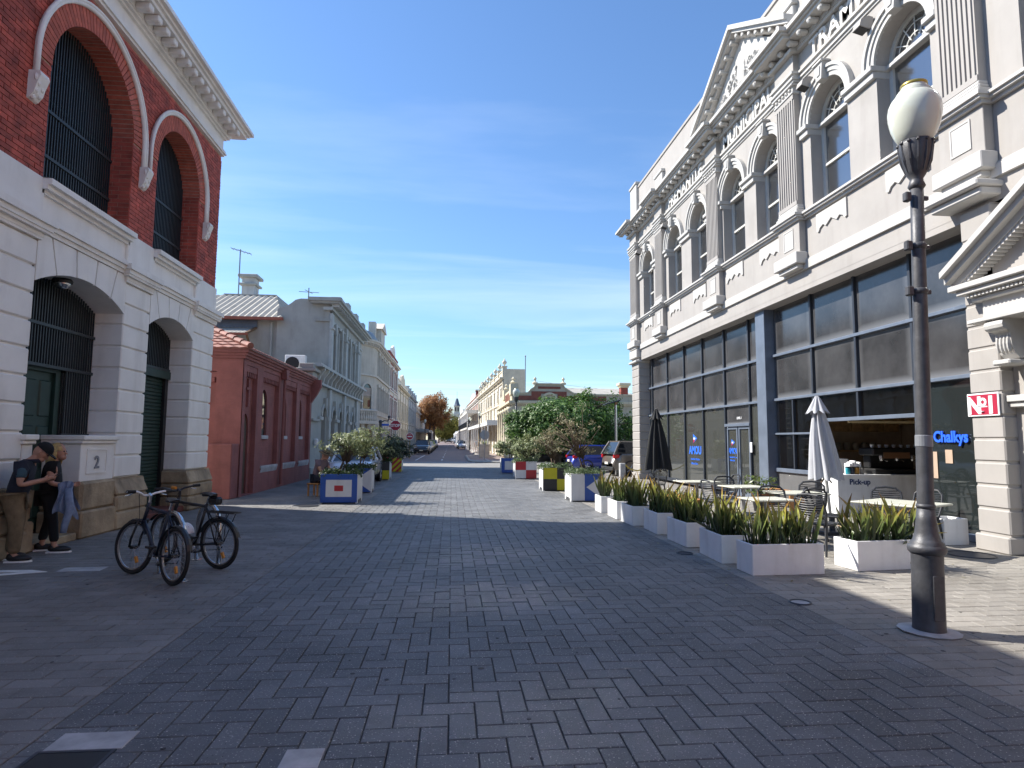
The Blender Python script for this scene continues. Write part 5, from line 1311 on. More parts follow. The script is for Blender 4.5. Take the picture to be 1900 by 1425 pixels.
obj('holder', MB().lathe([(.055,4.03),(.074,4.06),(.06,4.1),(.054,4.13),(.078,4.17),(.087,4.19),(.113,4.27),(.135,4.38),(.143,4.46),(.137,4.49)], n=24), m_lamp, t_l, smooth=True)
b = MB()
for k in range(12):
    a = 2*PI*k/12; b.tube([(.087*math.cos(a),.087*math.sin(a),4.19),(.12*math.cos(a),.12*math.sin(a),4.3),(.143*math.cos(a),.143*math.sin(a),4.45)], [.006,.014,.008], 5); b.ball((.144*math.cos(a),.144*math.sin(a),4.47), .018, 6, 5)
obj('acanthus', b, m_lamp, t_l, kind='stuff')
gl = [(r_*.865, z_) for r_, z_ in [(.13,4.48),(.16,4.5),(.2,4.56),(.235,4.64),(.255,4.73),(.26,4.8),(.25,4.86),(.225,4.91),(.19,4.95),(.17,4.965),(.175,4.975),(.15,4.99),(.155,5.0),(.13,5.015),(.125,5.05),(.12,5.06)]]
obj('globe', MB().lathe(gl, n=36), m_globe, t_l, smooth=True)
obj('cap_ring', MB().lathe([(.095,5.03),(.112,5.04),(.114,5.065),(.105,5.072),(.09,5.07)], n=24), m_brass, t_l, smooth=True)
obj('access_door', MB().bev(-.05, .05, -.13, -.118, .12, .5, .004), m_lamp, t_l)
obj('foot_plate', MB().lathe([(.24,.0),(.25,.012),(.17,.02)], n=12), m_conc, t_l)
dup(t_l, (4.12, 39.84, 0), 1, 'street lamp with opal globe in front of the cream and red hall', 'opal globe street lamps')
dup(t_l, (3.3, 74, .1), 2, 'street lamp with opal globe by the palm planter on the far right corner', 'opal globe street lamps')
dup(t_l, (2.75, 95, .2), 3, 'street lamp with opal globe beside the white car down the street', 'opal globe street lamps')
dup(t_l, (-4.75, 112, .35), 4, 'street lamp with opal globe in front of the autumn tree on the left', 'opal globe street lamps')
t_l.rotation_euler = (0, R(1.6), 0)
# solar pole light at the car park
t = thing('solar_light', 'grey pole with a tilted solar panel light by the car park', 'light pole', (8.05, 30, 0))
obj('pole', MB().tube([(0,0,0),(0,0,3.45)], .06, 10), m_chrome, t); obj('panel', MB().bev(-.62,.2,-.2,.2,-.035,.035,.01).xf(Matrix.Translation((0,0,3.62)) @ Matrix.Rotation(R(-16),4,'Y')), m_steel, t)
obj('bracket', MB().tube([(0,0,3.4),(0,0,3.58)], .05, 8).tube([(-.02,0,3.4),(.1,0,3.6)], .02, 6), mat('bracket_rust', (.3,.15,.08), .6), t)
# traffic signs
def octa(r, n=8, off=PI/8): return [(r*math.cos(off+2*PI*k/n), r*math.sin(off+2*PI*k/n)) for k in range(n)]
m_post = mat('timber_post', (.42,.30,.16), .8, var=.15); m_sback = mat('sign_back', (.35,.36,.37), .5, .4)
t = thing('stop_sign', 'red octagonal STOP sign on the far left corner', 'sign', (-5.12, 57.5, 0))
obj('post', MB().tube([(0,0.02,0),(0,0.02,3.4)], .04, 8), m_sback, t)
obj('plate', MB().prism(octa(.5), 'y', -.02, 0).xf(Matrix.Translation((0,-.03,2.98))), m_plain_white, t)
obj('field', MB().prism(octa(.465), 'y', -.026, -.019).xf(Matrix.Translation((0,-.03,2.98))), m_sign_red, t)
lettering('STOP', .36, .006, m_plain_white, t, (-5.12, 57.442, 2.86), '-y', .012, .9)
t = thing('no_entry_sign', 'round red no entry sign on a timber post beside the black car', 'sign', (-3.78, 57, 0))
obj('post', MB().box(-.05,.05,.0,.08,0,2.35), m_post, t)
obj('plate', MB().prism(octa(.33,24,0), 'y', -.03, -.01).xf(Matrix.Translation((0,0,2.0))), m_plain_white, t)
obj('field', MB().prism(octa(.29,24,0), 'y', -.036, -.029).xf(Matrix.Translation((0,0,2.0))), m_sign_red, t)
obj('bar', MB().box(-.2,.2,-.044,-.035,1.94,2.03), m_plain_white, t)
lettering('NO ENTRY', .075, .004, m_plain_white, t, (-3.78, 56.96, 2.13), '-y', .001, .9)
t = thing('sign_back', 'back of an octagonal sign on a pole beside the white veranda', 'sign', (2.75, 52, 0.08)); obj('post', MB().tube([(0,0,0),(0,0,2.7)], .035, 8), m_sback, t); obj('plate', MB().prism(octa(.42), 'y', .03, .05).xf(Matrix.Translation((0,0,2.05))), m_sback, t)
t = thing('street_name_sign', 'blue street name plate on a dark post on the left corner', 'sign', (-3.55, 31.5, 0))
obj('post', MB().lathe([(.14,0),(.14,.5),(.09,.6),(.07,2.5),(.1,2.55),(.05,2.65)], n=12), m_lamp, t)
obj('name_plate', MB().bev(.07, .42, -.02, .02, 2.36, 2.46, .01), m_sign_blue, t)
obj('arm', MB().tube([(0,0,2.5),(.18,0,2.62),(.36,0,2.6),(.42,0,2.75)], .03, 6).ball((.42,0,2.8), .07, 8, 6), m_lamp, t)
# bollard with a yellow rope at the building's far corner
t = thing('rope_bollard', 'pale bollard with a yellow rope tied to the corner of the beige building', 'bollard', (7.35, 26.4, 0)); obj('post', MB().bev(-.12,.12,-.12,.12,0,.72,.02), m_conc, t)
obj('rope', MB().tube([(.1,0,.68),(.3,.12,.52),(.55,.25,.42),(.8,.4,.38),(1.0,.5,.42)], .03, 6), mat('yellow_rope', (.55,.42,.06), .7), t)

# ------------------------------------------------------------------ nautical flag planters
m_fb = mat('flag_blue', (.022,.085,.36), .45, var=.08, vs=3, streak=.15); m_fw = mat('flag_white', (.66,.66,.66), .5, var=.05, streak=.2)
m_fr = mat('flag_red', (.42,.02,.028), .45, var=.08); m_fy = mat('flag_yellow', (.52,.47,.012), .5, var=.08); m_fk = mat('flag_black', (.022,.022,.024), .5, var=.1)
W_, H_ = .94, .76
def flagbox(label, x, y, flag, rz=0):
    """x,y: left front corner"""
    t = thing('flag_planter', label, 'planter', (x, y, 0), rz, 'planters painted as signal flags')
    def legs(b, x0, x1, y0, y1):
        pass
    # side boards with foot cut-outs, front board carries the flag
    side = [(0,0),(.16,0),(.2,.09),(W_-.2,.09),(W_-.16,0),(W_,0),(W_,H_),(0,H_)]
    for sx in (0, W_-.04): obj('side_board', MB().prism(side, 'x', sx, sx+.04), m_fw, t)
    obj('back_board', MB().box(.04, W_-.04, W_-.04, W_, .03, H_), m_fw, t)
    obj('soil', MB().box(.04, W_-.04, .04, W_-.04, .3, H_-.05), m_soil, t)
    base = {'W': m_fb, 'A': m_fw, 'L': m_fk, 'Y': m_fy, 'U': m_fw, 'P': m_fb}[flag]
    f = obj('front_board', MB().bev(0.002, W_-.002, -.02, .035, .03, H_-.001, .004), base, t)
    def fld(mt_, pts, k=1): obj('flag_field', MB().prism(pts, 'y', -.02-.003*k, -.019), mt_, f)
    z0, z1 = .03, H_
    q = lambda a, c, d, e: [(a*W_, z0+d*(z1-z0)), (c*W_, z0+d*(z1-z0)), (c*W_, z0+e*(z1-z0)), (a*W_, z0+e*(z1-z0))]
    if flag == 'W': fld(m_fw, q(.15,.85,.2,.8)); fld(m_fr, q(.38,.62,.4,.6), 2)
    if flag == 'P': fld(m_fw, q(.18,.82,.2,.8))
    if flag == 'A':
        fld(m_fb, [(.4*W_,z0),(W_,z0),(.45*W_,(z0+z1)/2),(W_,z1),(.4*W_,z1)])
    if flag == 'L': fld(m_fy, q(0.01,.5,.5,1)); fld(m_fy, q(.5,.99,0,.5))
    if flag == 'U': fld(m_fr, q(0.01,.5,.5,1)); fld(m_fr, q(.5,.99,0,.5))
    if flag == 'Y':
        for k in range(-2, 5):
            a = k*.32
            pts = [(a,0),(a+.16,0),(a+.16+.8,1),(a+.8,1)]
            # clip to 0..1
            def clip(P_, ax, lim, sgn):
                o_ = []
                for i in range(len(P_)):
                    A_, B_ = P_[i-1], P_[i]; ia, ib = sgn*(A_[ax]-lim) <= 0, sgn*(B_[ax]-lim) <= 0
                    if ia != ib:
                        f_ = (lim-A_[ax])/(B_[ax]-A_[ax]); o_.append((A_[0]+f_*(B_[0]-A_[0]), A_[1]+f_*(B_[1]-A_[1])))
                    if ib: o_.append(B_)
                return o_
            pts = clip(clip(pts, 0, 0.01, -1), 0, .99, 1)
            if len(pts) > 2: fld(m_fr, [(p_[0]*W_, z0+p_[1]*(z1-z0)) for p_ in pts])
    return t
flagbox('blue planter with white panel and red rectangle, nearest on the left', -3.37, 16.65, 'W')
flagbox('white and blue swallow-tail planter, second on the left', -3.42, 19.95, 'A', R(2))
flagbox('yellow and black quartered planter on the left beside the white car', -3.5, 26.4, 'L')
flagbox('red and yellow diagonally striped planter on the left', -3.5, 32.8, 'Y')
flagbox('white and blue swallow-tail planter, nearest on the right', 3.28, 16.95, 'A')
flagbox('yellow and black quartered planter on the right', 3.04, 20.6, 'L')
flagbox('red and white quartered planter on the right', 2.76, 26.95, 'U')
flagbox('blue bordered white planter, farthest on the right', 2.56, 31.9, 'P')
t = thing('palm_planter', 'pale box planter with a small palm on the far right corner', 'planter', (2.55, 57.5, .085)); obj('box', MB().bev(0,.95,0,.95,0,1.25,.01), mat('weathered_white', (.5,.48,.43), .7, streak=.4), t)

# ------------------------------------------------------------------ white trough planters with blade plants
def blade_mat(name):
    mt = bpy.data.materials.new(name); mt.use_nodes = True; n = mt.node_tree; N = n.nodes; L = n.links; b_ = N['Principled BSDF']; b_.inputs['Roughness'].default_value = .45
    tc_ = N.new('ShaderNodeTexCoord'); sp_ = N.new('ShaderNodeSeparateXYZ'); L.new(tc_.outputs['Object'], sp_.inputs[0])
    r1 = N.new('ShaderNodeValToRGB'); e = r1.color_ramp.elements; e[0].position = .12; e[0].color = (.035,.065,.018,1); e[1].position = .56; e[1].color = (.34,.31,.06,1)
    e2 = e.new(.34); e2.color = (.11,.15,.035,1); e3 = e.new(.66); e3.color = (.36,.2,.05,1)
    L.new(sp_.outputs['Z'], r1.inputs['Fac'])
    oi = N.new('ShaderNodeObjectInfo'); hs = N.new('ShaderNodeHueSaturation'); mr = N.new('ShaderNodeMapRange'); mr.inputs['To Min'].default_value = .55; mr.inputs['To Max'].default_value = 1.6
    L.new(oi.outputs['Random'], mr.inputs['Value']); L.new(mr.outputs[0], hs.inputs['Value']); L.new(r1.outputs[0], hs.inputs['Color'])
    nz_ = N.new('ShaderNodeTexNoise'); nz_.inputs['Scale'].default_value = 14; mx_ = N.new('ShaderNodeMixRGB'); mx_.blend_type = 'MULTIPLY'; mx_.inputs[0].default_value = .5
    L.new(tc_.outputs['Object'], nz_.inputs['Vector']); L.new(hs.outputs[0], mx_.inputs['Color1']); L.new(nz_.outputs['Color'], mx_.inputs['Color2']); L.new(mx_.outputs[0], b_.inputs['Base Color'])
    return mt
m_blade = blade_mat('snake_plant_leaf')
rb = random.Random(11); blades = []
for k in range(12):
    ln = rb.uniform(.4, .72); wd = rb.uniform(.013, .022); lean = rb.uniform(0, .34)*ln; tw = rb.uniform(-.8,.8); b = MB(); rows = []
    for i in range(8):
        f = i/7; ww = wd*(.7+.9*f-.0*f)*(1-max(0,f-.55)**1.5*3.2) if f < 1 else .002
        ww = max(ww, .002); a = tw*f; cx_ = lean*f*f
        dx, dy = math.cos(a)*ww, math.sin(a)*ww
        rows.append([(cx_-dy*-.0-dx, -dy, f*ln), (cx_, .012*(1-f), f*ln), (cx_+dx, dy, f*ln)])
    b.grid(rows); blades.append(b.mesh('leaf', m_blade, True))
def trough(label, x0, x1, y0, y1, plab, h=.38, n=44, droop=0, rz=0):
    cx, cy = (x0+x1)/2, (y0+y1)/2; lx, ly = (x1-x0)/2, (y1-y0)/2
    t = thing('trough_planter', label, 'planter', (cx, cy, 0), rz, 'white trough planters')
    wl = .025
    b = MB()
    b.bev(-lx, lx, -ly, -ly+wl, 0, h, .006); obj('panel', b, m_boxwhite, t)
    obj('panel', MB().bev(-lx, lx, ly-wl, ly, 0, h, .006), m_boxwhite, t)
    obj('panel', MB().bev(-lx, -lx+wl, -ly+wl, ly-wl, 0, h, .006), m_boxwhite, t); obj('panel', MB().bev(lx-wl, lx, -ly+wl, ly-wl, 0, h, .006), m_boxwhite, t)
    obj('soil', MB().box(-lx+wl, lx-wl, -ly+wl, ly-wl, .05, h-.05), m_soil, t)
    pt = thing('snake_plant', plab, 'plant', (cx, cy, h-.06), rz, 'snake plants in the white troughs')
    for k in range(n):
        x, y = rb.uniform(-lx+.06, lx-.06), rb.uniform(-ly+.06, ly-.06)
        tx, ty = (x/max(lx,.01))*.28+rb.gauss(0,.17), (y/max(ly,.01))*.16+rb.gauss(0,.17)
        if rb.random() < droop+.05: tx *= 2.6; ty = ty*2-.3
        o = link('leaf', rb.choice(blades), pt, (x, y, 0), (-ty, tx, rb.uniform(0, 6.28))); s_ = rb.uniform(.62, 1.02); o.scale = (s_, s_, s_)
    return t
pos = ['nearest to the camera', 'second in the row', 'third in the row', 'fourth in the row', 'fifth in the row', 'sixth in the row', 'farthest in the row']
BX = [(3.74,4.70,7.56,7.98),(3.7,4.14,8.3,9.13),(3.69,4.13,9.62,10.46),(3.68,4.12,10.95,11.77),(3.55,3.99,12.1,12.85),(3.52,3.95,13.1,13.88),(3.46,3.8,14.28,14.85)]
for k, q in enumerate(BX): trough('white trough planter of the dining area edge, '+pos[k], *q, 'snake plant in the white trough '+pos[k], rz=R([1.5,-2,1,-1,2,0,1][k]), n=[105,115,115,100,90,90,70][k])
trough('white trough planter standing alone beside the lamp post', 5.22, 6.28, 7.76, 8.2, 'yellowing snake plant in the white trough beside the lamp post', n=150, droop=.2, rz=R(6))
t = thing('small_planter', 'empty small white planter box against the pale pier', 'planter', (8.02, 9.55, 0), R(4))
for q in ((0,.45,0,.02),(0,.45,.38,.4),(0,.02,.02,.38),(.43,.45,.02,.38)): obj('panel', MB().bev(*q, 0, .42, .004), m_boxwhite, t)
obj('soil', MB().box(.02,.43,.02,.38,.02,.3), m_soil, t)

# ------------------------------------------------------------------ cafe furniture
m_top = mat('table_top', (.50,.50,.42), .5, var=.08); m_chair = mat('chair_plastic', (.03,.032,.038), .5, var=.1); m_alu = mat('alu_leg', (.45,.45,.45), .35, .8)
def table(label, x, y, rz, sx=.74, sy=.74):
    t = thing('cafe_table', label, 'table', (x, y, 0), rz, 'cafe tables')
    obj('table_top', MB().bev(-sx/2, sx/2, -sy/2, sy/2, .715, .745, .01), m_top, t)
    obj('leg', MB().tube([(0,0,.05),(0,0,.72)], .035, 10), m_alu, t); obj('spider', MB().box(-.2,.2,-.03,.03,.69,.714).box(-.03,.03,-.2,.2,.688,.713), m_steel, t)
    obj('foot', MB().bev(-.28,.28,-.04,.04,0,.04,.01).bev(-.04,.04,-.28,.28,.001,.041,.01), m_alu, t)
table('large pale cafe table beside the lamp post', 6.9, 9.05, R(28), .95, 1.05)
table('pale cafe table left of the grey umbrella', 6.3, 10.95, R(2), .9, .75)
table('pale cafe table between the steel post and the planters', 6.05, 12.5, R(4), .8, .7)
table('pale cafe table directly behind the near planters', 5.1, 9.75, R(3), .7, .6)
table('pale cafe table in front of the office windows', 5.7, 14.1, R(2), .9, .7)
def make_chair(label, loc, rz):
    t = thing('cafe_chair', label, 'chair', loc, rz, 'dark slatted cafe chairs')
    obj('seat', MB().bev(-.22,.22,-.21,.22,.43,.46,.012), m_chair, t)
    for sx in (-1, 1):
        obj('leg', MB().tube([(sx*.19,.19,.44),(sx*.23,.25,0)], [.022,.016], 6), m_chair, t); obj('leg', MB().tube([(sx*.19,-.18,.44),(sx*.23,-.27,0)], [.022,.016], 6), m_chair, t)
    fr = obj('back_frame', MB().tube([(-.2,-.19,.44),(-.235,-.24,.62),(-.22,-.29,.8),(-.15,-.31,.87),(0,-.315,.885),(.15,-.31,.87),(.22,-.29,.8),(.235,-.24,.62),(.2,-.19,.44)], .018, 6), m_chair, t)
    for k in range(10):
        z = .5+k*.036; w_ = .225-.002*abs(k-4); yb = -.2-.1*(z-.44)/.4
        obj('back_slat', MB().tube([(-w_,yb,z),(-.1,yb-.045,z-.01),(0,yb-.06,z-.014),(.1,yb-.045,z-.01),(w_,yb,z)], .0085, 5), m_chair, fr)
    return t
c0 = make_chair('slatted chair in the gap between the two nearest white troughs', (5.55, 9.0, 0), R(-62))
for x, y, a, lab in ((6.25,9.95,-130,'slatted chair at the far left corner of the large table'),(7.42,10.02,150,'slatted chair behind the large table'),(7.72,9.72,110,'slatted chair right of the large table half hidden by the lamp post'),
                     (5.55,10.3,165,'slatted chair behind the table next to the near planters'),(6.05,10.25,0,'slatted chair on the near side of the table left of the grey umbrella'),(6.95,11.5,150,'slatted chair on the far side of the table left of the grey umbrella'),
                     (6.1,13.25,180,'slatted chair between the table by the steel post and the office door'),(5.4,12.2,-85,'slatted chair left of the table by the steel post'),(6.45,14.3,90,'slatted chair right of the table in front of the office windows'),(5.1,14.6,-120,'slatted chair left of the table in front of the office windows'),(5.75,17.3,20,'slatted chair under the black umbrella')):
    dup(c0, (x, y, 0), R(a), lab)
m_bench = mat('orange_timber', (.38,.17,.05), .6, var=.2)
def bench(label, x, y, L_):
    t = thing('timber_bench', label, 'bench', (x, y, 0)); 
    for k in range(3): obj('slat', MB().bev(-.2+k*.135, -.08+k*.135, -L_/2, L_/2, .42, .46, .008), m_bench, t)
    for yy in (-L_/2+.15, L_/2-.15): obj('leg', MB().box(-.18,.18,yy-.03,yy+.03,0,.42), m_bench, t)
bench('orange timber bench below the cafe window', 8.3, 15.1, 1.7); bench('orange timber bench behind the row of white troughs', 5.05, 13.3, 1.4)
def umbrella(label, x, y, mt_, ztop, zb, rb_, seed, lean=(0,0), cap=True):
    t = thing('closed_umbrella', label, 'umbrella', (x, y, 0)); r_ = random.Random(seed)
    lx, ly = lean
    obj('pole', MB().tube([(lx*-.0,0,0),(lx*.5,ly*.5,ztop*.5),(lx,ly,ztop+.03)], .026, 8), m_alu, t)
    obj('base', MB().bev(-.3,.3,-.3,.3,0,.06,.01).lathe([(.05,.06),(.05,.35),(.035,.36)], n=10), m_steel, t)
    rows = []; n = 48
    for i in range(13):
        f = i/12; z = ztop-.12-(ztop-.12-zb)*f; R0 = .05+(rb_-.05)*f**.75; row = []
        for k in range(n+1):
            a = 2*PI*k/n; fold = .5+.5*math.cos(8*a+.6*math.sin(3*f+seed)); rr_ = R0*(.55+.5*fold**1.3)*(1+.05*math.sin(3*a+seed))
            row.append((lx*(z/ztop)+rr_*math.cos(a+.25*f), ly*(z/ztop)+rr_*math.sin(a+.25*f), z-(.06*fold if i == 12 else 0)))
        rows.append(row)
    obj('canopy', MB().grid(rows), mt_, t, smooth=True)
    if cap:
        rows = []
        for i in range(5):
            f = i/4; z = ztop+.02-f*.34; row = []
            for k in range(n+1):
                a = 2*PI*k/n; fold = .5+.5*math.cos(8*a); row.append((lx+(.03+.17*f)*(.7+.38*fold)*math.cos(a), ly+(.03+.17*f)*(.7+.38*fold)*math.sin(a), z+(.07*(1-fold) if i == 4 else 0)))
            rows.append(row)
        obj('vent_cap', MB().grid(rows), mt_, t, smooth=True)
    for k in range(4):
        a = k*PI/2+.3; obj('rib', MB().tube([(lx*.4,ly*.4,zb+.02),(lx*.4+.12*math.cos(a),ly*.4+.12*math.sin(a),zb-.1)], .012, 5), mat('rib_wood', (.12,.08,.05), .6), t)
    return t
umbrella('closed pale grey umbrella in front of the cafe hatch', 6.98, 10.95, mat('umbrella_grey', (.42,.43,.46), .85, var=.06), 2.5, 1.02, .3, 2, (-.2, 0))
umbrella('closed black umbrella near the far pier', 6.18, 18.2, mat('umbrella_black', (.012,.013,.014), .8, var=.1), 2.62, .85, .42, 5, (-.05, 0))
# café pot plant
m_leafg = leafmat('pot_leaf', (.05,.09,.02), (.16,.2,.05), .4, .3)
def pot_plant(label, x, y):
    t = thing('potted_plant', label, 'plant', (x, y, 0)); obj('pot', MB().lathe([(.16,0),(.2,.3),(.22,.36),(.18,.36)], n=16), m_black, t)
    b = MB(); r_ = random.Random(4)
    for k in range(240):
        a, h, rr_ = r_.uniform(0,6.28), r_.uniform(.38,.85), r_.random()**.6*.38; p_ = Vector((rr_*math.cos(a), rr_*math.sin(a), h)); u = Vector((r_.uniform(-1,1),r_.uniform(-1,1),r_.uniform(-.4,.8))).normalized()*.06; v = u.cross(Vector((r_.uniform(-1,1),r_.uniform(-1,1),1))).normalized()*.025
        b.add([tuple(p_-u), tuple(p_+v), tuple(p_+u), tuple(p_-v)], [(0,1,2,3)])
    obj('leaves', b, m_leafg, t, kind='stuff')
    for k in range(5): obj('stem', MB().tube([(0,0,.34),(.1*math.cos(k*1.3),.1*math.sin(k*1.3),.7)], .008, 4), m_soil, t)
pot_plant('leafy shrub in a black pot beside the steel post', 7.45, 14.5)
# ------------------------------------------------------------------ cars
m_tint = mat('car_glass', (.015,.018,.022), .06, var=0, spec=.7); m_plast = mat('car_trim', (.02,.02,.022), .6); m_rim = mat('alloy_rim', (.45,.45,.46), .3, .8)
m_lens = mat('lamp_lens', (.6,.62,.65), .15); m_tail = mat('tail_lens', (.42,.01,.015), .2); m_plate = mat('number_plate', (.7,.68,.6), .5)
def car(label, cat, loc, rz, col, L=4.2, W=1.76, H=1.46, kind='hatch', detail=True, group='parked cars'):
    """local frame: nose towards +x"""
    t = thing('parked_car', label, cat, loc, rz, group)
    paint = mat('car_paint', col, .3, .15, var=0, coat=1.0)
    suv = kind == 'suv'; zs = .24 if not suv else .3; zb = .92*H/1.46; hood = .88*H/1.46
    # stations: x fraction, hood/belt height, half width
    st = [(0,.55,.40),(.02,.8,.46),(.1,.93,.5),(.3,.95,.5),(.5,.95,.5),(.66,.94,.5),(.72,.92,.5),(.82,.9,.49),(.92,.84,.47),(.98,.66,.43),(1,.5,.38)]
    rows = []
    for f, zt, hw in st:
        x = -L/2+f*L; z1 = zt*H/1.46; w_ = hw*W
        rows.append([(x,-w_*.9,zs),(x,-w_,zs+.2),(x,-w_,z1-.14),(x,-w_*.93,z1-.02),(x,-w_*.5,z1+.015),(x,w_*.5,z1+.015),(x,w_*.93,z1-.02),(x,w_,z1-.14),(x,w_,zs+.2),(x,w_*.9,zs),(x,-w_*.9,zs)])
    b = MB().grid(rows); b.f.append([i for i in range(10)]); b.mi.append(0); o_ = (len(rows)-1)*11; b.f.append([o_+i for i in range(10)]); b.mi.append(0)
    obj('body', b, paint, t, smooth=True)
    # cabin: glass all round, painted roof and pillars
    xr0, xr1, xt0, xt1 = {'hatch': (.03,.73,.13,.52), 'suv': (.01,.73,.09,.54), 'sedan': (.1,.73,.24,.52), 'van': (.0,.82,.03,.66)}[kind]
    X = lambda f: -L/2+f*L
    zr = H-.03; w0, w1 = .46*W, .36*W
    lo = [(X(xr0),-w0),(X(.5),-w0*1.03),(X(xr1),-w0*.92),(X(xr1),w0*.92),(X(.5),w0*1.03),(X(xr0),w0)]
    hi = [(X(xt0),-w1),(X(.4),-w1*1.05),(X(xt1),-w1*.95),(X(xt1),w1*.95),(X(.4),w1*1.05),(X(xt0),w1)]
    b = MB().add([(x,y,zb-.02) for x, y in lo]+[(x,y,zr-.03) for x, y in hi], [(i,(i+1) % 6,6+(i+1) % 6,6+i) for i in range(6)])
    obj('windows', b, m_tint, t)
    b = MB().add([(x*1.0,y,zr-.04) for x, y in hi]+[(x,y*.92,zr+.03) for x, y in hi], [(i,(i+1) % 6,6+(i+1) % 6,6+i) for i in range(6)]+[(6,7,8,9,10,11)])
    for i in (0, 1, 2, 3, 4, 5):
        p_, q_ = lo[i], hi[i]; r_ = .045 if i in (0,5,2,3) else .03
        b.tube([(p_[0],p_[1],zb-.04),((p_[0]+q_[0])/2,(p_[1]+q_[1])/2*1.01,(zb+zr)/2),(q_[0],q_[1],zr)], r_, 6)
    obj('roof', b, paint, t, smooth=False)
    wr = .31 if not suv else .35
    for x in (X(.19), X(.81)):
        for s_ in (-1, 1):
            obj('wheel_arch', MB().torus((x, s_*(W*.5-.03), wr), wr+.03, .05, 'y', 20, 6), m_plast, t)
            wh = obj('wheel', MB().torus((x, s_*(W*.5-.09), wr), wr-.085, .09, 'y', 22, 8), m_rubber, t, smooth=True)
            b = MB()
            for k in range(5): a = 2*PI*k/5; b.tube([(x, s_*(W*.5-.03), wr), (x+(wr-.12)*math.cos(a), s_*(W*.5-.02), wr+(wr-.12)*math.sin(a))], .035, 5)
            b.torus((x, s_*(W*.5-.04), wr), wr-.12, .025, 'y', 18, 5); obj('rim', b, m_rim, wh)
            obj('hub', MB().lathe([(wr-.13,-.02),(wr-.13,.02)], 0, 0, 14).xf(Matrix.Translation((x, s_*(W*.5-.1), wr)) @ Matrix.Rotation(PI/2,4,'X')), m_plast, wh)
    for s_ in (-1, 1):
        obj('headlight', MB().bev(X(.93), X(.975), s_*W*.38-.16, s_*W*.38+.14, .6*H/1.46, .73*H/1.46, .03), m_lens, t)
        obj('tail_light', MB().bev(X(.006), X(.07), s_*W*.42-.1, s_*W*.42+.08, .74*H/1.46, .9*H/1.46, .03), m_tail, t)
        obj('mirror', MB().bev(X(.66), X(.69), s_*W*.52-.07, s_*W*.52+.07, zb, zb+.13, .03), paint, t)
        if detail: obj('door_line', MB().box(X(.5)-.006, X(.5)+.006, s_*W*.5-.006, s_*W*.5+.006, zs+.15, zb-.05).box(X(.33), X(.38), s_*(W*.5+.005)-.012, s_*(W*.5+.005)+.012, zb-.17, zb-.14), m_plast, t)
    obj('grille', MB().bev(X(.97), X(.998), -.42, .42, .42, .58, .02), m_plast, t); obj('bumper', MB().bev(X(.965), X(1.003), -W*.4, W*.4, .24, .38, .03), m_plast, t)
    obj('bumper', MB().bev(X(-.003), X(.03), -W*.42, W*.42, .26, .46, .03), m_plast, t)
    obj('plate', MB().box(X(1.0), X(1.006), -.2, .2, .42, .52), m_plate, t); obj('plate', MB().box(X(-.008), X(0), -.2, .2, .56, .67), m_plate, t)
    return t
car('white car parked behind the blue planter on the left', 'car', (-3.68, 24.5, 0), R(-90), (.62,.64,.68), 4.0, 1.7, 1.38, 'hatch')
car('blue hatchback parked in the car park by the tree', 'car', (8.35, 33.6, 0), R(4), (.015,.04,.30), 4.0, 1.72, 1.46, 'hatch')
car('brown sport utility vehicle parked beside the far pier', 'car', (9.75, 30.0, 0), R(7), (.15,.125,.10), 4.5, 1.84, 1.68, 'suv')
car('dark car in the shade under the big tree', 'car', (6.3, 42.4, 0), R(8), (.03,.03,.034), 4.2, 1.76, 1.44, 'sedan')
car('black sport utility vehicle, first in the left kerb row', 'car', (-3.55, 76.3, 0), R(-90), (.012,.014,.018), 4.6, 1.86, 1.72, 'suv', False, 'cars parked along the street')
for k, (y, c, lab, kd) in enumerate(((83.5,(.45,.47,.5),'silver car behind the black vehicle in the left kerb row','hatch'),(90,(.6,.58,.5),'cream car in the left kerb row','sedan'),(97,(.35,.42,.05),'lime green car in the left kerb row','hatch'),(105,(.06,.07,.09),'dark grey car in the left kerb row','sedan'),(116,(.6,.6,.62),'white car farthest in the left kerb row','hatch'))):
    car(lab, 'car', (-3.45, y, gz(y)), R(-90), c, 4.3, 1.76, 1.46, kd, False, 'cars parked along the street')
car('white car parked on the right of the street by the lamp post', 'car', (1.95, 106, gz(106)), R(-90), (.68,.69,.72), 4.3, 1.78, 1.42, 'sedan', False, 'cars parked along the street')
car('grey car behind the white one on the right of the street', 'car', (1.8, 113, gz(113)), R(-90), (.2,.24,.27), 4.3, 1.78, 1.5, 'hatch', False, 'cars parked along the street')
car('dark blue van far down the street on the right', 'van', (1.5, 170, gz(170)), R(-90), (.07,.10,.14), 4.8, 1.9, 2.0, 'van', False, 'cars parked along the street')
car('dark car driving in the middle of the far street', 'car', (-.9, 190, gz(190)), R(-90), (.05,.07,.11), 4.3, 1.8, 1.5, 'sedan', False, 'cars parked along the street')
car('pale car far down the street beside the van', 'car', (.6, 200, gz(200)), R(-90), (.5,.5,.5), 4.3, 1.8, 1.5, 'sedan', False, 'cars parked along the street')

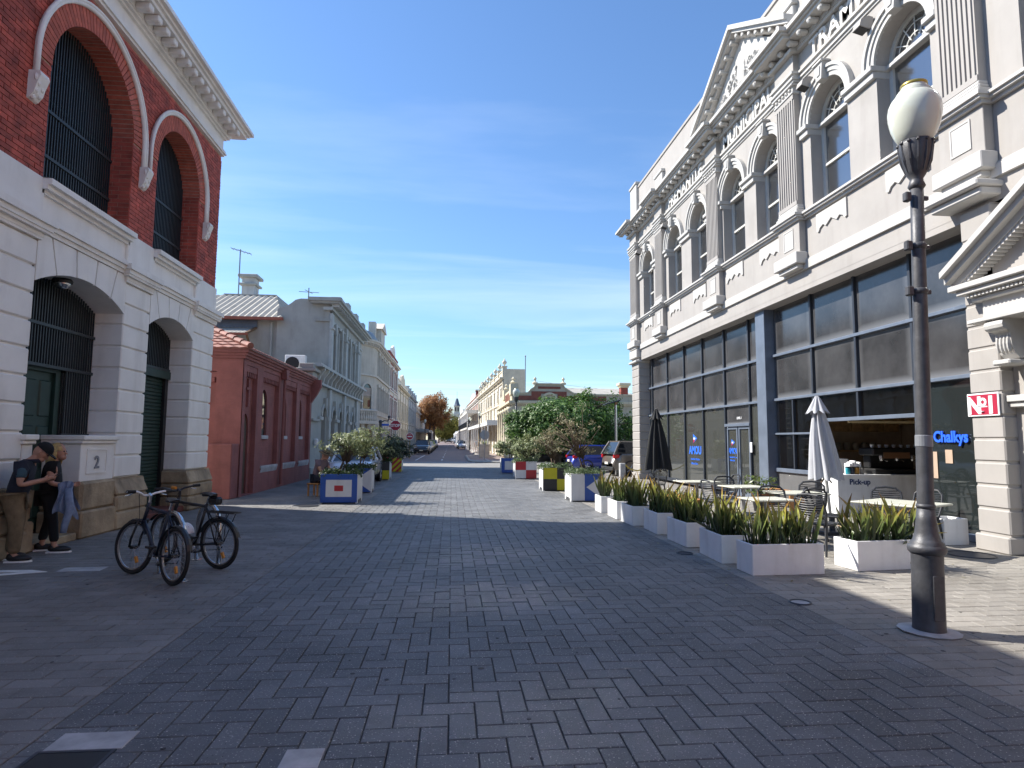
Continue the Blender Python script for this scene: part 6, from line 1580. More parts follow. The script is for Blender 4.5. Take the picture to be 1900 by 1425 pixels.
# ------------------------------------------------------------------ bicycles and racks
m_bk = mat('bike_black', (.012,.012,.014), .45, .1, var=0, coat=.2); m_bb = mat('bike_navy', (.008,.013,.03), .45, .1, var=0, coat=.2)
m_refl = mat('reflector_orange', (.6,.22,.02), .3, var=0); m_spoke = mat('spoke_steel', (.4,.4,.42), .3, .9)
def bicycle(label, rear, front, frame, white_bar, rack, steer=0, lean=0):
    d = Vector((front[0]-rear[0], front[1]-rear[1], 0)); rz = math.atan2(d.y, d.x); wb = d.length
    t = thing('bicycle', label, 'bicycle', (rear[0], rear[1], 0), rz, 'parked bicycles'); t.rotation_euler = (R(lean), 0, rz)
    r = .325; RW = Vector((0,0,r)); FW = Vector((wb,0,r)); BBk = Vector((.43,0,.28)); ST = Vector((.24,0,.78)); HT = Vector((wb-.25,0,.82)); HB = Vector((wb-.19,0,.66)); 
    def wheel(c, st=0):
        mtx = Matrix.Translation(c) @ Matrix.Rotation(st, 4, 'Z')
        w_ = obj('wheel', MB().torus((0,0,0), r-.024, .024, 'y', 36, 8).xf(mtx), m_rubber, t, smooth=True)
        obj('rim', MB().torus((0,0,0), r-.056, .012, 'y', 32, 5).xf(mtx), m_spoke, w_)
        b = MB()
        for k in range(28):
            a = 2*PI*k/28; s_ = .022 if k % 2 else -.022; b.tube([(.02*math.cos(a+.9*(1 if k % 4 < 2 else -1)), s_, .02*math.sin(a+.9*(1 if k % 4 < 2 else -1))), ((r-.06)*math.cos(a), 0, (r-.06)*math.sin(a))], .0016, 3, False)
        obj('spokes', b.xf(mtx), m_spoke, w_, kind='stuff'); obj('hub', MB().tube([(0,-.045,0),(0,.045,0)], .024, 8).xf(mtx), m_bk, w_)
        obj('reflector', MB().bev(.12,.2,-.012,.012,-.02,.02,.004).xf(mtx @ Matrix.Rotation(2.0,4,'Y')), m_refl, w_)
    wheel(RW); wheel(FW, steer)
    b = MB()
    for a, c, rr in ((BBk,HB,.021),(ST,HT,.019),(BBk,ST+Vector((-.02,0,.04)),.018),(HB+Vector((.02,0,-.04)),HT+Vector((-.03,0,.06)),.022)): b.tube([tuple(a),tuple(c)], rr, 8)
    for s_ in (-1, 1):
        b.tube([tuple(BBk+Vector((0,s_*.03,0))),tuple(RW+Vector((0,s_*.06,0)))], .011, 6); b.tube([tuple(ST),tuple(RW+Vector((0,s_*.06,0)))], .009, 6)
    obj('frame', b, frame, t, smooth=True)
    b = MB()
    for s_ in (-1, 1): b.tube([tuple(HB+Vector((.02,s_*.055,0))),tuple(FW+Vector((-.02,s_*.055,.1))),tuple(FW+Vector((0,s_*.055,0)))], .014, 6)
    b.tube([tuple(HB+Vector((.02,-.055,0))),tuple(HB+Vector((.02,.055,0)))], .02, 6); obj('fork', b, m_bk, t, smooth=True)
    sp_ = ST+Vector((-.05,0,.13)); obj('seat_post', MB().tube([tuple(ST),tuple(sp_)], .014, 8), m_chrome, t)
    obj('saddle', MB().grid([[(sp_.x-.13+.27*f, w_*(.075*(1-f)**1.2+.018)*1.0, sp_.z+.045-.012*abs(w_)*2+.015*math.sin(f*3)) for w_ in (-1,-.5,0,.5,1)] for f in (0,.15,.3,.5,.7,.9,1)]).bev(sp_.x-.12, sp_.x+.1, -.04, .04, sp_.z, sp_.z+.04, .015), m_bk, t, smooth=True)
    hs = HT+Vector((-.03,0,.06)); hb = hs+Vector((.03,0,.1))
    obj('stem', MB().tube([tuple(hs),tuple(hs+Vector((-.01,0,.08))),tuple(hb)], .017, 8), m_chrome if white_bar else m_bk, t)
    pts = [(0,-.3,.03),(-.02,-.18,.03),(.02,-.1,.01),(.04,-.04,-.02),(.04,.04,-.02),(.02,.1,.01),(-.02,.18,.03),(0,.3,.03)]
    mtx = Matrix.Translation(hb) @ Matrix.Rotation(steer,4,'Z'); hbm = obj('handlebar', MB().tube(pts, .013, 8).xf(mtx), m_plain_white if white_bar else m_bk, t, smooth=True)
    for s_ in (-1, 1):
        obj('grip', MB().tube([(0,s_*.3,.03),(-.015,s_*.2,.031)], .019, 8).xf(mtx), m_rubber, hbm); obj('brake_lever', MB().tube([(.02,s_*.17,.02),(.06,s_*.22,-.01),(.05,s_*.28,-.02)], .006, 5).xf(mtx), m_chrome, hbm)
    obj('crank', MB().tube([tuple(BBk+Vector((0,-.07,0))),tuple(BBk+Vector((.12,-.07,-.12)))], .011, 6).tube([tuple(BBk+Vector((0,.07,0))),tuple(BBk+Vector((-.12,.07,.12)))], .011, 6), m_spoke, t)
    obj('pedal', MB().bev(BBk.x+.07,BBk.x+.17,-.17,-.08,BBk.z-.135,BBk.z-.11,.005), m_bk, t); obj('pedal', MB().bev(BBk.x-.17,BBk.x-.07,.08,.17,BBk.z+.11,BBk.z+.135,.005), m_bk, t)
    obj('chainring', MB().torus((BBk.x,-.05,BBk.z), .085, .008, 'y', 20, 5), m_spoke, t)
    obj('chain', MB().tube([(BBk.x,-.05,BBk.z+.085),(0,-.05,r+.04)], .006, 4).tube([(BBk.x,-.05,BBk.z-.085),(.03,-.05,r-.09),(0,-.05,r-.05)], .006, 4), m_bk, t)
    for c, rg in ((RW,(20,165)),(FW,(40,150))):
        pth = [(c.x+(r+.02)*math.cos(R(a)), 0, c.z+(r+.02)*math.sin(R(a))) for a in range(rg[0], rg[1], 12)]
        b = MB(); b.grid([[(p_[0],-.03,p_[2]-.012) for p_ in pth],[(p_[0],0,p_[2]) for p_ in pth],[(p_[0],.03,p_[2]-.012) for p_ in pth]]); obj('mudguard', b, m_bk, t)
    if rack:
        b = MB()
        for yy in (-.06, -.02, .02, .06): b.tube([(ST.x-.02,yy,.72),(-.3,yy,.72)], .007, 5)
        b.tube([(-.3,-.06,.72),(-.3,.06,.72)], .007, 5)
        for s_ in (-1, 1): b.tube([(-.22,s_*.06,.72),(0,s_*.07,r)], .006, 5); b.tube([(-.05,s_*.06,.72),(0,s_*.07,r)], .006, 5)
        obj('carrier', b, m_bk, t)
        obj('saddle_bag', MB().bev(sp_.x-.2, sp_.x-.02, -.05, .05, sp_.z-.1, sp_.z, .025), m_bk, t); obj('front_light', MB().lathe([(.02,-.03),(.025,.03)], 0, 0, 8).xf(Matrix.Translation(hb+Vector((.07,0,.02))) @ Matrix.Rotation(PI/2,4,'Y')), m_refl, t)
    b = MB(); b.tube([tuple(hb+Vector((.04,.1,0))),tuple(hb+Vector((.12,.06,-.06))),tuple(HB+Vector((.08,.02,.02))),tuple(FW+Vector((-.02,.05,.28)))], .004, 4).tube([tuple(hb+Vector((.04,-.1,0))),tuple(hb+Vector((.1,-.05,-.1))),tuple(HT+Vector((-.1,-.02,-.05))),tuple(ST)], .004, 4); obj('cables', b, m_bk, t)
    return t
bicycle('navy bicycle with white handlebars locked to the nearer rack', (-3.12,7.50), (-3.88,8.17), m_bb, True, False, R(14), 3)
bicycle('black bicycle with rear carrier locked to the farther rack', (-2.93,8.40), (-3.82,8.88), m_bk, False, True, R(-10), -2)
def hoop(label, a, c, h):
    cx, cy = (a[0]+c[0])/2, (a[1]+c[1])/2; d = math.hypot(c[0]-a[0], c[1]-a[1])/2; t = thing('bike_rack', label, 'bike rack', (cx, cy, 0), math.atan2(c[1]-a[1], c[0]-a[0]), 'steel hoop bike racks')
    pts = [(-d,0,0),(-d,0,h-.3)] + [(-d*math.cos(f*PI), 0, h-.3+.3*math.sin(f*PI)) for f in [.1*k for k in range(1,10)]] + [(d,0,h-.3),(d,0,0)]
    obj('hoop', MB().tube(pts, .027, 12), m_chrome, t, smooth=True)
    for s_ in (-1, 1): obj('foot_plate', MB().lathe([(.07,0),(.07,.008),(.03,.012)], s_*d, 0, 14), m_chrome, t)
hoop('stainless hoop rack holding the navy bicycle', (-3.08,7.70), (-3.56,8.2), .76); hoop('stainless hoop rack holding the black bicycle', (-2.98,8.52), (-3.46,9.06), .78)
t = thing('cycle_helmet', 'white vented helmet hanging from the black bicycle', 'helmet', (-3.42, 8.55, .42), R(130))
b = MB(); rows = []
for i in range(9):
    a = PI*.5*i/8; rows.append([(.14*math.cos(a)*math.cos(q), .1*math.cos(a)*math.sin(q), .13*math.sin(a)+.02) for q in [2*PI*k/20 for k in range(21)]])
obj('shell', b.grid(rows), m_plain_white, t, smooth=True)
for k in range(7):
    for j in (-1, 0, 1): obj('vent', MB().ball((.1-.033*k, j*.045*(1-.1*abs(k-3)), .145-.012*abs(k-3)**1.3-.02*abs(j)), (.014,.009,.014), 6, 5), m_black, t) if k % 2 == 0 else None
obj('strap', MB().tube([(.05,.09,.03),(.02,.02,-.1),(.05,-.09,.03)], .006, 4), m_black, t)

# ------------------------------------------------------------------ people
def skin(name, verts, edges, radii, mt_, parent, sub=2, root=0):
    me = bpy.data.meshes.new(name); me.from_pydata([tuple(v) for v in verts], edges, []); o = bpy.data.objects.new(name, me); C.objects.link(o)
    md = o.modifiers.new('skin', 'SKIN'); md.use_smooth_shade = True
    sv = me.skin_vertices[0].data
    for i, r_ in enumerate(radii): sv[i].radius = (r_, r_) if not hasattr(r_, '__len__') else r_
    for i in range(len(verts)): sv[i].use_root = (i == root)
    s2 = o.modifiers.new('sub', 'SUBSURF'); s2.levels = sub; s2.render_levels = sub
    dg = bpy.context.evaluated_depsgraph_get(); nm = bpy.data.meshes.new_from_object(o.evaluated_get(dg)); nm.name = name
    bpy.data.objects.remove(o); bpy.data.meshes.remove(me); nm.materials.clear(); nm.materials.append(mt_)
    nm.polygons.foreach_set('use_smooth', [True]*len(nm.polygons))
    return link(name, nm, parent)
def chain(pts, rad):
    return pts, [(i, i+1) for i in range(len(pts)-1)], rad
def person(label, loc, rz, J, cl, s=1.0):
    """J: joint positions (x forward, y left, z up); cl: clothing materials"""
    t = thing('person', label, 'person', loc, rz); t.scale = (s,)*3
    V = []; E_ = []; Rd = []
    def add(p, r_, par=None):
        V.append(Vector(p)); Rd.append(r_)
        if par is not None: E_.append((par, len(V)-1))
        return len(V)-1
    pel = add(J['pelvis'], (.15,.11)); w_ = add(J['waist'], (.14,.1), pel); chs = add(J['chest'], (.165,.11), w_); nk0 = add(J['neckbase'], (.08,.07), chs); nk = add(J['neck'], .055, nk0); hd = add(J['head'], (.075,.085), nk); tp = add(J['crown'], (.06,.07), hd)
    for S in ('L', 'R'):
        sh_ = add(J['sho'+S], .065, chs); el = add(J['elb'+S], .042, sh_); wr_ = add(J['wri'+S], .03, el); pm_ = add(J['palm'+S], (.036,.018), wr_)
        d_ = (Vector(J['palm'+S])-Vector(J['wri'+S])).normalized(); side = d_.orthogonal().normalized() if 'side'+S not in J else Vector(J['side'+S])
        up_ = d_.cross(side)
        for k, (o_, ln) in enumerate(((-.028,.055),(-.009,.066),(.01,.062),(.028,.05))):
            a = add(Vector(J['palm'+S])+side*o_+d_*.03, .009, pm_); c_ = add(V[a]+d_*ln*.5+up_*.008, .0085, a); add(V[c_]+d_*ln*.4+up_*.02, .007, c_)
        th = add(Vector(J['wri'+S])+side*-.035+d_*.03, .011, pm_); add(V[th]+d_*.045+side*-.012+up_*.01, .009, th)
        hp = add(J['hip'+S], .095, pel); kn = add(J['kne'+S], .058, hp); an = add(J['ank'+S], .04, kn); add(J['toe'+S], .035, an)
    body = skin('body', V, E_, Rd, m_skin, t)
    # face
    h = Vector(J['head']); f = Vector(J.get('face', (1,0,0))).normalized(); l = Vector((0,0,1)).cross(f).normalized(); u = f.cross(l)
    mtx = Matrix(((f.x,l.x,u.x,h.x),(f.y,l.y,u.y,h.y),(f.z,l.z,u.z,h.z),(0,0,0,1)))
    b = MB().ball((.0,0,.02), (.1,.078,.125), 14, 10).ball((.055,0,-.06), (.055,.05,.05), 10, 7); b.prism([(.085,.03),(.125,-.02),(.09,-.025)], 'y', -.014, .014)
    for s_ in (-1, 1): b.ball((-.005, s_*.08, .0), (.02,.012,.034), 7, 6)
    obj('head', b.xf(mtx), m_skin, body, smooth=True)
    for s_ in (-1, 1): obj('eye', MB().ball((.088, s_*.033, .025), .011, 7, 6).xf(mtx), m_black, body)
    obj('mouth', MB().bev(.085,.102,-.022,.022,-.062,-.053,.003).xf(mtx), mat('lips', (.25,.08,.07), .5), body)
    # clothes
    def cloth(name, keys, rad, mt_):
        vs, ed = [], []; idx = {}
        for k in keys:
            for a in k:
                if a not in idx: idx[a] = len(vs); vs.append(J[a] if a in J else a)
            for a, c_ in zip(k[:-1], k[1:]): ed.append((idx[a], idx[c_]))
        rr = [rad[a] for a in idx]; return skin(name, vs, ed, rr, mt_, t)
    cloth('top', [('hem','waist','chest','neckbase'),('chest','shoL','slvL'),('chest','shoR','slvR')], {'hem':cl.get('hemr',(.185,.14)),'waist':cl.get('waistr',(.18,.135)),'chest':(.19,.135),'neckbase':(.085,.075),'shoL':.088,'shoR':.088,'slvL':.068,'slvR':.068}, cl['top'])
    cloth('trousers', [('pelvis','hipL','kneL','cufL'),('pelvis','hipR','kneR','cufR')], {'pelvis':(.165,.125),'hipL':.112*cl['leg'],'hipR':.112*cl['leg'],'kneL':.078*cl['leg'],'kneR':.078*cl['leg'],'cufL':.066*cl['leg'],'cufR':.066*cl['leg']}, cl['trousers'])
    for S in ('L', 'R'):
        a, c_ = Vector(J['ank'+S]), Vector(J['toe'+S]); d_ = Vector((c_.x-a.x, c_.y-a.y, 0)).normalized(); q = Vector((-d_.y, d_.x, 0)); mt2 = Matrix(((d_.x,q.x,0,a.x),(d_.y,q.y,0,a.y),(0,0,1,0),(0,0,0,1)))
        sh_ = obj('shoe', MB().ball((.07,0,.05), (.15,.052,.05), 12, 8).ball((-.02,0,.075), (.06,.045,.05), 10, 7).xf(mt2), m_black, t, smooth=True); obj('sole', MB().prism([(-.09,-.04),(.1,-.052),(.2,-.03),(.225,0),(.2,.03),(.1,.052),(-.09,.04)], 'z', .0, .022).xf(mt2), m_plain_white, sh_)
    return t, mtx, body
J = dict(pelvis=(-.03,0,.86),waist=(0,0,1.0),hem=(-.03,0,.80),chest=(.06,0,1.19),neckbase=(.11,0,1.33),neck=(.16,0,1.38),head=(.22,0,1.45),crown=(.22,0,1.52),face=(.62,0,-.6),
  shoL=(.06,.19,1.27),shoR=(.06,-.19,1.27),slvL=(.05,.24,1.1),slvR=(.06,-.24,1.1),elbL=(.04,.25,1.02),elbR=(.06,-.25,1.02),wriL=(.26,.12,1.06),wriR=(.28,-.12,1.08),palmL=(.34,.07,1.08),palmR=(.36,-.06,1.11),sideL=(0,.5,.8),sideR=(0,.5,-.8),
  hipL=(-.03,.1,.82),hipR=(-.03,-.1,.82),kneL=(-.01,.12,.46),kneR=(.03,-.11,.46),ankL=(-.12,.13,.08),ankR=(.02,-.12,.08),cufL=(-.11,.13,.1),cufR=(.02,-.12,.1),toeL=(.03,.16,.04),toeR=(.18,-.15,.04))
m_vest = mat('navy_vest', (.012,.016,.03), .9, var=.2, vs=8); m_khaki = mat('khaki_cloth', (.16,.115,.065), .9, var=.2, vs=10, bump=.3, bs=20); m_jersey = mat('black_jersey', (.006,.006,.007), .9); m_tee = mat('teal_tee', (.035,.075,.1), .9)
t_m, hm, body = person('man in navy vest and khaki trousers looking down at his phone by the wall', (-5.84, 9.12, 0), R(20), J, dict(top=m_vest, trousers=m_khaki, leg=1.18), 1.0)
for S in ('L', 'R'): skin('sleeve', [J['sho'+S], J['slv'+S]], [(0,1)], [.083,.07], m_tee, t_m)
cp_ = obj('cap', MB().grid([[(.115*math.cos(a)*math.cos(q)-.005, .092*math.cos(a)*math.sin(q), .045+.115*math.sin(a)) for q in [2*PI*k/18 for k in range(19)]] for a in [PI/2*i/6 for i in range(7)]]).xf(hm), m_jersey, t_m, smooth=True)
obj('peak', MB().prism([(.05,-.085),(.13,-.075),(.185,-.03),(.185,.03),(.13,.075),(.05,.085)], 'z', .045, .058).xf(hm), m_jersey, cp_)
obj('collar', MB().torus((.12,0,1.335), .085, .03, 'z', 16, 6), m_vest, t_m)
ph = thing('phone', 'phone held in both hands by the man in the navy vest', 'phone', (0,0,0)); ph.location = t_m.matrix_world.to_translation(); bpy.context.view_layer.update()
mw = t_m.matrix_world.copy(); pp = mw @ Vector((.4,0,1.13)); ph.location = pp; ph.rotation_euler = (0, R(-35), R(20)); obj('case', MB().bev(-.07,.07,-.035,.035,-.005,.005,.003), m_black, ph); obj('screen', MB().box(-.064,.064,-.031,.031,.005,.006), m_tint, ph)
J2 = dict(pelvis=(-.02,0,.84),waist=(0,0,.98),hem=(-.02,0,.76),chest=(.01,0,1.17),neckbase=(.0,0,1.3),neck=(.02,0,1.35),head=(.05,0,1.43),crown=(.05,0,1.5),face=(.95,-.25,0),
  shoL=(0,.17,1.25),shoR=(0,-.17,1.25),slvL=(-.01,.21,1.12),slvR=(0,-.21,1.12),elbL=(-.04,.24,1.0),elbR=(.02,-.24,1.0),wriL=(-.02,.25,.77),wriR=(.2,-.2,.96),palmL=(0,.25,.68),palmR=(.28,-.17,.97),sideL=(.95,0,0.1),sideR=(0,.3,.95),
  hipL=(-.02,.1,.8),hipR=(-.02,-.1,.8),kneL=(-.02,.12,.45),kneR=(.06,-.12,.45),ankL=(-.1,.13,.08),ankR=(.1,-.14,.08),cufL=(-.1,.13,.14),cufR=(.1,-.14,.14),toeL=(.04,.15,.04),toeR=(.25,-.17,.04))
t_w, hw_, body = person('fair-haired woman in black with a pale blue jacket over her arm', (-5.84, 9.82, 0), R(22), J2, dict(top=m_jersey, trousers=m_jersey, leg=.92, hemr=(.2,.165), waistr=(.185,.15)), 1.0)
m_hair = mat('fair_hair', (.42,.28,.1), .55, var=.25, vs=20)
hr = MB(); rh = random.Random(5)
rows = [[(.108*math.cos(a)*math.cos(q)-.012, .092*math.cos(a)*math.sin(q), .035+.12*math.sin(a)) for q in [R(36)+R(288)*k/18 for k in range(19)]] for a in [PI/2*i/6-.0 for i in range(7)]]
hr.grid(rows)
for k in range(46):
    q = R(78)+R(204)*k/45; x, y = .108*math.cos(q)-.012, .093*math.sin(q)
    hr.tube([(x*.9,y*.9,.08),(x*1.06,y*1.08,.0),(x*1.12-.005,y*1.15,-.09),(x*1.08-.01+rh.uniform(-.01,.01),y*1.05,-.19+rh.uniform(-.03,.03))], [.012,.016,.016,.006], 5)
obj('hair', hr.xf(hw_), m_hair, t_w, smooth=True)
jk = thing('jacket', 'pale blue denim jacket hanging over the arm of the woman in black', 'jacket', (0,0,0)); mw = Matrix.Translation((-5.84,9.82,0)) @ Matrix.Rotation(R(22),4,'Z'); jk.matrix_world = mw @ Matrix.Translation((.2,-.22,.98))
m_denim = mat('pale_denim', (.20,.25,.36), .9, var=.25, vs=9, bump=.3, bs=25)
rows = []
for i in range(14):
    f = i/13; row = []
    for k in range(17):
        g = k/16; a = -1.2+2.4*g; z = .05*math.cos(a*1.1)-.5*f*(1-.08*abs(math.sin(g*7)))*(.85+.25*g); row.append((-.1+(.2+.06*f)*g+.03*math.sin(5*f+g*3), -.035*(.8+math.sin(g*15+f*3)*.8)-.05*math.sin(f*2.4), z))
    rows.append(row)
obj('cloth', MB().grid(rows), m_denim, jk, smooth=True)
rows = [[(x, -y*.9+.03, z*.75) for x, y, z in r_] for r_ in rows]; obj('lining', MB().grid(rows), m_denim, jk, smooth=True)
obj('sleeve', MB().tube([(.04,-.07,-.05),(.08,-.1,-.35),(.03,-.09,-.58),(.02,-.08,-.68)], [.05,.055,.045,.04], 8), m_denim, jk, smooth=True)
# person seated behind the first planter
J3 = dict(pelvis=(-.1,0,.5),waist=(-.08,0,.62),hem=(-.1,0,.46),chest=(.02,0,.84),neckbase=(.07,0,.97),neck=(.1,0,1.02),head=(.14,0,1.1),crown=(.14,0,1.17),face=(.9,0,-.35),
  shoL=(.03,.18,.92),shoR=(.03,-.18,.92),slvL=(.1,.23,.78),slvR=(.1,-.23,.78),elbL=(.14,.24,.7),elbR=(.14,-.24,.7),wriL=(.34,.14,.62),wriR=(.34,-.14,.62),palmL=(.42,.1,.6),palmR=(.42,-.1,.6),
  hipL=(-.05,.1,.48),hipR=(-.05,-.1,.48),kneL=(.34,.13,.48),kneR=(.34,-.13,.48),ankL=(.36,.14,.08),ankR=(.32,-.14,.08),cufL=(.36,.14,.14),cufR=(.32,-.14,.14),toeL=(.48,.15,.04),toeR=(.45,-.15,.04))
t_s, hs_, body = person('person in a brimmed hat and mauve shirt seated behind the blue planter', (-3.86, 19.0, 0), R(-20), J3, dict(top=mat('mauve_shirt', (.17,.12,.14), .9), trousers=m_vest, leg=1.0), 1.08)
ht = obj('hat', MB().lathe([(.2,.05),(.2,.062),(.11,.075),(.1,.15),(.06,.17)], n=18).xf(hs_), m_khaki, t_s, smooth=True); obj('hat_band', MB().lathe([(.112,.075),(.112,.1)], n=18).xf(hs_), m_black, ht)
t = thing('stool', 'low seat under the person in the brimmed hat', 'seat', (-3.98, 19.02, 0), R(-20)); obj('seat', MB().bev(-.2,.2,-.2,.2,.33,.38,.02), m_bench, t)
for sx in (-.15,.15):
    for sy in (-.15,.15): obj('leg', MB().box(sx-.02,sx+.02,sy-.02,sy+.02,0,.33), m_bench, t)
# far pedestrians
def walker(label, x, y, rz, top, leg, s=1.0, ph=.1):
    Jw = dict(J2); Jw.update(wriR=(.08,-.25,.78), palmR=(.1,-.25,.69), elbR=(0,-.25,1.0), kneL=(-.02-ph,.1,.45), ankL=(-.1-ph*1.6,.1,.1), cufL=(-.1-ph*1.6,.1,.14), toeL=(-.1-ph*1.6+.14,.1,.05), sideR=(.95,0,.1), face=(1,0,0))
    t_, h_, b_ = person(label, (x, y, gz(y)+.09), rz, Jw, dict(top=top, trousers=leg, leg=1.0), 1.1*s)
    obj('hair', MB().ball((-.015,0,.05), (.108,.088,.115), 10, 7).xf(h_), m_jersey, t_, smooth=True)
walker('pedestrian in black walking on the left footpath beside the no entry sign', -4.95, 62, R(-90), m_jersey, m_jersey)
walker('second dark pedestrian on the left footpath behind the stop sign', -5.5, 64, R(-90), m_jersey, m_vest, 1.05)
walker('pedestrian in pale blue on the right footpath under the veranda', 3.4, 86, R(90), m_denim, m_khaki)
walker('dark pedestrian far down the right footpath', 3.0, 128, R(-90), m_jersey, m_jersey)
# ------------------------------------------------------------------ trees and shrubs
import numpy as np
m_bark = mat('bark', (.14,.10,.075), .9, var=.3, vs=6, bump=.6, bs=20); m_twig = mat('twig', (.11,.075,.05), .9, var=.2)
def leaves_mesh(name, P_, N_, size, mt_, rng, aspect=.45, jit=.5):
    """one rhombic blade per point, folded a little, facing roughly along N_"""
    n = len(P_); r3 = rng.normal(size=(n,3)); nn = N_ + jit*r3; nn /= np.linalg.norm(nn, axis=1)[:,None]+1e-9
    t_ = rng.normal(size=(n,3)); u = np.cross(nn, t_); u /= np.linalg.norm(u, axis=1)[:,None]+1e-9; v = np.cross(nn, u)
    s = size*rng.uniform(.45, 1.6, size=(n,1))
    A = P_-u*s; B = P_+v*s*aspect+nn*s*.12; C_ = P_+u*s; D = P_-v*s*aspect+nn*s*.12
    vs = np.stack([A,B,C_,D], 1).reshape(-1,3); me = bpy.data.meshes.new(name)
    me.vertices.add(4*n); me.vertices.foreach_set('co', vs.astype(np.float32).ravel()); me.loops.add(6*n); me.polygons.add(2*n)
    idx = np.arange(n)[:,None]*4+np.array([0,1,2,0,2,3])[None,:]; me.loops.foreach_set('vertex_index', idx.ravel().astype(np.int32))
    me.polygons.foreach_set('loop_start', (np.arange(2*n)*3).astype(np.int32)); me.materials.append(mt_); me.update(); me.validate(); return me
def crown(rng, c, rad, nclump, nleaf, cr, shell=.55, zmin=None, flat=1.0, gap=0):
    """leaf clumps spread over an uneven dome; returns points, outward normals and clump centres"""
    c = np.array(c); rad = np.array(rad); P_, N_, cen = [], [], []
    while len(cen) < nclump:
        d = rng.normal(size=3); d /= np.linalg.norm(d); f = shell+(1-shell)*rng.random()**.6; f *= .86+.2*math.sin(3.1*d[0]+1.7*d[1]*2+c[0])+.1*rng.normal()*.5
        q = c+d*rad*f
        if zmin is not None and q[2] < zmin: continue
        cen.append(q)
        k = int(nleaf*rng.uniform(.6,1.3)); o = rng.normal(size=(k,3)); o /= np.linalg.norm(o, axis=1)[:,None]; rr = rng.random((k,1))**.45*cr*rng.uniform(.7,1.25); o2 = o*rr; o2[:,2] *= flat
        P_.append(q+o2); N_.append(o*.7+d*.6+np.array([0,0,.5]))
    return np.concatenate(P_), np.concatenate(N_), cen
def limbs(base, fork, cen, rng, r0, n, mt_, parent, name='trunk', r1=.02):
    b = MB(); base, fork = Vector(base), Vector(fork); mid = base.lerp(fork, .5)+Vector((rng.uniform(-.05,.05), rng.uniform(-.05,.05), 0))
    b.tube([tuple(base), tuple(base.lerp(mid,.2)), tuple(mid), tuple(fork)], [r0*1.3, r0, r0*.85, r0*.7], 9)
    for k in rng.choice(len(cen), min(n, len(cen)), replace=False):
        e = Vector(cen[k]); m1 = fork.lerp(e, .45)+Vector((rng.uniform(-.1,.1), rng.uniform(-.1,.1), .12*(e-fork).length)); b.tube([tuple(fork), tuple(m1), tuple(e)], [r0*.5, r0*.28, r1], 6)
    return obj(name, b, mt_, parent, smooth=True)
def tree(name, label, cat, loc, c, rad, nclump, nleaf, cr, size, mt_, seed, trunk, group=None, zmin=None, nl=14, shell=.55, aspect=.45, flat=1.0, r1=.02, extra=None):
    rng = np.random.default_rng(seed); t = thing(name, label, cat, loc, 0, group)
    P_, N_, cen = crown(rng, c, rad, nclump, nleaf, cr, shell, zmin, flat)
    link('crown', leaves_mesh('crown', P_, N_, size, mt_, rng, aspect), t)['kind'] = 'stuff'
    for base, fork, r0 in trunk: limbs(base, fork, cen, rng, r0, nl, m_bark if r0 > .06 else m_twig, t, r1=r1)
    return t
m_fig = leafmat('fig_leaf', (.028,.075,.012), (.13,.24,.045), .5, .3)
tree('fig_tree', 'broad dark green tree in front of the cream and red hall', 'tree', (7.6, 39.5, 0), (0,0,2.4), (4.5,3.6,2.35), 400, 120, .5, .085, m_fig, 3, [((-.9,0,0),(-.7,0,1.3),.28),((.4,.3,0),(.5,.2,1.4),.2)], zmin=1.3, nl=26, shell=.66)
m_aut = leafmat('autumn_leaf', (.26,.10,.035), (.5,.27,.10), .6, .35)
tree('autumn_tree', 'tall orange autumn tree over the left side of the far street', 'tree', (-3.9, 130, gz(130)), (.2,0,7.4), (3.7,3.6,3.9), 190, 95, .85, .16, m_aut, 8, [((-.9,0,0),(-.6,0,4.4),.2),((.4,.5,0),(.2,0,4.6),.22)], zmin=3.3, nl=26, shell=.4, r1=.04)
tree('autumn_tree', 'smaller rusty tree behind the left veranda beside the autumn tree', 'tree', (-6.3, 150, gz(150)), (0,0,6), (2.8,3,3.6), 110, 80, .8, .17, m_aut, 9, [((0,0,0),(0,0,3.4),.2)], zmin=2.4, nl=16, shell=.4, r1=.04)
m_yg = leafmat('yellowgreen_leaf', (.09,.11,.02), (.3,.27,.06), .6, .35)
tree('street_tree', 'yellow-green tree hanging low over the end of the street', 'tree', (-2.6, 185, gz(185)), (0,0,5.2), (4.6,4,4.6), 170, 80, 1.0, .2, m_yg, 12, [((-1.2,0,0),(-1,0,3),.25)], zmin=.9, nl=16, shell=.4, r1=.04)
tree('street_tree', 'olive tree closing the view at the far end of the street', 'tree', (1.5, 240, gz(240)), (-1.5,0,4.5), (7,4,4.2), 150, 80, 1.2, .26, m_yg, 13, [((0,0,0),(0,0,3),.3)], zmin=.8, nl=14, shell=.4, r1=.04)
# planter shrubs
m_sil = leafmat('silver_leaf', (.13,.16,.055), (.36,.40,.21), .5, .3); m_brn = leafmat('dry_leaf', (.15,.12,.055), (.34,.32,.19), .6, .3); m_dkg = leafmat('deep_leaf', (.03,.055,.025), (.12,.15,.09), .5, .25)
m_cov = leafmat('cover_leaf', (.025,.05,.015), (.08,.13,.04), .5, .25); m_cov2 = leafmat('cover_leaf_grey', (.06,.10,.04), (.2,.27,.12), .5, .25)
def shrub(label, loc, c, rad, ncl, nlf, size, mt_, seed, grp='shrubs in the flag planters', cr=.2, shell=.3, fl=.6):
    return tree('planter_shrub', label, 'shrub', loc, c, rad, ncl, nlf, cr, size, mt_, seed, [((0,0,0),(c[0]*.35,c[1]*.35,max(.22,c[2]*.42)),.032),((.08,.05,0),(c[0]*.3+.1,c[1]*.3,max(.2,c[2]*.36)),.022)], grp, nl=26, shell=shell, aspect=.3, flat=fl, r1=.004)
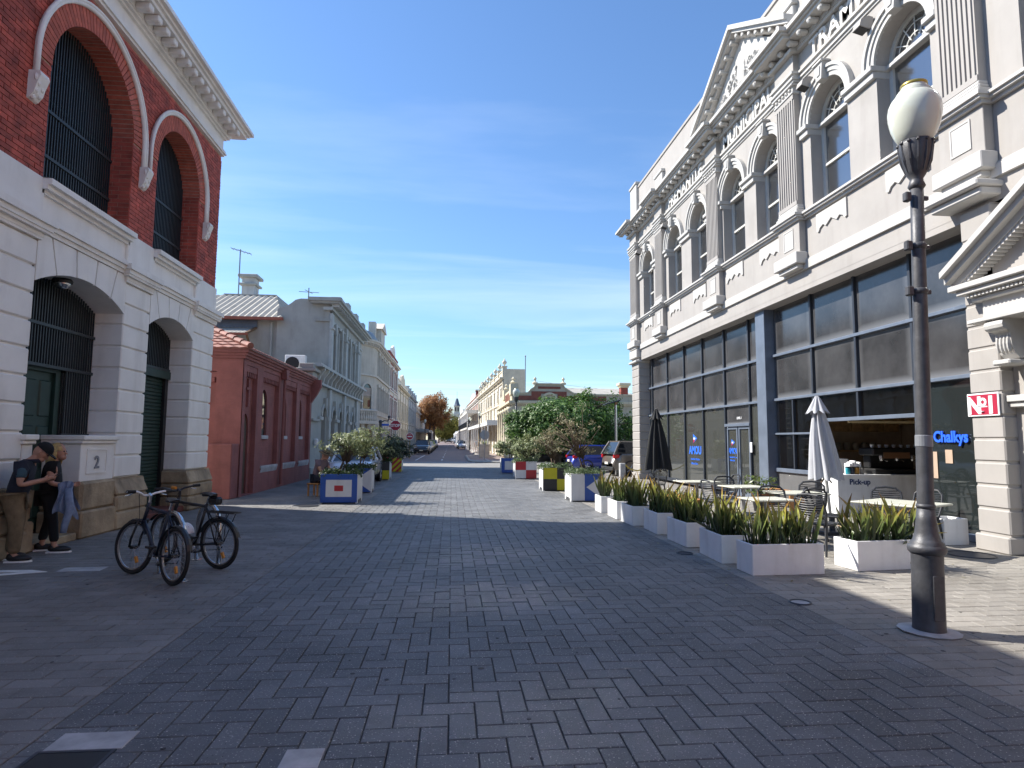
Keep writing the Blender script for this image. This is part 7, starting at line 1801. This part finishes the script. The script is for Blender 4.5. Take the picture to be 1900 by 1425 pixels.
shrub('loose pale green shrub in the blue planter nearest on the left', (-3.0, 17.15, .71), (.3,.1,.85), (.85,.6,.42), 60, 30, .05, m_sil, 21)
shrub('pale green shrub in the second planter on the left', (-2.95, 20.4, .71), (.2,.2,.92), (.8,.7,.58), 66, 30, .05, m_sil, 22)
shrub('dark green shrub in the yellow and black planter on the left', (-3.03, 26.9, .71), (.25,0,.55), (.85,.7,.55), 70, 44, .06, m_dkg, 23)
shrub('dark green shrub in the striped planter on the left', (-3.03, 33.25, .71), (.15,0,.55), (.95,.7,.65), 80, 44, .065, m_dkg, 24)
shrub('tall dry brownish shrub in the nearest planter on the right', (3.72, 17.4, .74), (-.3,.2,1.1), (1.0,.8,.78), 40, 19, .045, m_brn, 25)
shrub('dry shrub in the yellow and black planter on the right', (3.45, 21.05, .74), (-.15,.1,.8), (.7,.55,.55), 26, 20, .045, m_brn, 26)
shrub('grey-green rounded shrub in the red and white planter on the right', (3.2, 27.4, .74), (.15,0,.58), (.9,.7,.6), 80, 34, .06, m_sil, 27)
shrub('pale green shrub in the farthest planter on the right', (3.0, 32.35, .74), (-.05,0,.55), (.8,.65,.55), 64, 34, .065, m_sil, 28)
def cover_plants(label, x, y, mt_, seed, over=.05, h=.16):
    rng = np.random.default_rng(seed); t = thing('ground_cover', label, 'plant', (x+W_/2, y+W_/2, H_-.06), 0, 'ground cover in the flag planters')
    n = 1500; P_ = np.stack([rng.uniform(-W_/2-over, W_/2+over, n), rng.uniform(-W_/2-over, W_/2+over, n), rng.random(n)**1.5*h+.02], 1); P_[:,2] += .05*np.sin(P_[:,0]*9)*np.cos(P_[:,1]*7)
    N_ = np.tile(np.array([0,0,1.0]), (n,1)); me = leaves_mesh('leaves', P_, N_, .035, mt_, rng, .4, .8); link('leaves', me, t)['kind'] = 'stuff'
    obj('stems', MB().tube([(-.3,0,0),(-.1,.1,.08),(.1,-.1,.1),(.3,.05,.03)], .008, 4), m_twig, t)
for k, (x, y, mt_, l_) in enumerate(((-3.37,16.65,m_cov,'nearest blue planter on the left'),(-3.42,19.95,m_cov,'second planter on the left'),(-3.5,26.4,m_cov,'yellow and black planter on the left'),(3.28,16.95,m_cov2,'nearest planter on the right'),(3.04,20.6,m_cov2,'yellow and black planter on the right'),(2.76,26.95,m_cov2,'red and white planter on the right'))):
    cover_plants('low green ground cover in the '+l_, x, y, mt_, 40+k)
# little palm
t = thing('palm', 'small spiky palm in the pale box on the far right corner', 'palm', (3.02, 57.97, 1.3)); b = MB()
for k in range(34):
    a = k*2.399; el = .15+.9*((k*7) % 10)/10; L_ = .95; d = Vector((math.cos(a), math.sin(a), 0)); sdir = Vector((-d.y, d.x, 0)); rows = []
    for i in range(5):
        f = i/4; p_ = d*(L_*f*math.cos(el*(1-f*.3)))+Vector((0,0,L_*f*math.sin(el)-.35*f*f)); w_ = .05*(1-f)+.006; rows.append([tuple(p_-sdir*w_), tuple(p_+sdir*w_)])
    o = obj('frond', MB().grid(rows), m_cov2, t)
obj('trunk', MB().lathe([(.1,-.1),(.12,.05),(.06,.15)], n=8), m_bark, t)
# fallen leaves blown against the planters
rng = np.random.default_rng(77); n = 170
px_ = np.concatenate([rng.normal(3.45,.35,70), rng.uniform(-6,-2.4,50), rng.uniform(4.5,8,50)]); py_ = np.concatenate([rng.uniform(6.8,15,70), rng.uniform(6,16,50), rng.uniform(6,9.5,50)])
P_ = np.stack([px_, py_, np.full(n,.008)], 1); me = leaves_mesh('leaf_litter', P_, np.tile(np.array([0,0,1.0]),(n,1)), .022, m_brn, rng, .5, .12)
tag(link('leaf_litter', me), 'scattered small dry leaves on the paving', 'leaves', None, 'stuff')
